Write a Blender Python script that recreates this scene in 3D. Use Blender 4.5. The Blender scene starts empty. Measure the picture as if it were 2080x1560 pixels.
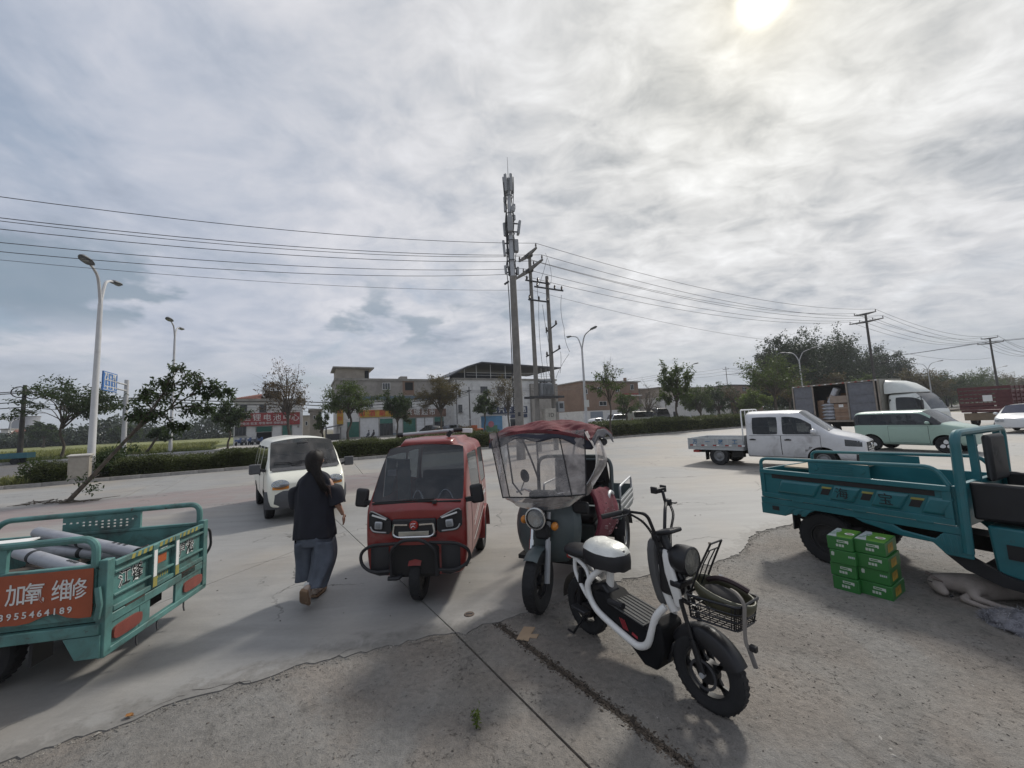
import bpy, bmesh, math, random
from mathutils import Vector, Matrix, Euler
PI = math.pi
rad = math.radians
scene = bpy.context.scene
COL = scene.collection
# ------------------------------------------------------------------ camera
CAM_H = 1.8
FPX = 770.0
_p, _r = rad(5.5), rad(-2.6)
_F = Vector((0, math.cos(_p), math.sin(_p)))
_U0 = Vector((0, -math.sin(_p), math.cos(_p)))
_R0 = Vector((1, 0, 0))
CR = _R0 * math.cos(_r) + _U0 * math.sin(_r)
CU = _U0 * math.cos(_r) - _R0 * math.sin(_r)
CAMP = Vector((0, 0, CAM_H))
cam = bpy.data.cameras.new('camera')
cam.sensor_width = 36
cam.lens = 36 * FPX / 2080
cam.clip_start = 0.05
cam.clip_end = 6000
camo = bpy.data.objects.new('camera', cam)
COL.objects.link(camo)
camo.matrix_world = Matrix(((CR.x, CU.x, -_F.x, 0), (CR.y, CU.y, -_F.y, 0), (CR.z, CU.z, -_F.z, CAM_H), (0, 0, 0, 1)))
scene.camera = camo
def ray(x, y):
 return _F + CR * ((x - 1040) / FPX) - CU * ((y - 780) / FPX)
def G(x, y, z=0.0):
 """where the line of sight of a place in the survey photograph meets the ground"""
 d = ray(x, y)
 return CAMP + d * ((z - CAM_H) / d.z)
def at_depth(x, y, Y):
 d = ray(x, y)
 return CAMP + d * (Y / d.y)
# ------------------------------------------------------------------ light
SUN = ray(1552, -8).normalized()
SUN_EL = math.asin(SUN.z)
SUN_AZ = math.atan2(SUN.x, SUN.y)
sl = bpy.data.lights.new('sun', 'SUN')
sl.energy = 2.1
sl.angle = rad(7.0)
sl.color = (1.0, 0.955, 0.88)
so = bpy.data.objects.new('sun', sl)
COL.objects.link(so)
so.rotation_euler = (-SUN).to_track_quat('-Z', 'Y').to_euler()
so.location = (10, 20, 30)
scene.view_settings.view_transform = 'Standard'
scene.view_settings.look = 'None'
scene.view_settings.gamma = 1
scene.view_settings.exposure = 0.28
scene.view_settings.use_curve_mapping = False
scene.cycles.max_bounces = 6
scene.cycles.transparent_max_bounces = 16
scene.cycles.use_denoising = True
world = bpy.data.worlds.new('World')
scene.world = world
world.use_nodes = True
SKY_STRENGTH = 0.1
class NT:
 """small helper to wire shader nodes"""
 def __init__(s, tree):
  s.t = tree
  s.t.nodes.clear()
 def n(s, typ, ins=None, **kw):
  nd = s.t.nodes.new(typ)
  for k, v in kw.items():
   setattr(nd, k, v)
  for k, v in (ins or {}).items():
   sock = nd.inputs[k]
   if isinstance(v, bpy.types.NodeSocket):
    s.t.links.new(v, sock)
   else:
    if hasattr(sock.default_value, '__len__') and hasattr(v, '__len__') and len(v) == 3 and len(sock.default_value) == 4:
     v = (*v, 1)
    sock.default_value = v
  return nd
 def math(s, op, a, b=0.0, c=0.0, clamp=False):
  nd = s.n('ShaderNodeMath', {0: a, 1: b, 2: c}, operation=op)
  nd.use_clamp = clamp
  return nd.outputs[0]
 def mix(s, fac, a, b, mode='MIX'):
  nd = s.t.nodes.new('ShaderNodeMix')
  nd.data_type = 'RGBA'
  nd.blend_type = mode
  for k, v in ((0, fac), (6, a), (7, b)):
   if isinstance(v, bpy.types.NodeSocket):
    s.t.links.new(v, nd.inputs[k])
   else:
    nd.inputs[k].default_value = (*v, 1) if hasattr(v, '__len__') and len(v) == 3 else v
  return nd.outputs[2]
 def ramp(s, fac, lo, hi, a=0.0, b=1.0):
  nd = s.n('ShaderNodeMapRange', {0: fac, 1: lo, 2: hi, 3: a, 4: b}, interpolation_type='SMOOTHSTEP')
  return nd.outputs[0]
 def noise(s, vec, scale, detail=4, rough=0.55, dist=0.0, out=0):
  ins = {'Scale': scale, 'Detail': detail, 'Roughness': rough, 'Distortion': dist}
  if vec is not None:
   ins['Vector'] = vec
  return s.n('ShaderNodeTexNoise', ins).outputs[out]
def make_world():
 T = NT(world.node_tree)
 g = T.n('ShaderNodeTexCoord').outputs['Generated']
 sep = T.n('ShaderNodeSeparateXYZ', {0: g})
 X, Y, Z = sep.outputs
 zc = T.math('ADD', T.math('MAXIMUM', Z, 0.0), 0.20)
 P = T.n('ShaderNodeCombineXYZ', {0: T.math('DIVIDE', X, zc), 1: T.math('DIVIDE', Y, zc), 2: 0.0}).outputs[0]
 Pr = T.n('ShaderNodeMapping', {'Vector': P, 'Rotation': (0, 0, rad(28)), 'Scale': (1.0, 1.5, 1)}).outputs[0]
 big = T.noise(P, 0.75, 7, 0.55, 0.35)
 mid = T.noise(P, 2.0, 7, 0.55, 0.45)
 fine = T.noise(Pr, 5.5, 6, 0.6, 0.4)
 sky = T.n('ShaderNodeTexSky', sky_type='NISHITA', sun_disc=False, sun_elevation=SUN_EL, sun_rotation=SUN_AZ)
 sky.air_density = 1.2
 sky.dust_density = 2.5
 sund = T.n('ShaderNodeVectorMath', {0: g, 1: tuple(SUN)}, operation='DOT_PRODUCT').outputs['Value']
 dpos = T.math('MAXIMUM', sund, 0.0)
 wide = T.math('POWER', dpos, 3.6)
 halo = T.math('POWER', dpos, 30.0)
 core = T.math('POWER', dpos, 260.0)
 disc = T.math('POWER', dpos, 3400.0)
 v = T.math('ADD', 0.50, T.math('MULTIPLY', T.math('SUBTRACT', mid, 0.5), 0.50))
 v = T.math('ADD', v, T.math('MULTIPLY', T.math('SUBTRACT', fine, 0.5), T.math('ADD', 0.13, T.math('MULTIPLY', wide, 0.75))))
 v = T.math('SUBTRACT', v, T.math('MULTIPLY', T.ramp(big, 0.46, 0.68), 0.17))
 v = T.math('ADD', v, T.math('MULTIPLY', wide, 0.15))
 v = T.math('MAXIMUM', v, 0.25)
 tint = T.mix(T.ramp(v, 0.36, 0.62), (0.83, 0.94, 1.16), (0.975, 0.985, 1.07))
 tint = T.mix(T.math('MULTIPLY', wide, 0.8, clamp=True), tint, (1.0, 1.0, 0.955))
 cloud = T.n('ShaderNodeVectorMath', {0: tint, 'Scale': T.math('MULTIPLY', v, 10.0)}, operation='SCALE').outputs[0]
 gap = T.math('MULTIPLY', T.ramp(T.noise(P, 1.15, 6, 0.58, 0.5), 0.53, 0.68), T.math('SUBTRACT', 0.75, T.math('MULTIPLY', wide, 0.9), clamp=True))
 blue = T.n('ShaderNodeVectorMath', {0: sky.outputs[0], 'Scale': 0.75}, operation='SCALE').outputs[0]
 blue = T.mix(0.45, blue, (3.1, 4.0, 5.2))
 c = T.mix(gap, cloud, blue)
 low = T.n('ShaderNodeMapping', {'Vector': g, 'Scale': (4.2, 4.2, 9.5), 'Location': (0.35, 0.2, 0.0)}).outputs[0]
 lown = T.ramp(T.noise(low, 1.25, 5, 0.5, 0.1), 0.50, 0.585)
 band = T.math('MULTIPLY', T.ramp(Z, 0.17, 0.23), T.ramp(Z, 0.38, 0.30))
 lowm = T.math('MULTIPLY', T.math('MULTIPLY', lown, band), T.math('SUBTRACT', 0.85, T.math('MULTIPLY', wide, 1.3), clamp=True))
 c = T.mix(lowm, c, (2.1, 2.7, 3.35))
 c = T.mix(T.math('MULTIPLY', T.ramp(Z, 0.24, 0.0), 0.85), c, (3.85, 4.15, 4.5))
 mod = T.math('ADD', 0.55, T.math('MULTIPLY', mid, 0.9))
 gl = T.mix(1.0, (0, 0, 0), (0, 0, 0), 'ADD')
 for fac, col in ((T.math('MULTIPLY', halo, mod), (0.8, 0.7, 0.4)), (T.math('MULTIPLY', core, mod), (1.2, 0.9, 0.3)), (disc, (40, 37, 28))):
  gl = T.mix(1.0, gl, T.n('ShaderNodeVectorMath', {0: col, 'Scale': fac}, operation='SCALE').outputs[0], 'ADD')
 c = T.mix(1.0, c, gl, 'ADD')
 c = T.mix(T.ramp(Z, -0.01, -0.06), c, (1.6, 1.6, 1.5))
 bg = T.n('ShaderNodeBackground', {'Color': c, 'Strength': SKY_STRENGTH})
 out = T.n('ShaderNodeOutputWorld', {'Surface': bg.outputs[0]})
make_world()
# ------------------------------------------------------------------ materials
_mats = {}
def mat(name, col, rough=0.6, metal=0.0, var=0.12, scale=6.0, bump=0.0, bscale=None, dirt=0.0, chips=0.0, dcol=(0.16, 0.14, 0.12), coat=0.0, island=0.0, spec=0.5, dscale=2.2):
 """opaque surface with uneven colour, grain and blotchy dirt"""
 if name in _mats:
  return _mats[name]
 m = bpy.data.materials.new(name)
 m.use_nodes = True
 T = NT(m.node_tree)
 oc = T.n('ShaderNodeTexCoord').outputs['Object']
 n1 = T.noise(oc, scale, 6, 0.6, 0.2)
 lo = tuple(c * (1 - var) for c in col)
 hi = tuple(min(c * (1 + var), 1) for c in col)
 c = T.mix(T.ramp(n1, 0.3, 0.7), lo, hi)
 if island:
  ri = T.n('ShaderNodeNewGeometry').outputs['Random Per Island']
  k = T.math('ADD', 1 - island, T.math('MULTIPLY', ri, 2 * island))
  c = T.n('ShaderNodeVectorMath', {0: c, 'Scale': k}, operation='SCALE').outputs[0]
 r = T.math('ADD', rough - 0.08, T.math('MULTIPLY', n1, 0.16), clamp=True)
 if dirt:
  d = T.ramp(T.noise(oc, dscale, 8, 0.68, 0.6), 0.62 - dirt * 0.3, 0.72)
  c = T.mix(T.math('MULTIPLY', d, min(dirt * 1.2, 0.9)), c, dcol)
  r = T.math('ADD', r, T.math('MULTIPLY', d, 0.25), clamp=True)
 if chips:
  k = T.math('MULTIPLY', T.ramp(T.noise(oc, 13.0, 6, 0.7, 0.5), 0.64, 0.67), T.ramp(T.noise(oc, 1.7, 3), 0.42, 0.56))
  c = T.mix(T.math('MULTIPLY', k, chips), c, (0.06, 0.035, 0.022))
 ins = {'Base Color': c, 'Roughness': r, 'Metallic': metal, 'Coat Weight': coat, 'Specular IOR Level': spec}
 if coat:
  ins['Coat Roughness'] = 0.12
 if bump:
  bn = T.noise(oc, bscale or scale * 6, 6, 0.65)
  ins['Normal'] = T.n('ShaderNodeBump', {'Height': bn, 'Strength': bump, 'Distance': 0.02}).outputs[0]
 b = T.n('ShaderNodeBsdfPrincipled', ins)
 T.n('ShaderNodeOutputMaterial', {'Surface': b.outputs[0]})
 m.diffuse_color = (*col, 1)
 _mats[name] = m
 return m
def leafmat(name, col, trans=0.35, var=0.45, col2=None):
 m = bpy.data.materials.new(name)
 m.use_nodes = True
 T = NT(m.node_tree)
 ri = T.n('ShaderNodeNewGeometry').outputs['Random Per Island']
 oc = T.n('ShaderNodeTexCoord').outputs['Object']
 big = T.noise(oc, 0.9, 3, 0.5)
 a = tuple(c * (1 - var) for c in col)
 b = tuple(c * (1 + var) for c in (col2 or col))
 f = T.math('ADD', T.math('MULTIPLY', ri, 0.6), T.math('MULTIPLY', T.ramp(big, 0.35, 0.65), 0.4))
 c = T.mix(f, a, b)
 p = T.n('ShaderNodeBsdfPrincipled', {'Base Color': c, 'Roughness': 0.5, 'Specular IOR Level': 0.35})
 t = T.n('ShaderNodeBsdfTranslucent', {'Color': T.mix(0.5, c, (col[0] * 1.8, col[1] * 1.8, col[2]))})
 mx = T.n('ShaderNodeMixShader', {0: trans, 1: p.outputs[0], 2: t.outputs[0]})
 T.n('ShaderNodeOutputMaterial', {'Surface': mx.outputs[0]})
 _mats[name] = m
 return m
def glassmat(name, tint=(0.6, 0.65, 0.66), opac=0.25, rough=0.03, body=(0.02, 0.022, 0.024), dirt=0.0, film=0.0):
 """thin pane: tinted see-through, mirror sheen by angle, some dust"""
 m = bpy.data.materials.new(name)
 m.use_nodes = True
 T = NT(m.node_tree)
 oc = T.n('ShaderNodeTexCoord').outputs['Object']
 tr = T.n('ShaderNodeBsdfTransparent', {'Color': tint})
 df = T.n('ShaderNodeBsdfPrincipled', {'Base Color': body, 'Roughness': 0.4})
 base = T.n('ShaderNodeMixShader', {0: opac, 1: tr.outputs[0], 2: df.outputs[0]})
 if film:
  dn = T.ramp(T.noise(oc, 3.5, 7, 0.65, 0.4), 0.35, 0.75)
  dd = T.n('ShaderNodeBsdfDiffuse', {'Color': (0.42, 0.38, 0.35)})
  base = T.n('ShaderNodeMixShader', {0: T.math('MULTIPLY', dn, film), 1: base.outputs[0], 2: dd.outputs[0]})
 gl = T.n('ShaderNodeBsdfGlossy', {'Color': (0.95, 0.97, 1.0), 'Roughness': rough})
 fr = T.n('ShaderNodeFresnel', {'IOR': 1.5})
 mx = T.n('ShaderNodeMixShader', {0: fr.outputs[0], 1: base.outputs[0], 2: gl.outputs[0]})
 T.n('ShaderNodeOutputMaterial', {'Surface': mx.outputs[0]})
 _mats[name] = m
 return m
# ------------------------------------------------------------------ objects
def thing(name, label, cat, loc=(0, 0, 0), rz=0.0, group=None):
 o = bpy.data.objects.new(name, None)
 o.empty_display_size = 0.2
 COL.objects.link(o)
 o.location = loc
 o.rotation_euler = (0, 0, rz)
 return tag(o, label, cat, group)
def tag(o, label, cat, group=None):
 o['label'] = label
 o['category'] = cat
 if group:
  o['group'] = group
 return o
def copy_thing(root, loc, rz, label, group=None):
 def rec(o, par):
  c = o.copy()
  COL.objects.link(c)
  c.parent = par
  for ch in kids.get(o.name, []):
   rec(ch, c)
  return c
 kids = {}
 for o in bpy.data.objects:
  if o.parent:
   kids.setdefault(o.parent.name, []).append(o)
 r = rec(root, None)
 r.location = loc
 r.rotation_euler = (0, 0, rz)
 r['label'] = label
 if group:
  r['group'] = group
 return r
def rotm(rx=0, ry=0, rz=0):
 return Euler((rx, ry, rz)).to_matrix()
def frame_from(d):
 d = d.normalized()
 a = Vector((0, 0, 1)) if abs(d.z) < 0.95 else Vector((1, 0, 0))
 x = d.cross(a).normalized()
 return x, x.cross(d).normalized()
class MB:
 def __init__(s):
  s.v, s.f, s.m = [], [], []
  s.x = None
 def add(s, vs, fs, mi=0):
  k = len(s.v)
  if s.x is not None:
   vs = [s.x @ Vector(p) for p in vs]
  s.v.extend(tuple(p) for p in vs)
  s.f.extend(tuple(i + k for i in f) for f in fs)
  s.m.extend([mi] * len(fs))
  return s
 def box(s, x0, x1, y0, y1, z0, z1, mi=0):
  return s.add([(x0, y0, z0), (x1, y0, z0), (x1, y1, z0), (x0, y1, z0), (x0, y0, z1), (x1, y0, z1), (x1, y1, z1), (x0, y1, z1)],
     [(0, 3, 2, 1), (4, 5, 6, 7), (0, 1, 5, 4), (1, 2, 6, 5), (2, 3, 7, 6), (3, 0, 4, 7)], mi)
 def obox(s, c, size, rot=None, mi=0):
  R = rot or Matrix.Identity(3)
  c = Vector(c)
  hx, hy, hz = (q / 2 for q in size)
  vs = [c + R @ Vector(p) for p in ((-hx, -hy, -hz), (hx, -hy, -hz), (hx, hy, -hz), (-hx, hy, -hz), (-hx, -hy, hz), (hx, -hy, hz), (hx, hy, hz), (-hx, hy, hz))]
  return s.add(vs, [(0, 3, 2, 1), (4, 5, 6, 7), (0, 1, 5, 4), (1, 2, 6, 5), (2, 3, 7, 6), (3, 0, 4, 7)], mi)
 def bar(s, p0, p1, w, h, mi=0):
  p0, p1 = Vector(p0), Vector(p1)
  d = p1 - p0
  x, y = frame_from(d)
  vs = []
  for p in (p0, p1):
   for a, b in ((-1, -1), (1, -1), (1, 1), (-1, 1)):
    vs.append(p + x * (a * w / 2) + y * (b * h / 2))
  return s.add(vs, [(0, 1, 2, 3), (7, 6, 5, 4), (0, 4, 5, 1), (1, 5, 6, 2), (2, 6, 7, 3), (3, 7, 4, 0)], mi)
 def tube(s, pts, r, n=8, mi=0, closed=False, cap=True):
  pts = [Vector(p) for p in pts]
  N = len(pts)
  rs = r if hasattr(r, '__len__') else [r] * N
  ux = None
  vs = []
  for i, p in enumerate(pts):
   if closed:
    d = pts[(i + 1) % N] - pts[i - 1]
   else:
    d = pts[min(i + 1, N - 1)] - pts[max(i - 1, 0)]
   if d.length < 1e-9:
    d = Vector((0, 0, 1))
   d.normalize()
   if ux is None:
    ux, uy = frame_from(d)
   else:
    ux = ux - d * ux.dot(d)
    if ux.length < 1e-6:
     ux, _ = frame_from(d)
    ux.normalize()
    uy = ux.cross(d)
   for k in range(n):
    a = 2 * PI * k / n
    vs.append(p + ux * (math.cos(a) * rs[i]) + uy * (math.sin(a) * rs[i]))
  fs = []
  M = N if closed else N - 1
  for i in range(M):
   j = (i + 1) % N
   for k in range(n):
    q = (k + 1) % n
    fs.append((i * n + k, j * n + k, j * n + q, i * n + q))
  if cap and not closed:
   fs.append(tuple(range(n)))
   fs.append(tuple((N - 1) * n + k for k in reversed(range(n))))
  return s.add(vs, fs, mi)
 def cyl(s, p0, p1, r0, r1=None, n=14, mi=0):
  return s.tube([p0, p1], [r0, r0 if r1 is None else r1], n, mi)
 def lathe(s, prof, c=(0, 0, 0), axis='y', n=28, mi=0, a0=0.0, a1=2 * PI):
  """prof: (radius, offset along the axis)"""
  c = Vector(c)
  full = abs(a1 - a0 - 2 * PI) < 1e-6
  K = n if full else n + 1
  vs = []
  for r, h in prof:
   for k in range(K):
    a = a0 + (a1 - a0) * k / n
    ca, sa = math.cos(a) * r, math.sin(a) * r
    p = {'y': (ca, h, sa), 'z': (ca, sa, h), 'x': (h, ca, sa)}[axis]
    vs.append(c + Vector(p))
  fs = []
  for i in range(len(prof) - 1):
   for k in range(n):
    q = (k + 1) % K
    fs.append((i * K + k, i * K + q, (i + 1) * K + q, (i + 1) * K + k))
  return s.add(vs, fs, mi)
 def prism(s, poly, axis, a, b, mi=0):
  """poly in the other two axes (x: y,z / y: x,z / z: x,y), extruded from a to b"""
  def P(u, v, w):
   return {'x': (w, u, v), 'y': (u, w, v), 'z': (u, v, w)}[axis]
  n = len(poly)
  vs = [P(u, v, a) for u, v in poly] + [P(u, v, b) for u, v in poly]
  fs = [tuple(range(n)), tuple(range(2 * n - 1, n - 1, -1))]
  fs += [(i, n + i, n + (i + 1) % n, (i + 1) % n) for i in range(n)]
  return s.add(vs, fs, mi)
 def sph(s, c, r, nu=14, nv=8, mi=0, rot=None):
  r = r if hasattr(r, '__len__') else (r, r, r)
  R = rot or Matrix.Identity(3)
  c = Vector(c)
  vs = [c + R @ Vector((0, 0, -r[2]))]
  for j in range(1, nv):
   t = -PI / 2 + PI * j / nv
   for i in range(nu):
    a = 2 * PI * i / nu
    vs.append(c + R @ Vector((r[0] * math.cos(t) * math.cos(a), r[1] * math.cos(t) * math.sin(a), r[2] * math.sin(t))))
  vs.append(c + R @ Vector((0, 0, r[2])))
  fs = []
  for i in range(nu):
   fs.append((0, 1 + (i + 1) % nu, 1 + i))
   for j in range(nv - 2):
    a, b = 1 + j * nu + i, 1 + j * nu + (i + 1) % nu
    fs.append((a, b, b + nu, a + nu))
   top = 1 + (nv - 2) * nu
   fs.append((top + i, top + (i + 1) % nu, len(vs) - 1))
  return s.add(vs, fs, mi)
 def grid(s, rows, mi=0, closed=False):
  n = len(rows[0])
  vs = [p for r in rows for p in r]
  fs = []
  for i in range(len(rows) - 1):
   for k in range(n if closed else n - 1):
    q = (k + 1) % n
    fs.append((i * n + k, i * n + q, (i + 1) * n + q, (i + 1) * n + k))
  return s.add(vs, fs, mi)
 def loft(s, rings, mi=0, cap=True):
  n = len(rings[0])
  s.grid(rings, mi, True)
  k = len(s.v) - n * len(rings)
  if cap:
   s.f.append(tuple(k + i for i in reversed(range(n))))
   s.f.append(tuple(k + (len(rings) - 1) * n + i for i in range(n)))
   s.m += [mi, mi]
  return s
 def mirror_y(s):
  k = len(s.v)
  s.v += [(x, -y, z) for x, y, z in s.v]
  s.f += [tuple(i + k for i in reversed(f)) for f in s.f]
  s.m += list(s.m)
  return s
 def mesh(s, name, mats, smooth=35, fix=True):
  me = bpy.data.meshes.new(name)
  me.from_pydata(s.v, [], s.f)
  for m in (mats if isinstance(mats, (list, tuple)) else [mats]):
   me.materials.append(m)
  if len(me.materials) > 1:
   me.polygons.foreach_set('material_index', s.m)
  if fix:
   bm = bmesh.new()
   bm.from_mesh(me)
   bmesh.ops.recalc_face_normals(bm, faces=bm.faces)
   bm.to_mesh(me)
   bm.free()
  if smooth:
   me.polygons.foreach_set('use_smooth', [True] * len(me.polygons))
   me.set_sharp_from_angle(angle=rad(smooth))
  return me
 def build(s, name, mats, parent=None, smooth=35, bev=0.0, seg=2, sub=0, fix=True, loc=None, rot=None):
  o = bpy.data.objects.new(name, s.mesh(name, mats, smooth, fix))
  COL.objects.link(o)
  o.parent = parent
  if loc is not None:
   o.location = loc
  if rot is not None:
   o.rotation_euler = rot
  if bev:
   b = o.modifiers.new('edge', 'BEVEL')
   b.width = bev
   b.segments = seg
   b.limit_method = 'ANGLE'
   b.angle_limit = rad(40)
   b.harden_normals = False
  if sub:
   q = o.modifiers.new('soft', 'SUBSURF')
   q.levels = q.render_levels = sub
  return o
def share(name, me, parent=None, loc=(0, 0, 0), rot=(0, 0, 0), sc=(1, 1, 1)):
 o = bpy.data.objects.new(name, me)
 COL.objects.link(o)
 o.parent = parent
 o.location = loc
 o.rotation_euler = rot
 o.scale = sc
 return o
def structure(o):
 o['kind'] = 'structure'
 return o
def stuff(o):
 o['kind'] = 'stuff'
 return o
def arc(p0, pm, p1, n=6):
 """quadratic curve"""
 p0, pm, p1 = Vector(p0), Vector(pm), Vector(p1)
 return [p0 * (1 - t) ** 2 + pm * (2 * t * (1 - t)) + p1 * t * t for t in (i / n for i in range(n + 1))]
def smoothpath(pts, n=5):
 pts = [Vector(p) for p in pts]
 out = []
 for i in range(len(pts) - 1):
  a, b, c, d = pts[max(i - 1, 0)], pts[i], pts[i + 1], pts[min(i + 2, len(pts) - 1)]
  for k in range(n):
   t = k / n
   out.append(0.5 * ((2 * b) + (c - a) * t + (2 * a - 5 * b + 4 * c - d) * t * t + (3 * b - a - 3 * c + d) * t ** 3))
 out.append(pts[-1])
 return out
def roundpath(pts, r, n=4, closed=False):
 """polyline with rounded corners"""
 pts = [Vector(p) for p in pts]
 out = []
 N = len(pts)
 for i, p in enumerate(pts):
  if not closed and i in (0, N - 1):
   out.append(p)
   continue
  a, b = pts[i - 1], pts[(i + 1) % N]
  da, db = (a - p), (b - p)
  ra, rb = min(r, da.length * 0.49), min(r, db.length * 0.49)
  out += arc(p + da.normalized() * ra, p, p + db.normalized() * rb, n)
 return out
_deps = None
def text_mesh(txt, size, extrude=0.0, sx=1.0, bold=0.0):
 cu = bpy.data.curves.new('lettering', 'FONT')
 cu.body = txt
 cu.size = size
 cu.align_x = 'CENTER'
 cu.align_y = 'CENTER'
 cu.extrude = extrude
 cu.offset = bold
 cu.resolution_u = 2
 o = bpy.data.objects.new('lettering', cu)
 COL.objects.link(o)
 bpy.context.view_layer.update()
 me = bpy.data.meshes.new_from_object(o.evaluated_get(bpy.context.evaluated_depsgraph_get()))
 bpy.data.objects.remove(o)
 bpy.data.curves.remove(cu)
 if sx != 1.0:
  for v in me.vertices:
   v.co.x *= sx
 return me
def lettering(txt, size, m, parent, M, name='lettering', sx=1.0, extrude=0.001, bold=0.0):
 """M: 4x4 whose x runs along the line of text, y up the letters, z out of the surface"""
 me = text_mesh(txt, size, extrude, sx, bold)
 me.materials.clear()
 me.materials.append(m)
 me.name = name
 o = bpy.data.objects.new(name, me)
 COL.objects.link(o)
 o.parent = parent
 o.matrix_local = M
 return o
def plane_at(c, xdir, up=(0, 0, 1), out=0.004):
 x = Vector(xdir).normalized()
 u = Vector(up)
 z = x.cross(u).normalized()
 y = z.cross(x).normalized()
 c = Vector(c) + z * out
 return Matrix(((x.x, y.x, z.x, c.x), (x.y, y.y, z.y, c.y), (x.z, y.z, z.z, c.z), (0, 0, 0, 1)))
def spoked_wheel(parent, c, R, W, tyre, rim, name='wheel', kind='steel', hubr=0.3, rimf=0.66, side=1, rz=0.0, spokes=5, nR=40, rimin=None):
 """wheel as a part: tyre (its own mesh), with rim as sub-part; axis along y"""
 t = MB()
 w = W / 2
 rr = R * rimf
 t.lathe([(rr, -w * 0.72), (R * 0.84, -w), (R * 0.93, -w * 0.98), (R * 0.985, -w * 0.72), (R, -w * 0.35), (R, w * 0.35), (R * 0.985, w * 0.72), (R * 0.93, w * 0.98), (R * 0.84, w), (rr, w * 0.72), (rr * 0.93, w * 0.6), (rr * 0.93, -w * 0.6), (rr, -w * 0.72)], n=nR)
 for k in range(int(nR * 0.9)):
  a = 2 * PI * k / int(nR * 0.9)
  for sgn in (-1, 1):
   Rm = Matrix.Rotation(-a, 3, 'Y')
   t.obox(Rm @ Vector((R * 0.995, sgn * w * 0.45, 0)), (R * 0.025, w * 0.6, R * 0.07), Rm @ Matrix.Rotation(sgn * 0.5, 3, 'X'))
 wh = t.build(name, tyre, parent, smooth=40, loc=c, rot=(0, 0, rz))
 r = MB()
 if kind == 'steel':
  for sg in (-1, 1):
   r.lathe([(rr * 0.99, sg * w * 0.62), (rr * 0.88, sg * w * 0.66), (rr * 0.84, sg * w * 0.45), (rr * 0.6, sg * w * 0.32), (rr * 0.42, sg * w * 0.5), (rr * 0.3, sg * w * 0.52), (rr * 0.28, sg * w * 0.68), (0.001, sg * w * 0.7)], n=28)
   for k in range(8):
    a = 2 * PI * k / 8
    r.obox((math.cos(a) * rr * 0.72, sg * w * 0.405, math.sin(a) * rr * 0.72), (rr * 0.1, w * 0.14, rr * 0.14), Matrix.Rotation(-a, 3, 'Y'), 1)
 else:
  r.lathe([(rr * 0.99, -w * 0.62), (rr * 0.99, w * 0.62), (rr * 0.86, w * 0.62), (rr * 0.86, -w * 0.62), (rr * 0.99, -w * 0.62)], n=32)
  hr = rr * hubr
  r.lathe([(0.001, -w * 0.75), (hr, -w * 0.7), (hr, w * 0.7), (0.001, w * 0.75)], n=20)
  for k in range(spokes):
   for d in (-0.13, 0.13):
    a = 2 * PI * (k + 0.5) / spokes
    p0 = Vector((math.cos(a - d * 2.2) * hr * 0.9, 0, math.sin(a - d * 2.2) * hr * 0.9))
    p1 = Vector((math.cos(a + d) * rr * 0.9, 0, math.sin(a + d) * rr * 0.9))
    r.bar(p0, p1, rr * 0.13, w * 0.6)
 r.build('rim', [rim, rimin or rim], wh, smooth=35)
 return wh
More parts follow.
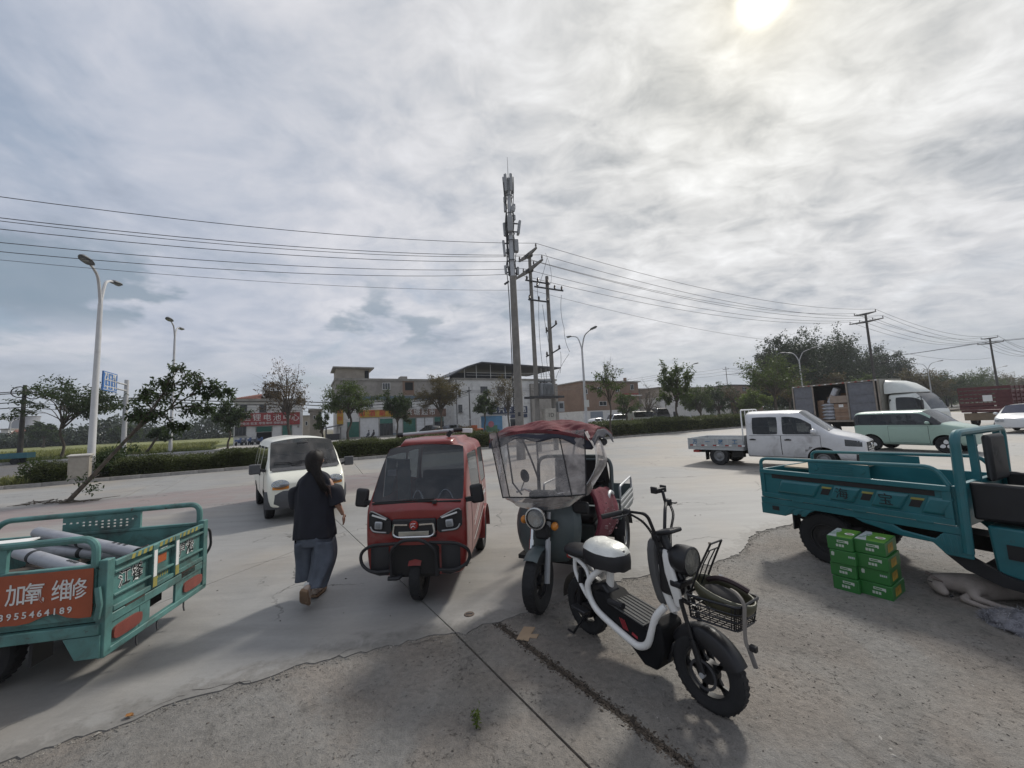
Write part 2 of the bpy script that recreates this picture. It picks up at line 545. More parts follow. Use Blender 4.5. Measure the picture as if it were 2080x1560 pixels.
# ------------------------------------------------------------------ ground
UU = Vector((0.8788, 0.4772, 0))
NN = Vector((-0.4772, 0.8788, 0))
ROAD_A = math.atan2(UU.y, UU.x)
def RS(s, t, z=0.0):
 """s metres across towards the shops, t metres along the road"""
 p = NN * s + UU * t
 return Vector((p.x, p.y, z))
def st(p):
 return p.dot(NN), p.dot(UU)
def ground_mat(name, col, kind):
 m = bpy.data.materials.new(name)
 m.use_nodes = True
 T = NT(m.node_tree)
 oc = T.n('ShaderNodeNewGeometry').outputs['Position']
 broad = T.noise(oc, 0.22, 5, 0.55, 0.6)
 blot = T.noise(oc, 1.1, 8, 0.62, 0.8)
 fine = T.noise(oc, 22.0, 8, 0.7)
 grit = T.noise(oc, 130.0, 3, 0.6)
 sep = T.n('ShaderNodeSeparateXYZ', {0: oc})
 k = T.math('ADD', 0.74, T.math('MULTIPLY', broad, 0.30))
 k = T.math('ADD', k, T.math('MULTIPLY', T.math('SUBTRACT', blot, 0.5), 0.5 if kind == 'yard' else 1.0))
 k = T.math('ADD', k, T.math('MULTIPLY', T.math('SUBTRACT', fine, 0.5), 0.22 if kind == 'yard' else 1.0))
 k = T.math('ADD', k, T.math('MULTIPLY', T.math('SUBTRACT', grit, 0.5), 0.16 if kind == 'yard' else 0.8))
 c = T.mix(T.ramp(broad, 0.4, 0.62), col, tuple(q * w for q, w in zip(col, (1.05, 0.97, 0.88))))
 if kind == 'yard':
  s = T.math('ADD', T.math('MULTIPLY', sep.outputs[0], NN.x), T.math('MULTIPLY', sep.outputs[1], NN.y))
  s = T.math('ADD', s, T.math('MULTIPLY', T.math('SUBTRACT', broad, 0.5), 2.2))
  pink = T.math('MULTIPLY', T.ramp(s, 11.5, 12.6), T.ramp(s, 16.4, 15.7))
  pink = T.math('MULTIPLY', pink, T.ramp(sep.outputs[0], 2.0, -4.0))
  pink = T.math('MULTIPLY', pink, T.math('ADD', 0.35, T.ramp(blot, 0.3, 0.6, 0.0, 0.65)))
  c = T.mix(T.math('MULTIPLY', pink, 0.85), c, (0.25, 0.195, 0.185))
  st_ = T.n('ShaderNodeMapping', {'Vector': oc, 'Rotation': (0, 0, rad(-28.5)), 'Scale': (0.35, 2.4, 1)}).outputs[0]
  drag = T.noise(st_, 1.6, 7, 0.66, 0.5)
  k = T.math('ADD', k, T.math('MULTIPLY', T.math('SUBTRACT', drag, 0.5), 0.5))
  oil = T.ramp(T.noise(oc, 2.7, 4, 0.5, 0.2), 0.69, 0.78)
  c = T.mix(T.math('MULTIPLY', oil, 0.55), c, (0.09, 0.085, 0.08))
  wv = T.n('ShaderNodeVectorMath', {0: oc, 1: T.n('ShaderNodeVectorMath', {0: T.noise(oc, 1.5, 5, 0.6, 0, 1), 'Scale': 1.1}, operation='SCALE').outputs[0]}, operation='ADD').outputs[0]
  vo = T.n('ShaderNodeTexVoronoi', {'Vector': wv, 'Scale': 0.33}, feature='DISTANCE_TO_EDGE').outputs[0]
  crack = T.math('MULTIPLY', T.ramp(vo, 0.006, 0.0015), T.ramp(T.noise(oc, 0.5, 2), 0.50, 0.56))
  c = T.mix(T.math('MULTIPLY', crack, 0.75), c, (0.06, 0.055, 0.05))
  worn = T.n('ShaderNodeAttribute', attribute_name='worn').outputs['Fac']
  worn = T.ramp(T.math('ADD', worn, T.math('MULTIPLY', T.math('SUBTRACT', T.noise(oc, 5.0, 8, 0.7, 0.8), 0.5), 1.5)), 0.38, 0.72)
  c = T.mix(T.math('MULTIPLY', worn, 0.8), c, (0.205, 0.195, 0.18))
  k = T.math('ADD', k, T.math('MULTIPLY', T.math('MULTIPLY', worn, T.math('SUBTRACT', fine, 0.5)), 0.7))
  hgt = T.math('ADD', T.math('MULTIPLY', fine, 0.5), T.math('SUBTRACT', T.math('MULTIPLY', blot, 1.0), T.math('MULTIPLY', crack, 1.5)))
  bs, bd = 0.35, 0.012
 elif kind == 'rough':
  sp = T.n('ShaderNodeTexVoronoi', {'Vector': oc, 'Scale': 38.0, 'Randomness': 1.0}).outputs
  pits = T.ramp(T.noise(oc, 34.0, 5, 0.62, 0.4), 0.585, 0.70)
  pits = T.math('MULTIPLY', pits, T.ramp(T.noise(oc, 1.7, 5, 0.65, 0.5), 0.40, 0.62, 0.15, 1.0))
  c = T.mix(T.math('MULTIPLY', pits, 0.8), c, (0.035, 0.032, 0.03))
  pale = T.math('MULTIPLY', T.ramp(sp[0], 0.22, 0.10), T.ramp(T.n('ShaderNodeSeparateXYZ', {0: sp[1]}).outputs[0], 0.80, 0.86))
  c = T.mix(T.math('MULTIPLY', pale, 0.6), c, (0.36, 0.35, 0.33))
  warm = T.ramp(T.noise(oc, 0.9, 5, 0.6, 0.6), 0.42, 0.62)
  c = T.mix(T.math('MULTIPLY', warm, 0.5), c, (0.235, 0.195, 0.16))
  dk = T.ramp(T.noise(oc, 3.2, 7, 0.7, 0.9), 0.56, 0.70)
  c = T.mix(T.math('MULTIPLY', dk, 0.5), c, (0.065, 0.06, 0.055))
  hgt = T.math('ADD', T.math('MULTIPLY', fine, 1.4), T.math('ADD', T.math('MULTIPLY', grit, 0.35), T.math('MULTIPLY', pits, -0.9)))
  bs, bd = 0.8, 0.02
 else:
  hgt = T.math('ADD', fine, T.math('MULTIPLY', grit, 0.6))
  bs, bd = 0.5, 0.012
 c = T.n('ShaderNodeVectorMath', {0: c, 'Scale': k}, operation='SCALE').outputs[0]
 bp = T.n('ShaderNodeBump', {'Height': hgt, 'Strength': bs, 'Distance': bd})
 b = T.n('ShaderNodeBsdfPrincipled', {'Base Color': c, 'Roughness': T.math('ADD', 0.46 if kind == 'yard' else 0.62, T.math('MULTIPLY', blot, 0.3)), 'Normal': bp.outputs[0], 'Specular IOR Level': 0.5})
 T.n('ShaderNodeOutputMaterial', {'Surface': b.outputs[0]})
 _mats[name] = m
 return m
M_YARD = ground_mat('yard_concrete', (0.292, 0.288, 0.278), 'yard')
M_ROUGH = ground_mat('worn_concrete', (0.225, 0.217, 0.203), 'rough')
M_ROAD = ground_mat('asphalt', (0.12, 0.12, 0.122), 'road')
M_KERB = mat('kerb_stone', (0.30, 0.285, 0.265), 0.85, var=0.25, scale=3, bump=0.4, island=0.12, dirt=0.4)
M_KERBFAR = mat('kerb_pale', (0.42, 0.41, 0.39), 0.85, var=0.2, scale=2, bump=0.3, island=0.1)
M_SOIL = mat('soil', (0.085, 0.065, 0.048), 0.95, var=0.4, scale=4, bump=0.8)
M_PAVE = mat('forecourt', (0.36, 0.345, 0.32), 0.85, var=0.2, scale=0.5, bump=0.2)
M_EARTH = mat('earth', (0.13, 0.115, 0.07), 0.95, var=0.35, scale=0.2, bump=0.5)
g = MB()
R_ = 2600
g.grid([[(-R_, -R_, -0.12), (R_, -R_, -0.12)], [(-R_, R_, -0.12), (R_, R_, -0.12)]])
structure(g.build('ground', M_EARTH, smooth=0))
EDGE = [(-60, 1575), (0, 1548), (60, 1528), (120, 1508), (190, 1490), (250, 1470), (300, 1448), (355, 1425), (420, 1405), (452, 1400), (480, 1390), (530, 1380), (560, 1370), (600, 1352), (640, 1344), (700, 1334),
  (760, 1318), (800, 1308), (840, 1300), (880, 1290), (918, 1284), (945, 1288), (980, 1268), (1000, 1263), (1030, 1258), (1060, 1246), (1095, 1236), (1150, 1216), (1210, 1196), (1250, 1180), (1330, 1165), (1400, 1152), (1440, 1146), (1482, 1132),
  (1508, 1118), (1519, 1104), (1521, 1092), (1540, 1080), (1580, 1070), (1622, 1061), (1660, 1050), (1740, 1036), (1900, 1018), (2100, 1000)]
rnd = random.Random(5)
ew = [Vector((-70, -26, 0)), Vector((-9, -1.2, 0)), Vector((-4.6, 1.25, 0))] + [G(x, y) for x, y in EDGE] + [Vector((22, 8.6, 0)), Vector((70, 12, 0))]
edge = []
for i in range(len(ew) - 1):
 a, b = ew[i], ew[i + 1]
 k = max(1, min(14, int((b - a).length / 0.05)))
 for j in range(k):
  p = a.lerp(b, j / k)
  if 2 < i < len(ew) - 3:
   p = p + Vector((0, rnd.gauss(0, 0.009) + 0.012 * math.sin(j * 1.3 + i * 2.1) + 0.008 * math.sin(j * 3.1 + i), 0))
  edge.append(p)
edge.append(ew[-1])
for i in range(1, len(edge)):
 if edge[i].x <= edge[i - 1].x:
  edge[i].x = edge[i - 1].x + 0.003
def kerb_y(x, s):
 return (s - x * NN.x) / NN.y
def split_sheet(bms, p, d, gap, keep=None):
 """cut every sheet along the line p + k d and open a gap"""
 out = []
 d = Vector(d).normalized()
 nrm = Vector((-d.y, d.x, 0))
 for bm in bms:
  if keep and not keep(bm):
   out.append(bm)
   continue
  for sg in (1, -1):
   c = bm.copy()
   bmesh.ops.bisect_plane(c, geom=c.verts[:] + c.edges[:] + c.faces[:], plane_co=p + nrm * (gap / 2 * sg), plane_no=nrm * sg, clear_inner=True)
   if c.faces:
    out.append(c)
   else:
    c.free()
  bm.free()
 return out
def raise_sheet(bm, name, m, parent, thick):
 r = bmesh.ops.extrude_face_region(bm, geom=bm.faces[:])
 for v in [q for q in r['geom'] if isinstance(q, bmesh.types.BMVert)]:
  v.co.z += thick
 bmesh.ops.recalc_face_normals(bm, faces=bm.faces)
 me = bpy.data.meshes.new(name)
 bm.to_mesh(me)
 bm.free()
 me.materials.append(m)
 o = bpy.data.objects.new(name, me)
 COL.objects.link(o)
 o.parent = parent
 return o
KS = 22.96
bm = bmesh.new()
wl = bm.verts.layers.float.new('worn')
prev = None
for i, p in enumerate(edge):
 col = []
 far = kerb_y(p.x, KS)
 for y, w in ((p.y, 1), (p.y + .13, .62), (p.y + .42, .25), (p.y + 1.0, 0), (far, 0)):
  v = bm.verts.new((p.x, min(y, far), -0.03))
  v[wl] = w
  col.append(v)
 if prev:
  for j in range(4):
   bm.faces.new((prev[j], col[j], col[j + 1], prev[j + 1]))
 prev = col
JA0, JA1 = G(745, 1115), G(920, 1280)
yard = structure(bpy.data.objects.new('concrete_yard', None))
COL.objects.link(yard)
sheets = [bm]
sheets = split_sheet(sheets, JA0, JA1 - JA0, 0.012)
sheets = split_sheet(sheets, RS(16.0, 0), UU, 0.02)
def cen(bm):
 return sum((f.calc_center_median() * f.calc_area() for f in bm.faces), Vector()) / max(sum(f.calc_area() for f in bm.faces), 1e-6)
JP = G(703, 1079)
ja_n = Vector((-(JA1 - JA0).y, (JA1 - JA0).x, 0))
sheets = split_sheet(sheets, JP, G(677, 1089) - JP, 0.01, keep=lambda b: (cen(b) - JA0).dot(ja_n) < 0 and st(cen(b))[0] < 16)
for q in ((260, 1006, 325, 975), (325, 1000, 370, 975), (755, 985, 720, 942), (1180, 905, 1130, 930)):
 a_, b_ = G(q[0], q[1]), G(q[2], q[3])
 sheets = split_sheet(sheets, a_, b_ - a_, 0.015, keep=lambda b: st(cen(b))[0] > 16)
for b_ in sheets:
 raise_sheet(b_, 'concrete_slab', M_YARD, yard, 0.03)
g = MB()
g.grid([[(-70, -26, -0.022), (70, -26, -0.022)], [(-70, 60, -0.022), (70, 60, -0.022)]])
structure(g.build('sub_base', M_SOIL, smooth=0))
ZR = -0.008
bm = bmesh.new()
prev = None
for p in edge:
 a = bm.verts.new((p.x, -26.5, -0.030))
 b = bm.verts.new((p.x, p.y + 0.03, -0.030))
 if prev:
  bm.faces.new((prev[0], a, b, prev[1]))
 prev = (a, b)
JB0, JB1 = G(1010, 1265), G(1400, 1552)
old = structure(bpy.data.objects.new('worn_concrete_ground', None))
COL.objects.link(old)
sheets = split_sheet([bm], JA1, G(1200, 1558) - JA1, 0.016)
sheets = split_sheet(sheets, JB0, JB1 - JB0, 0.045, keep=lambda b: (cen(b) - JA1).dot(Vector(((G(1200, 1558) - JA1).y, -(G(1200, 1558) - JA1).x, 0))) < 0)
for b_ in sheets:
 raise_sheet(b_, 'old_slab', M_ROUGH, old, 0.03 + ZR)
cr_ = MB()
rc = random.Random(17)
for path in (((262, 1461), (320, 1432), (377, 1409), (459, 1389), (557, 1382)), ((819, 1315), (850, 1306), (876, 1298), (921, 1290)), ((150, 1512), (210, 1492), (238, 1478)), ((1385, 1100), (1440, 1090), (1500, 1098)), ((660, 1346), (700, 1322), (740, 1318)), ((480, 1152), (540, 1140), (600, 1128))):
 pts = [G(*q) for q in path]
 fine_ = []
 for a, b in zip(pts, pts[1:]):
  k = max(2, int((b - a).length / .035))
  fine_ += [a.lerp(b, i / k) + Vector((rc.gauss(0, .007), rc.gauss(0, .010), 0)) for i in range(k)]
 rows = []
 for i, p in enumerate(fine_):
  w = .0028 * min(1, (i + 1) / 4, (len(fine_) - i) / 4) * rc.uniform(.5, 1.4)
  rows.append([(p.x, p.y - w, .0012), (p.x, p.y + w, .0012)])
 cr_.grid(rows)
structure(cr_.build('slab_cracks', mat('crack_dark', (.05, .045, .04), 1.0), smooth=0, fix=False))
# ------------------------------------------------------------------ road, median, far side
g = MB()
g.grid([[RS(26.2, -120, 0.004), RS(26.2, 260, 0.004)], [RS(49.9, -120, 0.004), RS(49.9, 260, 0.004)]])
structure(g.build('road', M_ROAD, smooth=0))
g = MB()
g.grid([[RS(23.1, -90, 0.1), RS(23.1, 200, 0.1)], [RS(26.05, -90, 0.1), RS(26.05, 200, 0.1)]])
structure(g.build('median_soil', M_SOIL, smooth=0))
g = MB()
g.grid([[RS(30.4, 20, 0.1), RS(30.4, 200, 0.1)], [RS(33.4, 20, 0.1), RS(33.4, 200, 0.1)]])
structure(g.build('inner_median_soil', M_SOIL, smooth=0))
kb = MB().box(-0.495, 0.495, -0.07, 0.07, -0.05, 0.145).mesh('kerb_stone', M_KERB)
kb2 = MB().box(-0.99, 0.99, -0.09, 0.09, -0.05, 0.17).mesh('kerb_stone', M_KERBFAR)
rk = random.Random(2)
for nm, s, me, step, t0, t1 in (('kerb', KS + 0.075, kb, 1.0, -30, 62), ('road_kerb', 26.12, kb, 1.0, -20, 30), ('far_kerb', 50.0, kb2, 2.0, -70, 60), ('inner_kerb', 30.3, kb2, 2.0, 20, 90)):
 k = structure(bpy.data.objects.new(nm, None))
 COL.objects.link(k)
 t = t0
 while t < t1:
  p = RS(s + rk.gauss(0, 0.006), t)
  share('kerb_stone', me, k, (p.x, p.y, rk.gauss(0, 0.006)), (0, 0, ROAD_A + rk.gauss(0, 0.006)))
  t += step
M_FIELD = mat('ripe_crop', (0.165, 0.175, 0.06), 0.95, var=0.35, scale=0.12, bump=1.0, bscale=3)
M_VERGE = mat('verge_turf', (0.09, 0.10, 0.04), 0.95, var=0.4, scale=0.4, bump=1.0, bscale=5)
g = MB()
g.grid([[RS(50.1, -160, 0.1), RS(50.1, -9, 0.1)], [RS(55.0, -160, 0.1), RS(55.0, -9, 0.1)]])
structure(g.build('verge', M_VERGE, smooth=0))
g = MB()
g.grid([[RS(55.0, -330, 0.1), RS(55.0, -9, 0.1)], [RS(170, -400, 0.3), RS(170, -9, 0.3)]])
structure(g.build('crop_field', M_FIELD, smooth=0))
g = MB()
g.grid([[RS(50.1, -9, 0.12), RS(50.1, 200, 0.12)], [RS(80, -9, 0.12), RS(80, 200, 0.12)]])
structure(g.build('shop_pavement', M_PAVE, smooth=0))
# ------------------------------------------------------------------ foliage helpers
M_LEAF = leafmat('leaf_green', (0.075, 0.105, 0.035))
M_LEAFD = leafmat('leaf_dark', (0.042, 0.066, 0.024), trans=0.36)
M_LEAFB = leafmat('leaf_bright', (0.11, 0.15, 0.035), trans=0.42)
M_LEAFO = leafmat('leaf_olive', (0.095, 0.092, 0.042), trans=0.35, col2=(0.11, 0.075, 0.045))
M_LEAFR = leafmat('leaf_dry', (0.105, 0.075, 0.045), trans=0.3)
M_HEDGE = leafmat('hedge_leaf', (0.060, 0.075, 0.024), trans=0.25, var=0.6, col2=(0.085, 0.10, 0.035))
M_GRASS = leafmat('grass_blade', (0.175, 0.185, 0.068), trans=0.3)
M_GRASSG = leafmat('grass_green', (0.085, 0.105, 0.03), trans=0.3)
M_BARK = mat('bark', (0.085, 0.068, 0.052), 0.9, var=0.35, scale=8, bump=0.6)
M_BARKP = mat('bark_pale', (0.17, 0.145, 0.115), 0.9, var=0.3, scale=8, bump=0.5)
def leaf(mb, p, d, L, W, rnd, droop=0.25):
 """one bent leaf of two quads"""
 d = d.normalized()
 sd = d.cross(Vector((rnd.gauss(0, .5), rnd.gauss(0, .5), 1.0)))
 if sd.length < 1e-3:
  sd = Vector((1, 0, 0))
 sd.normalize()
 up = sd.cross(d)
 k = len(mb.v)
 a = p
 b = p + d * (L * 0.5) + up * (L * 0.08)
 c = p + d * L - up * (L * droop)
 w = sd * (W / 2)
 mb.v += [tuple(a), tuple(b - w), tuple(b + w), tuple(c)]
 mb.f += [(k, k + 1, k + 3, k + 2)]
 mb.m += [0]
def rdir(rnd):
 z = rnd.uniform(-1, 1)
 a = rnd.uniform(0, 2 * PI)
 q = math.sqrt(1 - z * z)
 return Vector((q * math.cos(a), q * math.sin(a), z))
def hedge(label, s0, s1, t0, t1, h, n, seed, L=0.075, m=None, group='clipped hedges along the road', rag=0.07, z0=0.1):
 rnd = random.Random(seed)
 c = RS((s0 + s1) / 2, (t0 + t1) / 2, z0)
 o = thing('hedge', label, 'hedge', c, ROAD_A, group)
 mb = MB()
 lt, ls = (t1 - t0) / 2, (s1 - s0) / 2
 ph = [rnd.uniform(0, 6) for _ in range(6)]
 def top(x, y):
  return h * (1 + 0.07 * math.sin(x * 1.7 + ph[0]) + 0.05 * math.sin(x * 4.1 + ph[1]) + 0.05 * math.sin(x * 0.6 + ph[2]))
 for _ in range(n):
  x = rnd.uniform(-lt, lt)
  f = rnd.random()
  if f < 0.45:
   y, z = rnd.uniform(-ls, ls), None
   z = top(x, y) * (1 - 0.18 * abs(y / ls) ** 3)
  elif f < 0.85:
   z = rnd.uniform(0.02, 1) * top(x, 0)
   y = -ls * (1 - 0.18 * (z / h - 0.5) ** 2) * (1 + 0.08 * math.sin(x * 3 + ph[3]))
  else:
   z = rnd.uniform(0.02, 1) * top(x, 0)
   y = ls
  if rnd.random() < 0.08:
   x = rnd.choice((-lt, lt))
   y = rnd.uniform(-ls, ls)
   z = rnd.uniform(0, h)
  p = Vector((x + rnd.gauss(0, rag), y + rnd.gauss(0, rag), max(0.01, z + rnd.gauss(0, rag))))
  d = rdir(rnd)
  d.z = abs(d.z) * 0.8
  leaf(mb, p, d, L * rnd.uniform(0.7, 1.5), L * rnd.uniform(0.45, 0.7), rnd)
 mb.build('foliage', m or M_HEDGE, o, smooth=0, fix=False)
 st_ = MB()
 k = int((t1 - t0) / 0.35)
 for i in range(k):
  x = -lt + (i + 0.5) * 2 * lt / k + rnd.gauss(0, .05)
  for j in (-0.5, 0.15, 0.6):
   b = Vector((x, ls * j, 0))
   st_.tube([b, b + Vector((rnd.gauss(0, .06), rnd.gauss(0, .06), h * 0.5)), b + Vector((rnd.gauss(0, .12), rnd.gauss(0, .12), h * 0.88))], [0.018, 0.013, 0.006], 4)
 st_.build('stems', M_BARK, o, smooth=0, fix=False)
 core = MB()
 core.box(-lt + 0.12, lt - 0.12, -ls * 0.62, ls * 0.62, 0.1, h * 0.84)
 core.build('shade_core', mat('hedge_inner', (0.02, 0.02, 0.012), 1.0, bump=1.0, scale=9), o, smooth=0)  # solid dark block standing in for the shade inside the hedge
 return o
def T_of(px, s):
 """t along the road where the sight line at column px (near the horizon) crosses line s"""
 k = (px - 1040) / FPX
 y = s / (NN.y + NN.x * k)
 return Vector((k * y, y, 0)).dot(UU)
hedge('low ragged dark hedge beside the grey utility cabinet, kerb side', 23.55, 24.7, T_of(78, 23.6), T_of(150, 23.6), 0.62, 5000, 11, rag=0.1)
hedge('long clipped hedge on the median, right behind the fallen leaning tree', 23.5, 25.0, T_of(238, 23.6), T_of(432, 23.6), 0.66, 15000, 12, rag=0.085)
hedge('clipped hedge block on the median just left of the white van', 23.5, 25.0, T_of(440, 23.6), T_of(545, 23.6), 0.76, 11000, 13)
hedge('clipped hedge on the median between the white van and red three-wheeler', 23.5, 25.0, T_of(618, 23.6), T_of(812, 23.6), 0.9, 15000, 14)
hedge('clipped hedge on the median between red three-wheeler and rain-covered trike', 23.5, 25.0, T_of(818, 23.6), T_of(1020, 23.6), 0.95, 12000, 15, L=0.09)
hedge('clipped hedge on the median right of the concrete utility poles, behind the pale moped', 23.5, 25.0, T_of(1215, 23.6), T_of(1520, 23.6), 1.15, 16000, 16, L=0.12)
hedge('second hedge row across the side lane, in front of the parked vans', 30.7, 32.2, T_of(1200, 31), T_of(1395, 31), 1.05, 8000, 17, L=0.14)
hedge('far hedge row seen left of the silver crew-cab truck', 30.7, 32.2, T_of(1405, 31), T_of(1640, 31), 1.05, 7000, 18, L=0.18)
def bush(label, p, r, n, seed, m, L=0.1, name='bush'):
 rnd = random.Random(seed)
 o = thing(name, label, 'bush', p)
 mb = MB()
 lobes = [(rdir(rnd) * 0.5, rnd.uniform(0.45, 0.7)) for _ in range(7)]
 for _ in range(n):
  c, q = rnd.choice(lobes)
  v = c + rdir(rnd) * (q * rnd.uniform(0.6, 1.08))
  pp = Vector((v.x * r[0], v.y * r[0], r[1] * (0.5 + 0.5 * v.z)))
  if pp.z < 0.02:
   pp.z = rnd.uniform(0.02, 0.2)
  leaf(mb, pp, rdir(rnd), L * rnd.uniform(.7, 1.4), L * .55, rnd)
 mb.build('foliage', m, o, smooth=0, fix=False)
 s_ = MB()
 for i in range(9):
  a = rdir(rnd)
  s_.tube([(0, 0, 0), (a.x * r[0] * .5, a.y * r[0] * .5, r[1] * .45), (a.x * r[0] * .85, a.y * r[0] * .85, r[1] * .8)], [.02, .014, .006], 4)
 s_.build('stems', M_BARK, o, smooth=0, fix=False)
 return o
bush('tall rounded shrub on the median behind the leaning tree trunk', RS(25.0, T_of(242, 25)), (0.95, 1.5), 5500, 3, M_LEAFD, 0.09)
bush('loose shrub at the left end of the median before the utility cabinet', RS(24.0, T_of(72, 24)), (0.55, 1.05), 900, 4, M_LEAF, 0.12)
bush('reddish-brown shrub below the dark car near the supermarket', RS(31, T_of(885, 31)), (1.1, 1.3), 1600, 5, M_LEAFR, 0.12)
bush('round reddish shrub left of the blue advertising box', RS(31, T_of(942, 31)), (1.2, 1.6), 1800, 6, M_LEAFR, 0.12)
bush('dark round shrub between the two hedge rows', RS(28.9, T_of(1345, 29)), (1.5, 1.8), 2200, 7, M_LEAFD, 0.16)
mb = MB()
rg = random.Random(8)
for _ in range(2600):
 p = RS(rg.uniform(23.25, 25.9), rg.uniform(T_of(-70, 24), T_of(85, 24)), 0.1)
 leaf(mb, p, Vector((rg.gauss(0, .35), rg.gauss(0, .35), 1)), rg.uniform(.1, .38), 0.022, rg, 0.1)
stuff(mb.build('dry_grass', M_GRASS, smooth=0, fix=False))
mb = MB()
for _ in range(26000):
 s = 53.8 + 34 * rg.random() ** 1.9
 p = RS(s, rg.uniform(-75, -10 - (s - 55) * 0.12), 0.1)
 leaf(mb, p, Vector((rg.gauss(0, .3), rg.gauss(0, .3), 1)), rg.uniform(.35, .75), 0.09, rg, 0.1)
stuff(mb.build('crop', M_GRASS, smooth=0, fix=False))
mb = MB()
for _ in range(13000):
 s = rg.uniform(50.3, 54.2)
 p = RS(s, rg.uniform(-75, -9), 0.1)
 leaf(mb, p, Vector((rg.gauss(0, .4), rg.gauss(0, .4), 1)), rg.uniform(.15, .45), 0.07, rg, 0.1)
stuff(mb.build('verge_grass', M_GRASSG, smooth=0, fix=False))
# ------------------------------------------------------------------ buildings
def PS(px, py, s):
 """(t, z) where a sight line meets the upright plane s across from here"""
 d = ray(px, py)
 k = s / d.dot(NN)
 return d.dot(UU) * k, CAM_H + d.z * k
M_WHITEW = mat('white_render', (0.62, 0.61, 0.59), 0.85, var=0.10, scale=0.6, bump=0.15, bscale=6, dirt=0.45, dcol=(0.27, 0.26, 0.24), dscale=0.6)
M_GREYW = mat('grey_render', (0.27, 0.25, 0.225), 0.9, var=0.18, scale=0.7, bump=0.25, bscale=5, dirt=0.5, dcol=(0.15, 0.14, 0.13), dscale=0.5)
M_BEIGEW = mat('beige_render', (0.34, 0.30, 0.25), 0.9, var=0.15, scale=0.7, bump=0.25, bscale=5, dirt=0.4, dscale=0.5)
M_TILE = mat('roof_tile', (0.20, 0.075, 0.05), 0.85, var=0.3, scale=3, bump=0.6, dirt=0.4)
M_DARKR = mat('dark_roof_sheet', (0.055, 0.06, 0.075), 0.6, var=0.2, scale=1.5)
M_GLASSD = mat('dark_window_glass', (0.022, 0.026, 0.032), 0.08, var=0.3, scale=0.8, spec=0.7)
M_HOLE = mat('unlit_interior', (0.012, 0.012, 0.013), 0.95)
M_FRAMEW = mat('white_frame', (0.55, 0.55, 0.54), 0.5)
M_FRAMED = mat('dark_frame', (0.05, 0.05, 0.055), 0.5)
M_SHG = mat('green_shutter', (0.045, 0.15, 0.12), 0.55, var=0.15, scale=1.5, dirt=0.3)
M_SHW = mat('white_shutter', (0.62, 0.62, 0.62), 0.5, var=0.08, scale=1.5, dirt=0.3, dcol=(0.3, 0.29, 0.27))
M_SIGNR = mat('red_signboard', (0.26, 0.035, 0.035), 0.5, var=0.15, scale=1.2, dirt=0.2)
M_SIGNY = mat('yellow_signboard', (0.42, 0.25, 0.03), 0.5, var=0.2, scale=1.2, dirt=0.3)
M_SIGNB = mat('brown_signboard', (0.17, 0.10, 0.07), 0.5, var=0.2, scale=1.2)
M_SIGNN = mat('navy_signboard', (0.025, 0.035, 0.075), 0.5, var=0.2, scale=1.2)
M_LETW = mat('white_lettering', (0.62, 0.62, 0.60), 0.5, var=0.05)
M_LETR = mat('red_lettering', (0.45, 0.03, 0.03), 0.5, var=0.05)
M_CONC = mat('raw_concrete', (0.26, 0.245, 0.22), 0.9, var=0.2, scale=1, bump=0.3, dirt=0.4)
def brick_mat():
 m = bpy.data.materials.new('brickwork')
 m.use_nodes = True
 T = NT(m.node_tree)
 oc = T.n('ShaderNodeTexCoord').outputs['Object']
 n1 = T.noise(oc, 0.5, 6, 0.6)
 n2 = T.noise(T.n('ShaderNodeMapping', {'Vector': oc, 'Scale': (4, 4, 14)}).outputs[0], 1.0, 2, 0.5)
 c = T.mix(T.ramp(n1, 0.35, 0.65), (0.19, 0.125, 0.09), (0.24, 0.165, 0.12))
 c = T.mix(T.math('MULTIPLY', T.ramp(n2, 0.4, 0.6), 0.35), c, (0.17, 0.09, 0.06))
 b = T.n('ShaderNodeBsdfPrincipled', {'Base Color': c, 'Roughness': 0.9, 'Normal': T.n('ShaderNodeBump', {'Height': n2, 'Strength': 0.5, 'Distance': 0.02}).outputs[0]})
 T.n('ShaderNodeOutputMaterial', {'Surface': b.outputs[0]})
 return m
M_BRICK = brick_mat()
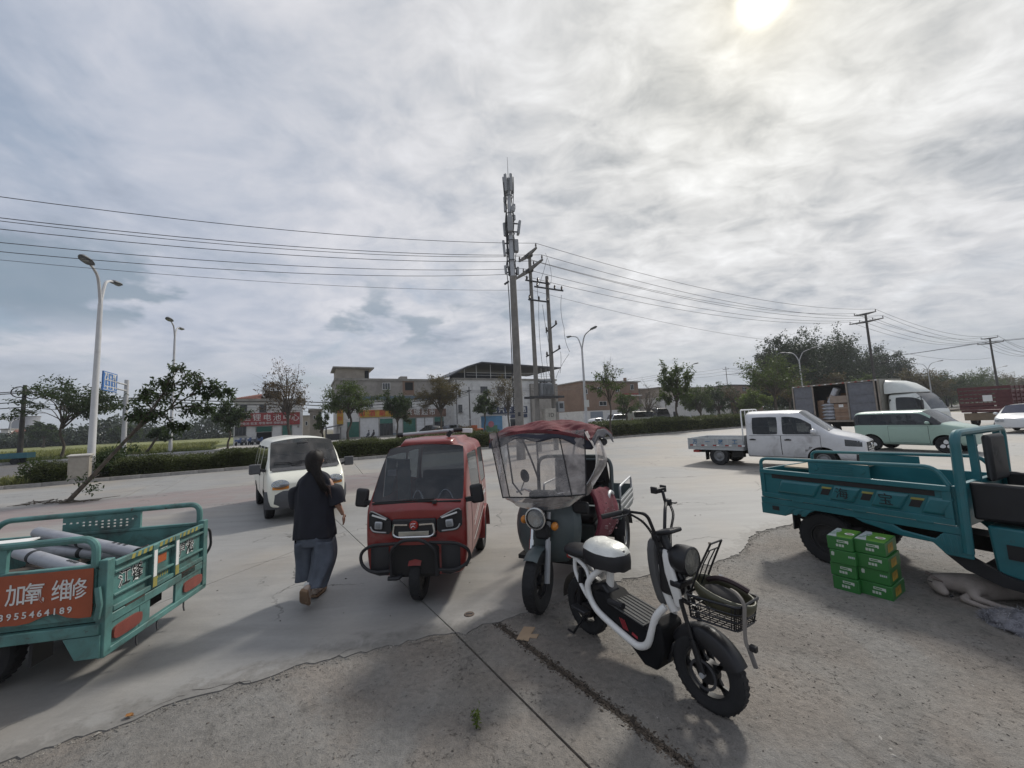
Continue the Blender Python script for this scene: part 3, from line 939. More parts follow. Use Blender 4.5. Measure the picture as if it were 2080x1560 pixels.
class Bld:
 """building whose front stands on the line s, between picture columns pa..pb"""
 def __init__(s, name, label, sl, pa, pb, depth, wall, group=None, cat='building'):
  s.s = sl
  s.t0, s.t1 = T_of(pa, sl), T_of(pb, sl)
  c = RS(sl, (s.t0 + s.t1) / 2, 0.1)
  s.tc = (s.t0 + s.t1) / 2
  s.o = thing(name, label, cat, c, ROAD_A, group)
  s.w = (s.t1 - s.t0) / 2
  s.depth = depth
  s.wall = wall
 def q(s, px, py, ds=0.0):
  t, z = PS(px, py, s.s + ds)
  return t - s.tc, z - 0.1
 def r(s, x0, y0, x1, y1):
  a, zt = s.q((x0), (y0 + y1) / 2)
  b, _ = s.q(x1, (y0 + y1) / 2)
  xm = (x0 + x1) / 2
  return a, b, s.q(xm, y1)[1], s.q(xm, y0)[1]
 def block(s, name, h0, h1, m, x0=None, x1=None, y0=0.0, y1=None, bev=0.0):
  x0 = -s.w if x0 is None else x0
  x1 = s.w if x1 is None else x1
  return MB().box(x0, x1, y0, s.depth if y1 is None else y1, h0, h1).build(name, m, s.o, bev=bev)
 def win(s, x0, y0, x1, y1, m=None, fm=None, bars=1, name='window', sill=True, proud=0.0):
  a, b, c, d = s.r(x0, y0, x1, y1)
  fr = MB()
  f = 0.07
  yy = -0.03 - proud
  fr.box(a, a + f, yy - .03, yy + .06, c, d).box(b - f, b, yy - .03, yy + .06, c, d).box(a + f, b - f, yy - .03, yy + .06, d - f, d).box(a + f, b - f, yy - .03, yy + .06, c, c + f)
  for k in range(bars):
   x = a + (b - a) * (k + 1) / (bars + 1)
   fr.box(x - .025, x + .025, yy - .02, yy + .05, c + f, d - f)
  w = fr.build(name, fm or M_FRAMEW, s.o, smooth=0)
  MB().box(a + f * .6, b - f * .6, yy + .012, yy + .028, c + f * .6, d - f * .6).build('pane', m or M_GLASSD, w, smooth=0)
  if sill:
   MB().box(a - .08, b + .08, yy - .12, yy + .04, c - .09, c - .005).build('sill', M_CONC, w, smooth=0)
  return w
 def shutter(s, x0, y0, x1, y1, m, name='roller_shutter', n=14):
  a, b, c, d = s.r(x0, y0, x1, y1)
  c = max(c, 0.03)
  sh = MB()
  rows = []
  for k in range(n + 1):
   z = c + (d - c) * k / n
   rows += [[(a, -.05, z), (b, -.05, z)], [(a, -.09, z + (d - c) / n * 0.75), (b, -.09, z + (d - c) / n * 0.75)]]
  sh.grid(rows[:-1])
  o = sh.build(name, m, s.o, smooth=0)
  for u in (a - .1, b + .003):
   MB().box(u, u + .097, -.1, .02, c, d + .05).build('guide_rail', M_CONC, o, smooth=0)
  return o
 def sign(s, x0, y0, x1, y1, m, txt=None, tm=None, size=None, name='signboard', th=0.12, tx=0.5, tz=0.5, sp=1.0):
  a, b, c, d = s.r(x0, y0, x1, y1)
  o = MB().box(a, b, -.12 - th, -.04, c, d).build(name, m, s.o, smooth=0)
  if txt:
   lettering(txt, size or (d - c) * 0.6, tm or M_LETW, o, plane_at((a + (b - a) * tx, -.12 - th, c + (d - c) * tz), (1, 0, 0), out=0.02), sx=sp, extrude=0.015, bold=0.01)
  return o
b = Bld('battery_shop', 'two-storey white shop with a long red signboard and red tiled roof', 65, 473, 612, 9, M_WHITEW)
H1 = b.q(540, 815)[1]
b.block('wall', 0, H1, M_WHITEW)
b.block('cornice', H1 + .003, H1 + .35, M_CONC, -b.w - .4, b.w + .4, -.5, 9.3)
rf = MB()
rx0, rx1 = -b.w - .2, b.q(530, 800)[0]
zt = H1 + .36
rh = b.q(500, 796)[1] - zt
rf.add([(rx0, -.3, zt), (rx1, -.3, zt), (rx1, 8, zt), (rx0, 8, zt), (rx0 + 3.2, 3.8, zt + rh), (rx1 - .2, 3.8, zt + rh)], [(0, 1, 5, 4), (1, 2, 5), (2, 3, 4, 5), (3, 0, 4), (0, 3, 2, 1)])
roof = rf.build('tiled_roof', M_TILE, b.o, smooth=0)
tl = MB()
for k in range(16):
 x = rx0 + .4 + (rx1 - rx0 - .8) * k / 15
 f = min(1.0, (x - rx0) / 3.2)
 tl.bar((x, -.33, zt + .03), (x, -.3 + 4.1 * f, zt + .03 + rh * f), .12, .07)
stuff(tl.build('tile_rows', M_TILE, roof, smooth=0))
x0, x1 = b.q(536, 800)[0], b.q(568, 800)[0]
b.block('rooftop_room', H1 + .36, b.q(552, 792)[1], M_BEIGEW, x0, x1, 1.5, 5)
mbv = MB()
rv = random.Random(77)
for _ in range(900):
 leaf(mbv, Vector((rv.uniform(x0 - .2, x1 + .2), 1.4 + rv.gauss(0, .1), rv.uniform(H1 + .5, H1 + 3.0))), rdir(rv), .25, .16, rv)
mbv.build('creeper', M_LEAFR, b.o, smooth=0, fix=False)
sb = b.sign(488, 838.5, 609, 864, M_SIGNR)
for ch, px in zip('程锂电池中心', (501, 522, 543, 563, 583, 600)):
 x, z = b.q(px, 849)
 lettering(ch, 1.05, M_LETW, sb, plane_at((x, -.24, z), (1, 0, 0), out=.02), extrude=.015)
a_, b_, c_, d_ = b.r(488, 838, 609, 864)
lettering('新能源电池 批发 零售维修 换新服务', .42, M_LETW, b.o, plane_at((a_ + (b_ - a_) * .32, -.24, c_ + (d_ - c_) * .17), (1, 0, 0), out=.02), extrude=.01)
b.win(477, 866, 500, 885, bars=2, fm=M_FRAMED)
sh = b.shutter(521, 866.5, 552, 877, M_SHG, n=8)
a_, b_, c_, d_ = b.r(521, 878, 552, 893)
MB().box(a_, b_, -.05, -.01, max(c_, .02), d_).build('open_doorway', M_HOLE, b.o, smooth=0)
b.shutter(574, 864, 592, 893, M_SHG, n=10)
b.win(527, 822, 541, 838, bars=1, fm=M_FRAMED)
b.win(488, 822, 502, 838, bars=1, fm=M_FRAMED)
b.win(572, 822, 586, 838, bars=1, fm=M_FRAMED)
MB().box(b.q(604, 860)[0], b.q(608, 860)[0], -.3, 0, b.q(606, 868)[1], b.q(606, 864)[1]).build('meter_box', M_CONC, b.o)
b = Bld('shop_block', 'three-storey grey and white block with green shutters and supermarket sign', 64, 683, 925, 10, M_GREYW)
H2 = b.q(800, 806)[1]
H3 = b.q(800, 774)[1]
b.block('lower_wall', 0, H2, M_WHITEW)
b.block('upper_wall', H2 + .003, H3, M_GREYW, -b.w - .25, b.w, -.25)
zb = b.q(800, 808)[1]
b.block('blue_band', zb - .35, zb + .25, mat('blue_grey_paint', (0.09, 0.13, 0.16), 0.8, var=.2), -b.w - .3, b.w + .05, -.32, -.003 - .25)
b.block('parapet', H3 + .003, H3 + .35, M_CONC, -b.w - .4, b.w + .1, -.4, 10.2)
xa, xb = b.q(683, 760)[0], b.q(750, 760)[0]
zp = b.q(716, 748.5)[1]
b.block('penthouse', H3 + .36, zp, M_BEIGEW, xa, xb, .2, 6)
b.block('penthouse_eaves', zp + .003, zp + .22, M_CONC, xa - .5, xb + .7, -.4, 6.4)
xa2, xb2 = b.q(741, 760)[0], b.q(749, 760)[0]
MB().box(xa2, xb2, .1, .19, H3 + .4, zp - .3).build('dark_door', M_HOLE, b.o)
xa, xb = b.q(819, 765)[0], b.q(833, 765)[0]
b.block('water_tank', H3 + .36, b.q(826, 761.5)[1], M_CONC, xa, xb, 2, 4)
b.win(706, 778, 721, 792, bars=2, proud=.25)
b.win(776, 778, 792, 792, bars=2, proud=.25)
a_, b_, c_, d_ = b.r(822, 777, 838, 793)
w = MB().box(a_, b_, -.29, -.27, c_, d_).build('empty_opening', M_HOLE, b.o, smooth=0)
MB().box(a_ - .4, b_ + .2, -.27, -.252, c_ - .8, d_ + .3).build('bare_brick_patch', M_BRICK, b.o, smooth=0)
b.win(823, 815, 838, 828, bars=2)
b.win(744, 815, 758, 828, bars=2)
b.sign(731, 832.5, 806, 847, M_SIGNY, '烟  酒  副  食', M_LETR, size=1.0, tx=.45)
sb = b.sign(808, 831, 905, 847, M_SIGNB)
for ch, px in zip('兴塘超市', (830, 846, 862, 877)):
 x, z = b.q(px, 838)
 lettering(ch, 1.15, M_LETW, sb, plane_at((x, -.24, z), (1, 0, 0), out=.02), extrude=.015)
b.shutter(706, 857, 729, 888, M_SHG)
b.shutter(731.5, 849, 769, 891, M_SHW)
b.shutter(819, 850, 844, 884, M_SHG)
b.shutter(846, 849, 862, 884, M_SHW, n=4)
b.shutter(863.5, 849, 880, 884, M_SHW, n=4)
for x0, y0, x1, y1 in ((772, 860, 797.5, 885), (883, 856, 901, 886)):
 a_, b_, c_, d_ = b.r(x0, y0, x1, y1)
 d = MB().box(a_, b_, -.06, -.01, max(c_, .02), d_).build('shop_entrance', M_GLASSD, b.o, smooth=0)
 fr = MB()
 for k in range(5):
  x = a_ + (b_ - a_) * k / 4
  fr.box(x - .04, x + .04, -.1, -.065, max(c_, .02), d_)
 fr.build('door_frame', M_FRAMED, d, smooth=0)
 MB().box(a_, b_, -.12, -.01, d_ + .01, d_ + .75).build('fascia', M_SHG, d, smooth=0)
MB().box(b.q(801, 870)[0], b.q(809, 870)[0], -.45, -.02, b.q(805, 874)[1], b.q(805, 864)[1]).build('air_conditioner', M_FRAMEW, b.o, bev=.03)
b.block('plinth', 0, .55, mat('blue_grey_tile', (0.20, 0.23, 0.26), 0.6, var=.15), b.q(798, 880)[0], b.q(818, 880)[0], -.05, -.003)
b.block('step', 0, .22, M_CONC, b.q(705, 880)[0], b.w, -1.4, -.13)
a_, _, c_, d_ = b.r(684, 830, 692, 862)
v = MB().box(a_, a_ + .9, -.28, -.1, c_, d_).build('hanging_sign', M_SIGNY, b.o, smooth=0)
lettering('住', .7, M_LETR, v, plane_at((a_ + .45, -.28, c_ + (d_ - c_) * .75), (1, 0, 0), out=.02), extrude=.01)
lettering('宿', .7, M_LETR, v, plane_at((a_ + .45, -.28, c_ + (d_ - c_) * .35), (1, 0, 0), out=.02), extrude=.01)
b = Bld('lean_to_stall', 'low dark lean-to stall with sloping black awning beside the alley', 62.5, 661, 690, 2.5, M_FRAMED, cat='stall')
zt = b.q(675, 866)[1]
st_ = MB()
for x in (-b.w, b.w):
 st_.cyl((x, 0, 0), (x, 0, zt * .9), .06, n=6).cyl((x, 2.4, 0), (x, 2.4, zt), .06, n=6)
st_.build('posts', M_FRAMED, b.o)
MB().add([(-b.w - .5, -.6, zt * .82), (b.w + .3, -.6, zt * 1.05), (b.w + .3, 2.6, zt * 1.12), (-b.w - .5, 2.6, zt * .9), (-b.w - .5, -.6, zt * .82 + .06), (b.w + .3, -.6, zt * 1.05 + .06), (b.w + .3, 2.6, zt * 1.12 + .06), (-b.w - .5, 2.6, zt * .9 + .06)],
  [(0, 3, 2, 1), (4, 5, 6, 7), (0, 1, 5, 4), (1, 2, 6, 5), (2, 3, 7, 6), (3, 0, 4, 7)]).build('awning', M_FRAMED, b.o, smooth=0)
MB().box(-b.w + .1, b.w - .1, .3, 2.3, 0, zt * .45).build('counter', M_FRAMED, b.o)
for px0, px1, py, dep, sl, lab, m in ((628, 650, 834, 12, 76, 'narrow grey house standing deep in the alley', M_GREYW), (612, 628, 846, 16, 110, 'low distant grey house at the far end of the alley', M_BEIGEW)):
 b = Bld('alley_house', lab, sl, px0, px1, dep, m)
 h = b.q((px0 + px1) / 2, py)[1]
 b.block('wall', 0, h, m)
 b.block('roof', h + .003, h + .3, M_CONC, -b.w - .3, b.w + .3, -.3, dep + .2)
 b.win(px0 + 8, py + 10, px0 + 13, py + 18, bars=0)
b = Bld('white_terrace_building', 'white three-storey building with dark metal terrace roof and navy shop sign', 62, 921, 1129, 12, M_WHITEW)
H1 = b.q(1000, 772)[1]
b.block('wall', 0, H1, M_WHITEW)
b.block('parapet', H1 + .003, H1 + .3, M_CONC, -b.w - .2, b.w + .2, -.2, 12.1)
e0 = b.q(908, 767)
pk = b.q(960, 744, 3)
e1 = b.q(1132, 750)
th = .22
rf = MB()
prof = [(e0[0], e0[1]), (b.q(936, 750, 2)[0], b.q(936, 751, 2)[1]), (pk[0], pk[1]), (e1[0], e1[1])]
rows = []
for (x, z) in prof:
 rows.append([(x, -1.2, z), (x, 12, z - .0), (x, 12, z + th), (x, -1.2, z + th)])
rf.loft(rows)
rf.build('terrace_roof', M_DARKR, b.o, smooth=0)
for k, px in enumerate((944, 968, 997, 1027, 1100, 1110, 1122)):
 x, z = b.q(px, 760)
 zz = H1 + .3
 zt = 0
 for i in range(len(prof) - 1):
  if prof[i][0] <= x <= prof[i + 1][0]:
   f = (x - prof[i][0]) / (prof[i + 1][0] - prof[i][0])
   zt = prof[i][1] + (prof[i + 1][1] - prof[i][1]) * f
 MB().cyl((x, .1, zz), (x, .1, max(zt, zz + .3)), .06, n=6).build('post', M_FRAMEW, b.o)
rl = MB()
for z in (.55, 1.0):
 rl.bar((b.q(948, 765)[0], .1, H1 + .3 + z), (b.w, .1, H1 + .3 + z), .05, .05)
rl.build('railing', M_FRAMEW, b.o, smooth=0)
b.block('terrace_back', H1 + .31, H1 + 2.2, M_DARKR, b.q(940, 760)[0], b.q(1075, 760)[0], 7, 7.2)
for q in ((931, 792, 935, 806), (976, 785, 990, 798), (1010, 785, 1024, 798), (1045, 785, 1058, 798), (931, 822, 939, 838)):
 b.win(*q, bars=1, fm=M_FRAMED)
s_ = b.sign(990, 826, 1070, 840, M_SIGNN, '新 能 汽 车 充 电', M_LETW, size=1.2, tx=.42, tz=.5)
b.sign(1000, 842, 1070, 849, M_SIGNN, '品 牌 服 务', M_LETW, size=.5, tx=.35)
for x0, x1 in ((1000, 1030), (1034, 1062), (1080, 1112)):
 a_, b_, c_, d_ = b.r(x0, 851, x1, 878)
 MB().box(a_, b_, -.06, -.01, .02, d_).build('shop_entrance', M_GLASSD, b.o, smooth=0)
dp = MB()
x = b.q(930, 840)[0]
dp.tube([(x - .2, -.12, 0), (x - .2, -.12, H1)], .06, 6)
dp.build('drainpipe', M_FRAMED, b.o)
b.block('grey_annex', 0, b.q(1100, 776)[1] - .4, M_GREYW, b.q(1076, 800)[0], b.w - .03, -.6, -.004)
b = Bld('brick_building', 'brown brick building with bare side wall and white ground floor', 66, 1181, 1296, 22, M_BRICK)
H1 = b.q(1240, 776)[1]
hw = b.q(1240, 833)[1]
b.block('white_ground_floor', 0, hw, M_WHITEW)
b.block('brick_wall', hw + .003, H1, M_BRICK, -b.w - .02, b.w + .02, -.02)
b.block('roof_slab', H1 + .003, H1 + .22, M_CONC, -b.w - .3, b.w + .5, -.5, 22.3)
for q in ((1214, 786, 1222, 796), (1217, 815, 1232, 824), (1280, 781, 1287, 792), (1185, 790, 1193, 800), (1250, 786, 1258, 796)):
 b.win(*q, bars=1, proud=.02)
MB().box(b.q(1276, 770)[0], b.q(1279, 770)[0], 1, 1.6, H1 + .23, H1 + 1.2).build('chimney', M_BRICK, b.o)
b.sign(1262, 799, 1295, 802, M_SIGNR)
a_, b_, c_, d_ = b.r(1262, 803, 1296, 812)
MB().box(a_, b_, -1.4, -.03, d_ - .2, d_).build('balcony_slab', M_WHITEW, b.o)
a_, b_, c_, d_ = b.r(1200, 836, 1225, 866)
MB().box(a_, b_, -.08, -.01, .05, d_).build('blue_grey_door', mat('blue_grey_door', (.2, .23, .27), .6), b.o)
a_, b_, c_, d_ = b.r(1232, 838, 1255, 866)
MB().box(a_, b_, -.08, -.01, .05, d_).build('white_gate', M_SHW, b.o)
b = Bld('low_grey_house', 'hazy low grey house between the brick building and the white wall', 70, 1297, 1338, 12, M_GREYW)
h = b.q(1316, 791)[1]
b.block('wall', 0, h, M_GREYW)
b.block('roof_slab', h + .003, h + .25, M_CONC, -b.w - .2, b.w + .4, -.4, 12.2)
b.win(1303, 815, 1311, 826)
b.win(1322, 815, 1330, 826)
b = Bld('whitewashed_workshop', 'long workshop with whitewashed lower wall and tan upper storey', 64, 1338, 1480, 12, M_WHITEW)
h = b.q(1400, 806)[1]
h2 = b.q(1400, 788)[1]
b.block('white_wall', 0, h, M_WHITEW)
b.block('tan_storey', h + .003, h2, M_BEIGEW, -b.w - .05, b.w, -.05)
b.block('roof_slab', h2 + .003, h2 + .2, M_CONC, -b.w - .4, b.w, -.4, 12.2)
a_, b_, c_, d_ = b.r(1368, 836, 1373, 852)
MB().box(a_, b_, -.05, -.01, .02, d_).build('dark_door', M_HOLE, b.o)
for x in (1352, 1390, 1410):
 b.win(x, 812, x + 8, 822, bars=1)
b = Bld('red_brick_house', 'red brick house partly hidden behind the trees right of the workshop', 66, 1484, 1545, 12, M_BRICK)
h = b.q(1510, 783)[1]
b.block('wall', 0, h, M_BRICK)
b.block('roof_slab', h + .003, h + .25, M_DARKR, -b.w - .3, b.w + .3, -.3, 12.2)
b.win(1508, 786, 1514, 794, bars=0, fm=M_FRAMED)
p = RS(330, T_of(48, 330))
o = thing('cooling_tower', 'pale grey cooling tower far off behind the left utility pole', 'tower', p)
prof = []
zt = CAM_H + (at_depth(48, 846, p.y).z - CAM_H)
rr = p.y * 24 / FPX
for k in range(17):
 f = k / 16
 prof.append((rr * (0.80 + 0.55 * (0.86 - f) ** 2 + (0.02 if f > .97 else 0)), zt * f))
prof.append((prof[-1][0] * .97, zt))
prof.append((prof[-1][0] * .97, zt * .8))
M_TOWER = mat('hazy_concrete', (0.28, 0.29, 0.32), 0.9, var=.08, scale=.05)
MB().lathe(prof, axis='z', n=40).build('shell', M_TOWER, o)
MB().lathe([(prof[-3][0] * 1.02, zt * .985), (prof[-3][0] * 1.03, zt), (prof[-3][0] * .99, zt)], axis='z', n=40).build('rim_walkway', M_CONC, o)
vil = [(0, 15, 873, 210, 'flat-roofed white house at the far left edge of the crop field', M_WHITEW, 0), (18, 34, 885, 200, 'small beige village house left of the cooling tower', M_BEIGEW, 1), (46, 70, 880, 190, 'village house with brown-red roof under the cooling tower', M_BEIGEW, 1),
 (148, 166, 885, 210, 'pale village house just left of the big street lamp', M_WHITEW, 0), (172, 186, 880, 215, 'pale village house seen between the two poles of the left lamp and sign', M_WHITEW, 0), (398, 408, 878, 260, 'tiny far house beyond the field at the right end of the tree belt', M_WHITEW, 0)]
for x0, x1, y, sl, lab, m, hip in vil:
 b = Bld('village_house', lab, sl, x0, x1, 8, m, group='village houses beyond the crop field', cat='house')
 h = b.q((x0 + x1) / 2, y)[1]
 h = max(h, 3)
 b.block('wall', 0, h, m)
 if hip:
  MB().prism([(-.6, h), (8.6, h), (4, h + 2.2)], 'x', -b.w - .4, b.w + .4).build('roof', M_TILE, b.o, smooth=0)
 else:
  b.block('roof', h + .01, h + .4, M_CONC, -b.w - .4, b.w + .4, -.4, 8.4)
 for k in (-.5, .4):
  MB().box(b.w * k - .7, b.w * k + .7, -.06, -.01, h * .4, h * .75).build('window', M_GLASSD, b.o, smooth=0)
# ------------------------------------------------------------------ trees
def tree(name, label, base, H, trunk_h, crown, seed, leafm, n_cl=14, n_sub=7, n_leaf=9, dens=3.6, L=0.2, lean=(0, 0), tr=0.11, bark=None, cz=None, spread=0.085, bare=0.0, group=None, flat=0.0, twig=0.018, cl_r=0.33, low=-0.7):
 """crown: (rx, ry, rz) radii; clusters of leaves hang on real limbs and twigs"""
 rnd = random.Random(seed)
 o = thing(name, label, 'tree', base, 0, group)
 lean = Vector((lean[0], lean[1], 0))
 rx, ry, rz = crown
 cc = lean * 1.0 + Vector((0, 0, (H - rz) if cz is None else cz))
 fork = Vector((lean.x * trunk_h / max(cc.z, .1), lean.y * trunk_h / max(cc.z, .1), trunk_h))
 tk, cr = MB(), MB()
 wob = [Vector((rnd.gauss(0, .03), rnd.gauss(0, .03), 0)) * trunk_h for _ in range(3)]
 base_pts = [Vector((0, 0, -.05)), fork * .33 + wob[0], fork * .66 + wob[1], fork]
 tk.tube(smoothpath(base_pts, 4), [tr * (1.35 - .12 * i) if i < 3 else tr * (1.0 - .022 * i) for i in range(13)], 8)
 cls = []
 tries = 0
 while len(cls) < n_cl and tries < 4000:
  tries += 1
  d = rdir(rnd)
  if d.z < low:
   continue
  q = rnd.uniform(0.45, 0.92)
  p = cc + Vector((d.x * rx * q, d.y * ry * q, d.z * rz * q))
  if all((p - c).length > min(rx, rz) * 0.36 for c in cls) or tries > 2500:
   cls.append(p)
 for c in cls:
  r0 = tr * rnd.uniform(.38, .6)
  mid = fork.lerp(c, .5) + Vector((rnd.gauss(0, .08) * rx, rnd.gauss(0, .08) * ry, rnd.uniform(.0, .22) * rz))
  path = smoothpath([fork - Vector((0, 0, rnd.uniform(0, .25) * trunk_h)), fork.lerp(mid, .6) + rdir(rnd) * .05 * rx, mid, c], 4)
  tk.tube(path, [r0 * (1 - .8 * i / (len(path) - 1)) for i in range(len(path))], 5, cap=False)
  for _ in range(n_sub):
   d = rdir(rnd)
   e = c + Vector((d.x * rx, d.y * ry, d.z * rz * (1 - flat))) * cl_r * rnd.uniform(.55, 1.25)
   s0 = path[rnd.randint(len(path) // 2, len(path) - 1)]
   m = s0.lerp(e, .5) + rdir(rnd) * .06 * rx
   tk.tube([s0, m, e], [twig, twig * .75, twig * .3], 3, cap=False)
   tw = (e - s0)
   if rnd.random() < bare:
    for _k in range(4):
     f = s0.lerp(e, rnd.uniform(.4, 1))
     tk.tube([f, f + (tw.normalized() + rdir(rnd) * .8) * (.22 * rz * rnd.uniform(.5, 1.2))], [twig * .5, twig * .2], 3, cap=False)
    continue
   for _k in range(int(n_leaf * dens)):
    f = rnd.uniform(.3, 1.05)
    p = s0.lerp(e, f) + Vector((rnd.gauss(0, spread) * rx, rnd.gauss(0, spread) * ry, rnd.gauss(0, spread * .8 * (1 - flat)) * rz)) * .6
    d = (rdir(rnd) + tw.normalized() * .5 + Vector((0, 0, -.25)))
    leaf(cr, p, d, L * rnd.uniform(.65, 1.35), L * rnd.uniform(.4, .65), rnd)
 tk.build('trunk', bark or M_BARK, o, smooth=60, fix=False)
 cr.build('crown', leafm, o, smooth=0, fix=False)
 return o
def size_at(px, y0, y1, p):
 """metres covered by the picture rows y0..y1 at the distance of p"""
 return (at_depth(px, y0, p.y).z - at_depth(px, y1, p.y).z)
SIDE = 'street trees along the road'
def roadtree(label, px, s, ytop, ybot_crown, half_w, seed, leafm, **kw):
 base = RS(s, T_of(px, s), 0.1)
 zt = at_depth(px, ytop, base.y).z - 0.1
 zb = at_depth(px, ybot_crown, base.y).z - 0.1
 rx = half_w * base.y / FPX
 rz = (zt - zb) / 2
 kw.setdefault('L', max(0.13, base.y * 0.0048))
 kw.setdefault('twig', max(0.012, base.y * 0.00035))
 kw.setdefault('tr', max(.08, base.y * .0030))
 th = kw.pop('th', max(0.6, zb + rz * 0.35))
 return tree('street_tree', label, base, zt, th, (rx, rx, rz), seed, leafm, group=SIDE, **kw)
roadtree('broad dark-green tree beyond the road behind the far-left utility pole', 125, 51.6, 762, 872, 92, 21, M_LEAFD, n_cl=24, n_sub=8, n_leaf=7, L=.25, flat=.35, tr=.11)
roadtree('small dense tree with white-painted stem left of the red battery shop sign', 462, 51.4, 808, 882, 36, 22, M_LEAFD, n_cl=13, n_sub=8, n_leaf=11, L=.24, tr=.10)
roadtree('half-bare tree with thin reddish twigs before the red signboard', 583, 47.5, 740, 862, 52, 23, M_LEAFR, n_cl=18, n_sub=9, n_leaf=5, bare=.35, L=.20, tr=.17)
roadtree('pale-green open tree at the left end of the green-shuttered block', 706, 48.0, 770, 850, 60, 24, M_LEAF, n_cl=20, n_sub=9, n_leaf=9, L=.23, bare=.08, tr=.15)
roadtree('compact dark tree in front of the yellow shop sign', 805, 50.5, 785, 868, 32, 25, M_LEAFD, n_cl=14, n_sub=9, n_leaf=12, L=.24, tr=.13)
roadtree('hazy olive tree with forked trunk in front of the supermarket sign', 893, 48.0, 760, 845, 48, 26, M_LEAFO, n_cl=20, n_sub=9, n_leaf=10, L=.21, bare=.1, tr=.15)
roadtree('dark conical tree before the white terrace building', 982, 52.0, 794, 850, 27, 27, M_LEAFD, n_cl=13, n_sub=9, n_leaf=12, L=.26, tr=.11)
roadtree('greyish half-bare tree between terrace building and tall monopole', 1030, 47, 752, 845, 40, 28, M_LEAFO, n_cl=16, n_sub=8, n_leaf=7, bare=.25, L=.19, tr=.12)
roadtree('sparse young tree on the yard edge right of the blue scooter, before the brick wall', 1236, 23.2, 738, 815, 42, 29, M_LEAF, n_cl=14, n_sub=8, n_leaf=5, bare=.4, L=.17, tr=.08, th=3.2)
roadtree('green roadside tree in front of the balcony of the brick building', 1268, 46, 792, 850, 30, 30, M_LEAF, n_cl=12, n_sub=8, n_leaf=6, L=.28)
roadtree('thin grey leafless tree beside the low grey house', 1312, 50, 778, 850, 32, 31, M_LEAFO, n_cl=12, n_sub=8, n_leaf=2, bare=.75, L=.22)
roadtree('loosely leaved tree beside the single-arm street lamp', 1372, 25.5, 730, 830, 40, 32, M_LEAF, n_cl=16, n_sub=8, n_leaf=9, bare=.1, L=.22, tr=.12)
roadtree('round bright-green tree before the whitewashed workshop', 1418, 42, 782, 848, 34, 33, M_LEAF, n_cl=15, n_sub=8, n_leaf=11, L=.30)
roadtree('dense dark roadside tree right of the round bright one', 1455, 45, 772, 848, 36, 34, M_LEAFD, n_cl=16, n_sub=8, n_leaf=12, L=.32)
roadtree('reddish thin tree before the red brick house', 1492, 40, 778, 845, 28, 35, M_LEAFR, n_cl=11, n_sub=7, n_leaf=4, bare=.3, L=.25)
roadtree('bright bushy tree behind the cab of the silver crew-cab truck', 1528, 36, 788, 842, 33, 36, M_LEAFB, n_cl=15, n_sub=8, n_leaf=11, L=.28)
roadtree('tall light-green tree left of the open-sided box truck', 1572, 24.5, 712, 820, 60, 37, M_LEAF, n_cl=18, n_sub=9, n_leaf=7, bare=.1, L=.24, tr=.17)
roadtree('flowering olive tree behind the left end of the box truck', 1600, 27, 745, 825, 46, 38, M_LEAFO, n_cl=14, n_sub=8, n_leaf=6, bare=.25, L=.24, tr=.14)
M_CLUMP = leafmat('clump_leaf', (0.026, 0.044, 0.018), trans=.22)
for args in ((1600, 40, 686, 850, 60, 41, 'left part of the big dark tree clump above the box truck'), (1655, 42, 668, 850, 75, 42, 'tallest dark broad-leaved tree above the box truck'), (1720, 43, 684, 850, 62, 43, 'dark broad tree in the middle of the clump above the box truck'), (1795, 42, 704, 850, 50, 44, 'right-hand dark broad tree behind the leaning power pole')):
 roadtree(args[6], args[0], args[1], args[2], args[3], args[4], args[5], M_CLUMP, n_cl=42, n_sub=9, n_leaf=20, L=.46, tr=.3)
for args in ((1690, 33, 758, 840, 40, 45, 'pale olive tree directly above the open box of the truck', M_LEAFO), (1755, 30, 765, 840, 38, 46, 'mid-green tree behind the front of the box truck', M_LEAF), (1865, 32, 748, 830, 45, 47, 'dull green tree behind the white truck cab', M_LEAFO), (1925, 33, 745, 830, 45, 48, 'olive tree between the white cab and the dark red truck', M_LEAFD),
   (1985, 34, 748, 830, 42, 49, 'dense green tree behind the dark red cargo truck', M_LEAF), (2050, 33, 752, 830, 45, 50, 'dull olive tree at the right border behind the dark red truck', M_LEAFO), (1900, 45, 760, 835, 50, 51, 'far dark tree behind the white cab', M_LEAFD), (2020, 46, 770, 830, 55, 52, 'far dark tree behind the last street lamp', M_LEAFD), (2100, 45, 765, 830, 60, 53, 'far dark tree beyond the right border', M_LEAFD)):
 roadtree(args[6], args[0], args[1], args[2], args[3], args[4], args[5], args[7], n_cl=22, n_sub=8, n_leaf=13, L=.40, tr=.16)
roadtree('small tree with a slanting stem at the roadside behind the leaning tree', 295, 51.5, 868, 900, 22, 54, M_LEAFD, n_cl=7, n_sub=6, n_leaf=9, L=.26, th=2.0, lean=(1.5, 0))
roadtree('young bamboo-like shrub tree standing in the alley', 652, 63, 835, 885, 13, 55, M_LEAF, n_cl=9, n_sub=7, n_leaf=8, L=.26)
base = G(133, 1021)
tip = at_depth(345, 800, base.y + 3.2)
tl = tree('leaning_tree', 'tree leaning far over from the pavement, its trunk slanting across the median', base, 1, 1, (1, 1, 1), 60, M_LEAFD, n_cl=0)
for c in list(tl.children):
 bpy.data.objects.remove(c)
rnd = random.Random(61)
tk, cr = MB(), MB()
def rel(px, py, dy):
 return at_depth(px, py, base.y + dy) - base
main = [Vector((0, 0, -.05)), rel(190, 965, .5), rel(255, 895, 1.1), rel(300, 855, 1.6), rel(345, 830, 2.1), rel(385, 805, 2.4), rel(425, 795, 2.6)]
mp = smoothpath(main, 4)
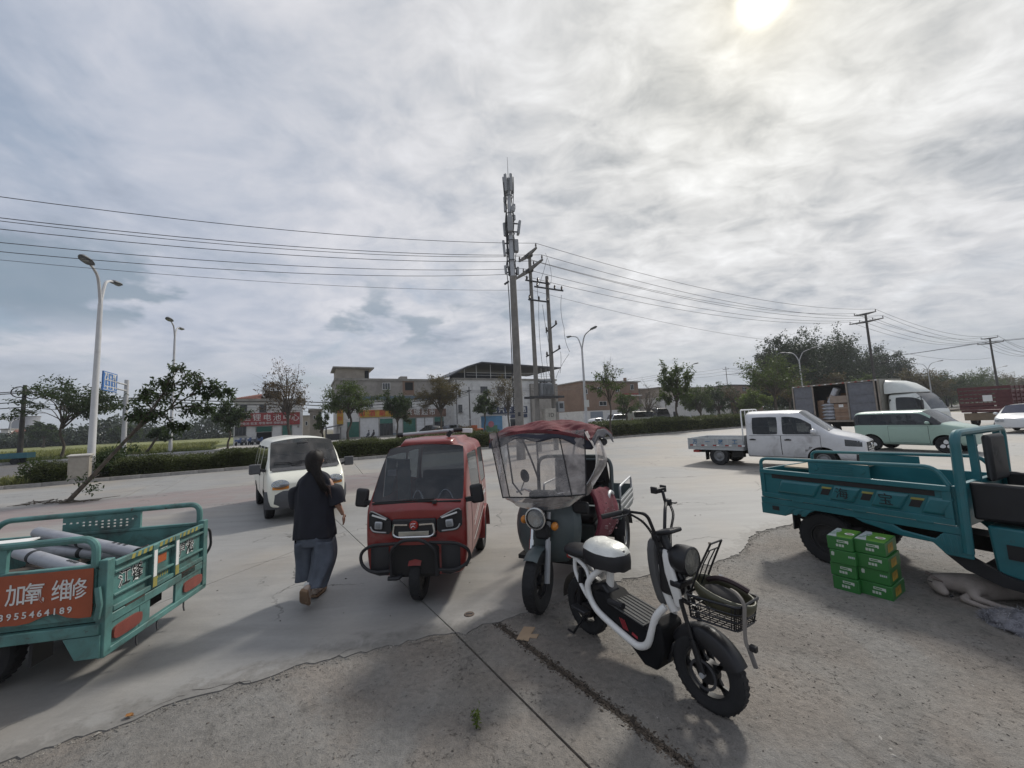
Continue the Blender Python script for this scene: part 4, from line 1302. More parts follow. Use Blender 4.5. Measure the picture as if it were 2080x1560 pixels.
tk.tube(mp, [.066 * (1 - .032 * i) for i in range(len(mp))], 8)
LIMBS = [((255, 895, 1.1), (305, 835, 1.4), (340, 785, 1.6), (362, 750, 1.7)), ((300, 855, 1.6), (330, 800, 1.6), (345, 770, 1.3)), ((345, 830, 2.1), (372, 790, 2.2), (392, 760, 2.3)), ((345, 830, 2.1), (395, 825, 2.0), (422, 830, 1.9)),
  ((300, 855, 1.6), (285, 835, 1.5), (272, 845, 1.4)), ((320, 842, 1.8), (300, 820, 2.1), (295, 800, 2.3)), ((385, 805, 2.4), (430, 785, 2.6), (465, 795, 2.7)), ((330, 838, 1.9), (350, 860, 1.8), (372, 866, 1.8)), ((385, 805, 2.4), (410, 775, 2.4), (398, 762, 2.4))]
CL = [(362, 752, 1.7, 24), (352, 775, 1.7, 26), (330, 780, 1.5, 22), (385, 770, 2.2, 26), (395, 782, 2.3, 20), (345, 800, 1.6, 28), (320, 815, 2.0, 26), (292, 808, 2.2, 20), (285, 838, 1.4, 22), (300, 845, 1.5, 26), (268, 846, 1.4, 14), (325, 840, 1.6, 24),
 (405, 828, 2.0, 22), (425, 832, 1.9, 16), (435, 785, 2.6, 20), (462, 795, 2.7, 15), (415, 800, 2.5, 18), (372, 866, 1.8, 14), (350, 862, 1.8, 18), (375, 830, 2.0, 20), (300, 792, 2.2, 16), (440, 800, 2.6, 14)]
for l in LIMBS:
 q = smoothpath([rel(*a) for a in l], 4)
 tk.tube(q, [.032 * (1 - .06 * i) for i in range(len(q))], 5)
lim = [rel(*a) for l in LIMBS for a in l[1:]]
for px, py, dy, r in CL:
 c = rel(px, py, dy)
 rr = r * base.y / FPX
 s0 = min(lim + mp[8:], key=lambda q: (q - c).length)
 for k in range(14):
  e = c + Vector((rnd.gauss(0, .5), rnd.gauss(0, .5), rnd.gauss(0, .42))) * rr
  tk.tube([s0, s0.lerp(e, .5) + rdir(rnd) * .04, e], [.012, .009, .004], 3, cap=False)
  for _ in range(9):
   p = s0.lerp(e, rnd.uniform(.6, 1.08)) + rdir(rnd) * rnd.uniform(0, .16)
   leaf(cr, p, rdir(rnd) + Vector((.45, 0, -.5)), rnd.uniform(.11, .20), rnd.uniform(.05, .08), rnd, .2)
for px, py, dy, n in ((265, 910, 1.1, 90), (185, 990, .4, 60), (172, 975, .4, 40), (215, 940, .8, 40)):
 c = rel(px, py, dy)
 for _ in range(n):
  leaf(cr, c + Vector((rnd.gauss(0, .13), rnd.gauss(0, .13), rnd.gauss(0, .12))), rdir(rnd), rnd.uniform(.07, .14), .05, rnd)
tk.build('trunk', M_BARK, tl, smooth=60, fix=False)
cr.build('crown', M_LEAFD, tl, smooth=0, fix=False)
mb = MB()
for k in range(26):
 p = base + Vector((rnd.uniform(-1.1, .9), rnd.gauss(-.05, .12), 0.02))
 mb.tube([p, p + Vector((rnd.gauss(0, .25), rnd.gauss(0, .12), rnd.uniform(0, .10))), p + Vector((rnd.gauss(0, .45), rnd.gauss(0, .2), rnd.uniform(.0, .06)))], [.012, .01, .004], 4)
stuff(mb.build('torn_roots', M_BARK, smooth=0, fix=False))
mb = MB()
rnd = random.Random(70)
for px in range(-120, 480, 5):
 sl = rnd.uniform(165, 185)
 c = RS(sl, T_of(px, sl), 0)
 hh = (rnd.uniform(3.5, 6.5) if not (180 < px < 290 or 400 < px < 450) else rnd.uniform(6, 10)) * (1.0 if px > 60 else .8)
 w = rnd.uniform(2.5, 4.5)
 for _ in range(110):
  d = rdir(rnd)
  p = c + Vector((d.x * w, d.y * w, hh * .5 + d.z * hh * .5))
  leaf(mb, p, rdir(rnd), 1.1, .7, rnd)
stuff(mb.build('far_tree_belt', leafmat('far_leaf', (0.045, 0.062, 0.04), trans=.15), smooth=0, fix=False))
mb = MB()
for px in range(1440, 2300, 7):
 sl = rnd.uniform(66, 72)
 c = RS(sl, T_of(px, sl) if px < 1900 else T_of(1900, sl) + (px - 1900) * 1.0, 0)
 hh, w = rnd.uniform(5, 9), rnd.uniform(3, 5)
 for _ in range(160):
  d = rdir(rnd)
  leaf(mb, c + Vector((d.x * w, d.y * w, hh * .5 + d.z * hh * .5)), rdir(rnd), 1.0, .6, rnd)
stuff(mb.build('roadside_wood', M_LEAFD, smooth=0, fix=False))
for px, sl, yt, hw, lab, sd in ((88, 150, 855, 22, 'dark round tree at the far edge of the crop, left of the roadside tree', 71), (240, 160, 868, 14, 'far dark tree just left of the sign post', 72), (265, 155, 865, 13, 'far dark tree just right of the sign post', 73)):
 roadtree(lab, px, sl, yt, 897, hw, sd, M_LEAFD, n_cl=14, n_sub=7, n_leaf=10, L=.8, tr=.3)
# ------------------------------------------------------------------ lamps, poles, wires, signs
M_GALV = mat('galvanised_steel', (0.42, 0.43, 0.44), 0.5, metal=.35, var=.08, scale=3)
M_LAMPW = mat('pale_lamp_paint', (0.50, 0.50, 0.50), 0.45, var=.06, scale=2, dirt=.2)
M_LAMPH = mat('lamp_head_grey', (0.13, 0.135, 0.14), 0.5, var=.1)
M_LAMPL = mat('lamp_lens', (0.25, 0.26, 0.26), 0.25)
M_POLE = mat('spun_concrete', (0.20, 0.19, 0.175), 0.9, var=.16, scale=2.5, bump=.3, dirt=.4)
M_WOODP = mat('dark_pole', (0.07, 0.065, 0.06), 0.9, var=.2, scale=3)
M_IRON = mat('dark_iron', (0.045, 0.045, 0.048), 0.7, var=.2)
M_WIRE = mat('wire_black', (0.015, 0.015, 0.016), 0.7)
M_INS = mat('insulator', (0.05, 0.035, 0.03), 0.3)
LAMPS = 'double-armed street lamps along the road'
def height_at(p, px, py):
 return at_depth(px, py, p.y).z - p.z
def street_lamp(label, p, H, arms, m, r=.085, al=1.5, group=LAMPS, rise=1.5, hs=1.0):
 o = thing('street_lamp', label, 'street lamp', p, ROAD_A, group)
 fork = H - rise
 mb = MB()
 mb.cyl((0, 0, 0), (0, 0, .03), .2, n=12)
 mb.tube([(0, 0, .03), (0, 0, .9), (0, 0, .95), (0, 0, fork)], [r * 1.35, r * 1.3, r * 1.15, r * .72], 12)
 mb.build('pole', m, o)
 for sg, dz in arms:
  ap = smoothpath([(0, 0, fork - .25), (0, sg * .06, fork + .25), (0, sg * al * .28, H - .38 + dz), (0, sg * al * .62, H - .1 + dz), (0, sg * al * .85, H - .03 + dz)], 5)
  a = MB().tube(ap, [r * .62 - .0014 * i for i in range(len(ap))], 8).build('arm', m, o)
  h = MB()
  c = Vector((0, sg * al * 1.18, H + .02 + dz))
  rings = []
  for k in range(9):
   f = k / 8
   w = hs * (.05 + .14 * math.sin(PI * min(1, (f * .92 + .08))) ** .7)
   y = sg * (al * .82 + f * hs * .78)
   zc = H - .02 + dz + .10 * f
   rings.append([(w * math.cos(q), y, zc + (.09 if math.sin(q) > 0 else .035) * hs * math.sin(q) * (1 if 0 < k < 8 else .3)) for q in [2 * PI * i / 12 for i in range(12)]])
  h.loft(rings)
  hd = h.build('lamp_head', M_LAMPH, o, smooth=60)
  MB().sph((0, sg * (al * .82 + hs * .46), H + .0 + dz), (.1 * hs, .24 * hs, .05), 12, 6).build('lens', M_LAMPL, hd)
 return o
def lamp(label, px, s, ytop, arms=((-1, 0), (1, 0)), m=None, **kw):
 p = RS(s, T_of(px, s), .1)
 street_lamp(label, p, height_at(p, px, ytop), arms, m or M_LAMPW, **kw)
lamp('tall double-armed street lamp beside the grey utility cabinet', 187, 24.4, 556, al=1.3, r=.12, hs=1.15)
lamp('double-armed street lamp rising behind the crown of the leaning tree', 346, 51.2, 660, al=1.7, r=.13, hs=1.6)
lamp('double-armed street lamp right of the concrete utility poles, with a small white board', 1187, 25.2, 676, al=1.55, r=.11)
lamp('single-armed street lamp above the trees left of the silver crew-cab truck', 1398, 51, 742, arms=((-1, 0),), al=2.0, r=.11, hs=1.5, group=None)
lamp('double-armed street lamp in front of the big dark trees, left of the box truck roof', 1629, 25.2, 712, al=1.7, r=.10)
lamp('small far street lamp peeping over the box truck roof', 1678, 51, 756, arms=((-1, 0),), al=2.4, r=.11, hs=1.5, group=None)
lamp('double-armed street lamp above the white truck cab', 1888, 25.2, 736, al=1.7, r=.10)
lamp('last double-armed street lamp before the right border', 2022, 25.2, 746, al=1.7, r=.10)
for px, s, y in ((19, 180, 852),):
 lamp('tiny far street lamp at the left border near the cooling tower', px, s, y, al=3.2, r=.14, hs=2.4, group=None)
pl = [q for q in bpy.data.objects if q.name == 'street_lamp.002'][0]
zb = height_at(pl.location, 1183, 820)
MB().obox((0, -.16, zb), (.5, .03, .6)).build('white_board', M_LETW, pl)
p = RS(51.8, T_of(251, 51.8), .1)
o = thing('lane_sign', 'blue lane-direction sign hung from a white mast over the road', 'road sign', p, ROAD_A)
H = height_at(p, 253, 772)
MB().tube([(0, 0, 0), (0, 0, H)], [.21, .17], 16).build('mast', M_LAMPW, o)
za, zb = height_at(p, 250, 782), height_at(p, 250, 794)
tt = p.dot(UU)
def s_at(px):
 d = ray(px, 790)
 k = tt / d.dot(UU)
 return d.dot(NN) * k - 51.8
y0, y1 = s_at(207), s_at(236)
for z in (za, zb):
 MB().cyl((0, 0.35, z), (0, y0 + .3, z), .075, n=10).build('mast_arm', M_LAMPW, o)
pm = RS(51.8 + (y0 + y1) / 2, tt, 0)
zt, zl = at_depth(222, 757, pm.y).z - .1, at_depth(222, 795, pm.y).z - .1
M_BLUE = mat('road_sign_blue', (0.03, 0.14, 0.40), 0.45, var=.06)
pn = MB().box(-.05, .05, y0, y1, zl, zt).build('sign_panel', M_BLUE, o, smooth=0)
MB().box(.051, .062, y0 + .08, y1 - .08, zt - .14, zt - .09).box(.051, .062, y0 + .08, y1 - .08, zl + .09, zl + .14).build('white_border', M_LETW, pn, smooth=0)
W = y1 - y0
hh = zt - zl
for k, (f, turn) in enumerate(((.10, -1), (.50, 0), (.88, 1))):
 yc = y0 + W * f
 a = MB()
 zz = zl + hh * .15
 if turn == 0:
  a.prism([(yc - .05, zz), (yc + .05, zz), (yc + .05, zl + hh * .7), (yc + .16, zl + hh * .7), (yc, zl + hh * .88), (yc - .16, zl + hh * .7), (yc - .05, zl + hh * .7)], 'x', .052, .066)
 else:
  sg = -turn
  zm = zl + hh * .6
  a.prism([(yc - .05, zz), (yc + .05, zz), (yc + .05, zm), (yc + sg * .2, zm + .35), (yc + sg * .26, zm + .22), (yc + sg * .3, zm + .62), (yc + sg * -.02, zm + .52), (yc + sg * .1, zm + .44), (yc - .05, zm + .1)][::1], 'x', .052, .066)
 a.build('arrow', M_LETW, pn, smooth=0)
for f, txt in ((.29, '左转车道'), (.70, '直行车道')):
 for k, ch in enumerate(txt):
  lettering(ch, hh * .19, M_LETW, pn, plane_at((.05, y0 + W * f, zl + hh * (.82 - .215 * k)), (0, 1, 0), out=.015), extrude=.01, bold=.01)
p = RS(23.3, T_of(168, 23.4), .1)
o = thing('utility_cabinet', 'beige metal utility cabinet with sloping lid on the median', 'cabinet', p, ROAD_A + .12)
M_CAB = mat('beige_cabinet', (0.33, 0.30, 0.255), 0.6, var=.08, dirt=.35)
MB().box(-.33, .33, -.22, .22, 0, .1).build('plinth', M_CONC, o)
MB().box(-.31, .31, -.2, .2, .1, 1.02).build('body', M_CAB, o, bev=.01)
MB().add([(-.35, -.25, 1.02), (.35, -.25, 1.02), (.35, .25, 1.02), (-.35, .25, 1.02), (-.35, -.25, 1.06), (.35, -.25, 1.06), (.35, .25, 1.11), (-.35, .25, 1.11)], [(0, 3, 2, 1), (4, 5, 6, 7), (0, 1, 5, 4), (1, 2, 6, 5), (2, 3, 7, 6), (3, 0, 4, 7)]).build('lid', mat('cabinet_lid', (.42, .40, .36), .6), o, smooth=0)
MB().box(-.27, .27, -.215, -.203, .16, .96).build('door', M_CAB, o, bev=.004)
pb = G(1059, 933)
o = thing('telecom_monopole', 'tall concrete monopole carrying mobile antennas behind the rain-covered trike', 'mast', pb)
hz = lambda y: height_at(pb, 1040, y)
MB().tube([(0, 0, 0), (0, 0, hz(562))], [.215, .155], 18).build('concrete_shaft', M_POLE, o)
MB().tube([(0, 0, hz(562)), (0, 0, hz(480)), (0, 0, hz(479)), (0, 0, hz(362))], [.13, .125, .10, .085], 14).build('steel_top', M_GALV, o)
MB().cyl((0, 0, hz(364)), (0, 0, hz(319)), .016, .008, 6).build('lightning_rod', M_IRON, o)
M_ANT = mat('antenna_grey', (0.30, 0.31, 0.32), 0.5, var=.06)
def antenna(y0, y1, a, d, w=.26, tilt=0.06, th=.12):
 z0, z1 = hz(y1), hz(y0)
 c = Vector((math.cos(a) * d, math.sin(a) * d, (z0 + z1) / 2))
 R = Matrix.Rotation(a, 3, 'Z') @ Matrix.Rotation(tilt, 3, 'Y')
 m = MB().obox(c, (th, w, z1 - z0), R)
 q = m.build('panel_antenna', M_ANT, o, bev=.025)
 b_ = MB()
 for z in (z0 + .2 * (z1 - z0), z1 - .2 * (z1 - z0)):
  b_.bar((math.cos(a) * .08, math.sin(a) * .08, z), (math.cos(a) * (d - th / 2 + .01), math.sin(a) * (d - th / 2 + .01), z), .05, .05)
 b_.build('bracket', M_IRON, q)
for k, a in enumerate((.4, 1.7, 2.9, -1.0, -2.2)):
 antenna(358, 392, a, .23, .15, .05, .09)
for k, a in enumerate((0.2, 2.4, -1.6)):
 antenna(448, 476, a, .33 if k != 0 else .42, .26, .16 if k == 0 else .05)
antenna(488, 520, 3.2, .36, .12)
antenna(488, 512, .1, .24, .3, 0, .2)
antenna(538, 556, 3.0, .33, .12)
antenna(542, 558, .2, .26, .14)
rru = MB()
for y, a in ((415, 2.6), (424, 3.1), (420, .2), (428, -.8), (440, .6), (405, 2.9), (500, 1.5), (508, 2.4)):
 z = hz(y)
 rru.obox((math.cos(a) * .22, math.sin(a) * .22, z), (.12, .18, .26), Matrix.Rotation(a, 3, 'Z'))
stuff(rru.build('radio_units', M_ANT, o, bev=.01))
cb = MB()
rnd = random.Random(90)
for k in range(9):
 a = rnd.uniform(0, 6.28)
 q = [Vector((math.cos(a + rnd.gauss(0, .2)) * (.13 + rnd.random() * .12), math.sin(a + rnd.gauss(0, .2)) * (.13 + rnd.random() * .12), hz(372) + (hz(560) - hz(372)) * i / 7)) for i in range(8)]
 cb.tube(smoothpath(q, 3), .018, 5)
for z in (hz(372), hz(400), hz(435), hz(452), hz(475), hz(490), hz(530)):
 cb.tube([(math.cos(2 * PI * i / 10) * .19, math.sin(2 * PI * i / 10) * .19, z) for i in range(10)], .02, 5, closed=True)
cb.tube(smoothpath([(-.2, 0, hz(520)), (-.3, 0, hz(545)), (-.25, 0, hz(570)), (-.22, 0, hz(640)), (-.24, 0, hz(840))], 4), .022, 5)
cb.tube([(-.2, 0, hz(571)), (-.42, 0, hz(577))], .05, 6)
stuff(cb.build('feeder_cables', M_IRON, o, smooth=50))
MB().box(-.06, .06, -.205, -.19, hz(846), hz(838)).build('number_plate', M_IRON, o)
A = G(1096, 917)
sA, tA = st(A)
B = RS(sA + .0, tA + 1.0, 0)
B = A + UU * 1.15
sL = sA
PC = RS(sL, T_of(1777, sL), 0)
PD = RS(sL, T_of(2024, sL), 0)
MV = 'concrete poles of the overhead line'
def arm_pole(label, p, px, ytop, r0=.15, group=MV, m=None, scale=1.0):
 H = height_at(p, px, ytop)
 o = thing('power_pole', label, 'utility pole', p, ROAD_A, group)
 MB().tube([(0, 0, -.05), (0, 0, H)], [r0, r0 * .62], 14).build('pole', m or M_POLE, o)
 ins = []
 for k, (dz, half, ys) in enumerate(((-.08, 1.0 * scale, (-.95, .95)), (-1.0, 1.55 * scale, (-1.5, -.62, .55, 1.45)))):
  a = MB()
  z = H + dz
  a.prism([(-half, z + .05), (-half, z - .04), (-.25, z - .16), (.25, z - .16), (half, z - .04), (half, z + .05), (.25, z + .07), (-.25, z + .07)], 'x', -.1 - r0 * .6, -.005 - r0 * .6)
  ar = a.build('crossarm', M_POLE, o, smooth=0)
  MB().box(-r0 * .6 - .12, r0 * .7, -.2, .2, z - .12, z + .02).build('clamp', M_IRON, ar, smooth=0)
  for y in ys:
   y *= scale
   MB().lathe([(.0, .0), (.03, 0), (.03, .06), (.06, .08), (.03, .12), (.055, .15), (.03, .19), (.03, .24), (.0, .25)], (-.05 - r0 * .6, y, z + .05), 'z', 10).build('insulator', M_INS, ar)
   ins.append(o.location + Matrix.Rotation(ROAD_A, 3, 'Z') @ Vector((-.05 - r0 * .6, y, z + .3)))
 return o, ins, H
oa, insA, HA = arm_pole('front pole of the transformer pair with two concrete crossarms', A, 1077, 516)
oc, insC, HC = arm_pole('power pole standing among the big dark trees on the right', PC, 1762, 636, r0=.17, m=M_WOODP)
od, insD, HD = arm_pole('power pole near the right border beyond the white truck cab', PD, 2014, 686, r0=.19, m=M_WOODP)
MB().box(.2, .21, -.1, .1, 1, 1.1)
HB = height_at(B, 1102, 562)
ob = thing('transformer_pole', 'shorter second pole of the transformer pair, holding fuses and switches', 'utility pole', B, ROAD_A)
MB().tube([(0, 0, -.05), (0, 0, HB)], [.15, .1], 14).build('pole', M_POLE, ob)
zB = lambda y: height_at(B, 1110, y)
for k, (y, x0, x1, yy, tl) in enumerate(((578, -1.6, .1, 0, 0), (590, -1.1, .95, -.14, 0), (616, -1.5, -.05, -.05, 0))):
 z = zB(y)
 q = MB().box(x0, x1, yy - .17, yy - .11, z - .04, z + .04).build('bracket_bar', M_IRON, ob, smooth=0)
 for f in ((.06, .5, .9) if k != 1 else (.7, .95, .1)):
  x = x0 + (x1 - x0) * f
  MB().lathe([(0, 0), (.045, .0), (.045, .05), (.075, .07), (.045, .11), (.07, .14), (.045, .18), (.03, .24), (0, .25)], (x, yy - .14, z + .04), 'z', 8).build('fuse', M_INS, q)
for y, L_, in ((668, .75), (718, .95)):
 z = zB(y)
 q = MB().bar((0, L_ * .55, z - .12), (0, -L_, z + .12), .06, .06).build('bracket_bar', M_IRON, ob, smooth=0)
 for f in (-.9, .45):
  MB().lathe([(0, 0), (.045, .0), (.07, .05), (.045, .1), (.07, .13), (.04, .2), (0, .26)], (0, L_ * f, z - .12 * f), 'z', 8).build('switch', M_INS, q)
zt = zB(806)
tr = thing('pole_transformer', 'grey oil transformer on a steel platform between the two concrete poles', 'transformer', A + UU * .57 + Vector((0, 0, zt)), ROAD_A)
MB().box(-1.2, 1.1, -.36, -.24, -.1, .02).box(-1.2, 1.1, .24, .36, -.1, .02).build('platform_beams', M_IRON, tr, smooth=0)
M_TRF = mat('transformer_grey', (.27, .28, .29), .55, var=.1, dirt=.3)
MB().box(-.38, .38, -.23, .23, .03, .78).build('tank', M_TRF, tr, bev=.02)
fn = MB()
for k in range(9):
 x = -.36 + .09 * k
 fn.box(x - .012, x + .012, -.36, -.235, .1, .7)
stuff(fn.build('cooling_fins', M_TRF, tr, smooth=0))
MB().cyl((-.45, 0, .95), (.45, 0, .95), .1, n=14).build('conservator', M_TRF, tr)
for x in (-.2, 0, .2):
 MB().lathe([(0, 0), (.05, 0), (.08, .06), (.05, .1), (.07, .16), (.04, .24), (0, .26)], (x, .08, .78), 'z', 8).build('bushing', M_INS, tr)
jb = thing('meter_box', 'pale switchgear box lettered 1D fixed low between the two poles', 'box', A + UU * .62 + NN * -.2 + Vector((0, 0, zB(858))), ROAD_A)
MB().box(-.36, .36, -.2, .2, 0, .78).build('case', mat('pale_box', (.36, .34, .30), .6, dirt=.3), jb, bev=.01)
lettering('1D', .34, M_IRON, jb, plane_at((.02, -.2, .4), (1, 0, 0), out=.006), extrude=.003)
jb = thing('meter_cabinet', 'small grey cabinet with a window on the right of the second pole', 'box', B + UU * .42 + Vector((0, 0, zB(838))), ROAD_A)
MB().box(-.22, .22, -.15, .15, 0, .62).build('case', M_TRF, jb, bev=.01)
MB().box(-.12, .12, -.165, -.152, .22, .5).build('window', M_GLASSD, jb)
dl = MB()
rnd = random.Random(93)
e = [oa.location + Vector((-.25, -.6, zB(540))), oa.location + Vector((.3, -.9, zB(530))), oa.location + Vector((.9, -.5, zB(520)))]
for k, (y0, y1, x0, x1) in enumerate(((520, 580, .9, 1.2), (530, 590, 1.0, .3), (560, 620, -.3, -.35), (592, 618, .2, .3), (600, 668, 1.9, 2.0), (625, 716, .5, .9), (668, 715, 1.95, 2.3), (720, 770, 2.2, 1.2), (722, 775, .6, .9), (620, 800, .25, .5), (716, 760, 1.6, 1.5))):
 a_ = A + UU * x0 + NN * -.35 + Vector((0, 0, zB(y0)))
 b_ = A + UU * x1 + NN * -.3 + Vector((0, 0, zB(y1)))
 m_ = a_.lerp(b_, .5) + UU * rnd.uniform(-.35, .45) + Vector((0, 0, -.1))
 dl.tube(arc(a_, m_, b_, 8), .011, 4)
tag(dl.build('drop_leads', M_WIRE, smooth=0, fix=False), 'thin black drop leads looping down the transformer pole pair', 'cables')
def span(a, b, sag, n=28):
 a, b = Vector(a), Vector(b)
 return [a.lerp(b, i / n) - Vector((0, 0, 4 * sag * (i / n) * (1 - i / n))) for i in range(n + 1)]
nxt = UU * 48
for k in range(6):
 w = MB()
 iA, iC, iD = insA[k], insC[k], insD[k]
 iL = iA - nxt * 1.0 + Vector((0, 0, -.2))
 w.tube(span(iL, iA, 2.25), .013, 4)
 w.tube(span(iA, iC, 1.15), .015, 4)
 w.tube(span(iC, iD, 1.3), .02, 4)
 w.tube(span(iD, iD + nxt, 1.3), .026, 4)
 wn = ('near end of the top crossarms', 'far end of the top crossarms', 'near end of the lower crossarms', 'inner near insulators of the lower crossarms', 'inner far insulators of the lower crossarms', 'far end of the lower crossarms')[k]
 tag(w.build('overhead_wire', M_WIRE, smooth=0, fix=False), 'overhead power wire carried by the ' + wn, 'wire', 'overhead power wires')
la = A + Vector((0, 0, zB(594)))
lc = PC + Vector((0, 0, height_at(PC, 1765, 700)))
w = MB()
w.tube(span(la - nxt + Vector((0, 0, .3)), la, 1.75), .008, 4)
w.tube(span(la, lc, 1.1), .010, 4)
w.tube(span(lc, PD + Vector((0, 0, height_at(PD, 2018, 726))), 1.0), .016, 4)
tag(w.build('telephone_wire', M_WIRE, smooth=0, fix=False), 'single thin telephone wire slung below the power wires', 'wire')
w = MB()
for k in (2, 5, 4):
 w.tube(span(insD[k], insD[k] - NN * -34 - UU * 24 + Vector((0, 0, -2.0)), .6), .02, 4)
 w.tube(span(insD[k], insD[k] - NN * 20 + UU * 14 + Vector((0, 0, 1.2)), .4), .02, 4)
tag(w.build('branch_wires', M_WIRE, smooth=0, fix=False), 'branch wires crossing over the road at the last right-hand pole', 'wire')
ML = []
for px, s, y, lab, r in ((42, 53.5, 783, 'dark leaning utility pole with coiled cables at the far left', .2), (952, 59, 786, 'thin dark pole with a cable bracket before the white terrace building', .12), (1349, 60, 757, 'thin pole beside the low grey house carrying three wires', .13), (1478, 62, 745, 'thin wire pole above the red brick house', .12)):
 p = RS(s, T_of(px, s), .1)
 H = height_at(p, px - 8, y)
 o = thing('utility_pole', lab, 'utility pole', p, ROAD_A, None)
 MB().tube([(0, 0, -.1), (0, 0, H)], [r, r * .65], 10).build('pole', M_WOODP if px < 1300 else M_POLE, o)
 MB().box(-.05, .05, -.9, .9, H - .75, H - .63).build('crossarm', M_IRON, o)
 if px == 42:
  for yy in (-1.0, 1.2):
   MB().tube([(0.1 + math.cos(2 * PI * i / 16) * .55, yy * .9, H - .75 + math.sin(2 * PI * i / 16) * .5) for i in range(16)], .05, 5, closed=True).build('cable_coil', M_WIRE, o)
 ML.append((p, H))
w = MB()
p0, H0 = ML[0]
for k, dz in enumerate((-.6, -.75, -1.6, -2.1)):
 a_ = p0 + Vector((0, 0, H0 + dz))
 pts = [a_, RS(55, T_of(300, 55), 0) + Vector((0, 0, PS(300, 808 + k * 5, 55)[1])), RS(57, T_of(583, 57), 0) + Vector((0, 0, PS(583, 814 + k * 6, 57)[1])), RS(58, T_of(780, 58), 0) + Vector((0, 0, PS(780, 815 + k * 6, 58)[1])), ML[1][0] + Vector((0, 0, ML[1][1] - .6 - .25 * k))]
 for i in range(4):
  w.tube(span(pts[i], pts[i + 1], .25 + .05 * k, 10), .055 if k < 2 else .022, 4)
 w.tube(span(a_, a_ - UU * 30 + Vector((0, 0, -.3)), .6, 10), .04, 4)
tag(w.build('cable_bundle', M_WIRE, smooth=0, fix=False), 'bundle of black service cables strung along the shop fronts', 'cables')
w = MB()
for k in range(3):
 a_, b_ = ML[2][0] + Vector((0, 0, ML[2][1] - .3 - .5 * k)), ML[3][0] + Vector((0, 0, ML[3][1] - .3 - .9 * k))
 w.tube(span(a_, b_, .4, 10), .022, 4)
 w.tube(span(b_, b_ + UU * 40, .6, 10), .022, 4)
 w.tube(span(a_, ML[1][0] + Vector((0, 0, ML[1][1] - .6 - .2 * k)), .9, 14), .022, 4)
tag(w.build('service_wires', M_WIRE, smooth=0, fix=False), 'thin service wires between the two thin poles on the right', 'wire')
# ------------------------------------------------------------------ vehicles: shared tools
from mathutils.bvhtree import BVHTree
M_TYRE = mat('tyre_rubber', (0.017, 0.017, 0.018), 0.85, var=.25, scale=9, bump=.15, dirt=.28, dcol=(.07, .062, .055))
M_RIMS = mat('steel_rim', (0.22, 0.225, 0.23), 0.45, metal=.6, dirt=.35, dcol=(.08, .075, .07))
M_RIMB = mat('black_rim', (0.012, 0.012, 0.013), 0.55, dirt=.15, dcol=(.05, .045, .04))
M_BLACKP = mat('black_plastic', (0.015, 0.015, 0.017), 0.55, var=.2, dirt=.2, dcol=(.05, .047, .045))
M_UNDER = mat('underbody', (0.02, 0.019, 0.018), 0.9)
M_RUB = mat('window_seal', (0.014, 0.014, 0.015), 0.6)
M_CHROME = mat('chrome', (0.60, 0.61, 0.62), 0.16, metal=1.0, var=.04, dirt=.12)
M_AMBER = mat('amber_lens', (0.55, 0.20, 0.03), 0.25)
M_REDL = mat('red_lens', (0.30, 0.025, 0.02), 0.3, dirt=.2)
M_SEAT = mat('seat_cloth', (0.10, 0.10, 0.105), 0.9)
M_SEATL = mat('seat_cloth_pale', (0.24, 0.24, 0.245), 0.9)
M_LAMPG = glassmat('lamp_glass', (0.85, 0.87, 0.88), 0.08, body=(.4, .4, .4))
M_REFL = mat('lamp_reflector', (0.5, 0.5, 0.5), 0.2, metal=.9)
M_GLASS = glassmat('car_glass', (0.42, 0.46, 0.46), 0.22)
M_GLASSK = glassmat('dark_car_glass', (0.30, 0.32, 0.33), 0.22, body=(.012, .013, .014))
M_WHITE = mat('white_paint', (0.76, 0.76, 0.74), 0.3, var=.03, coat=.4, dirt=.15, dcol=(.3, .28, .25))
M_STICK = mat('paper_white', (0.74, 0.74, 0.72), 0.6, var=.05)
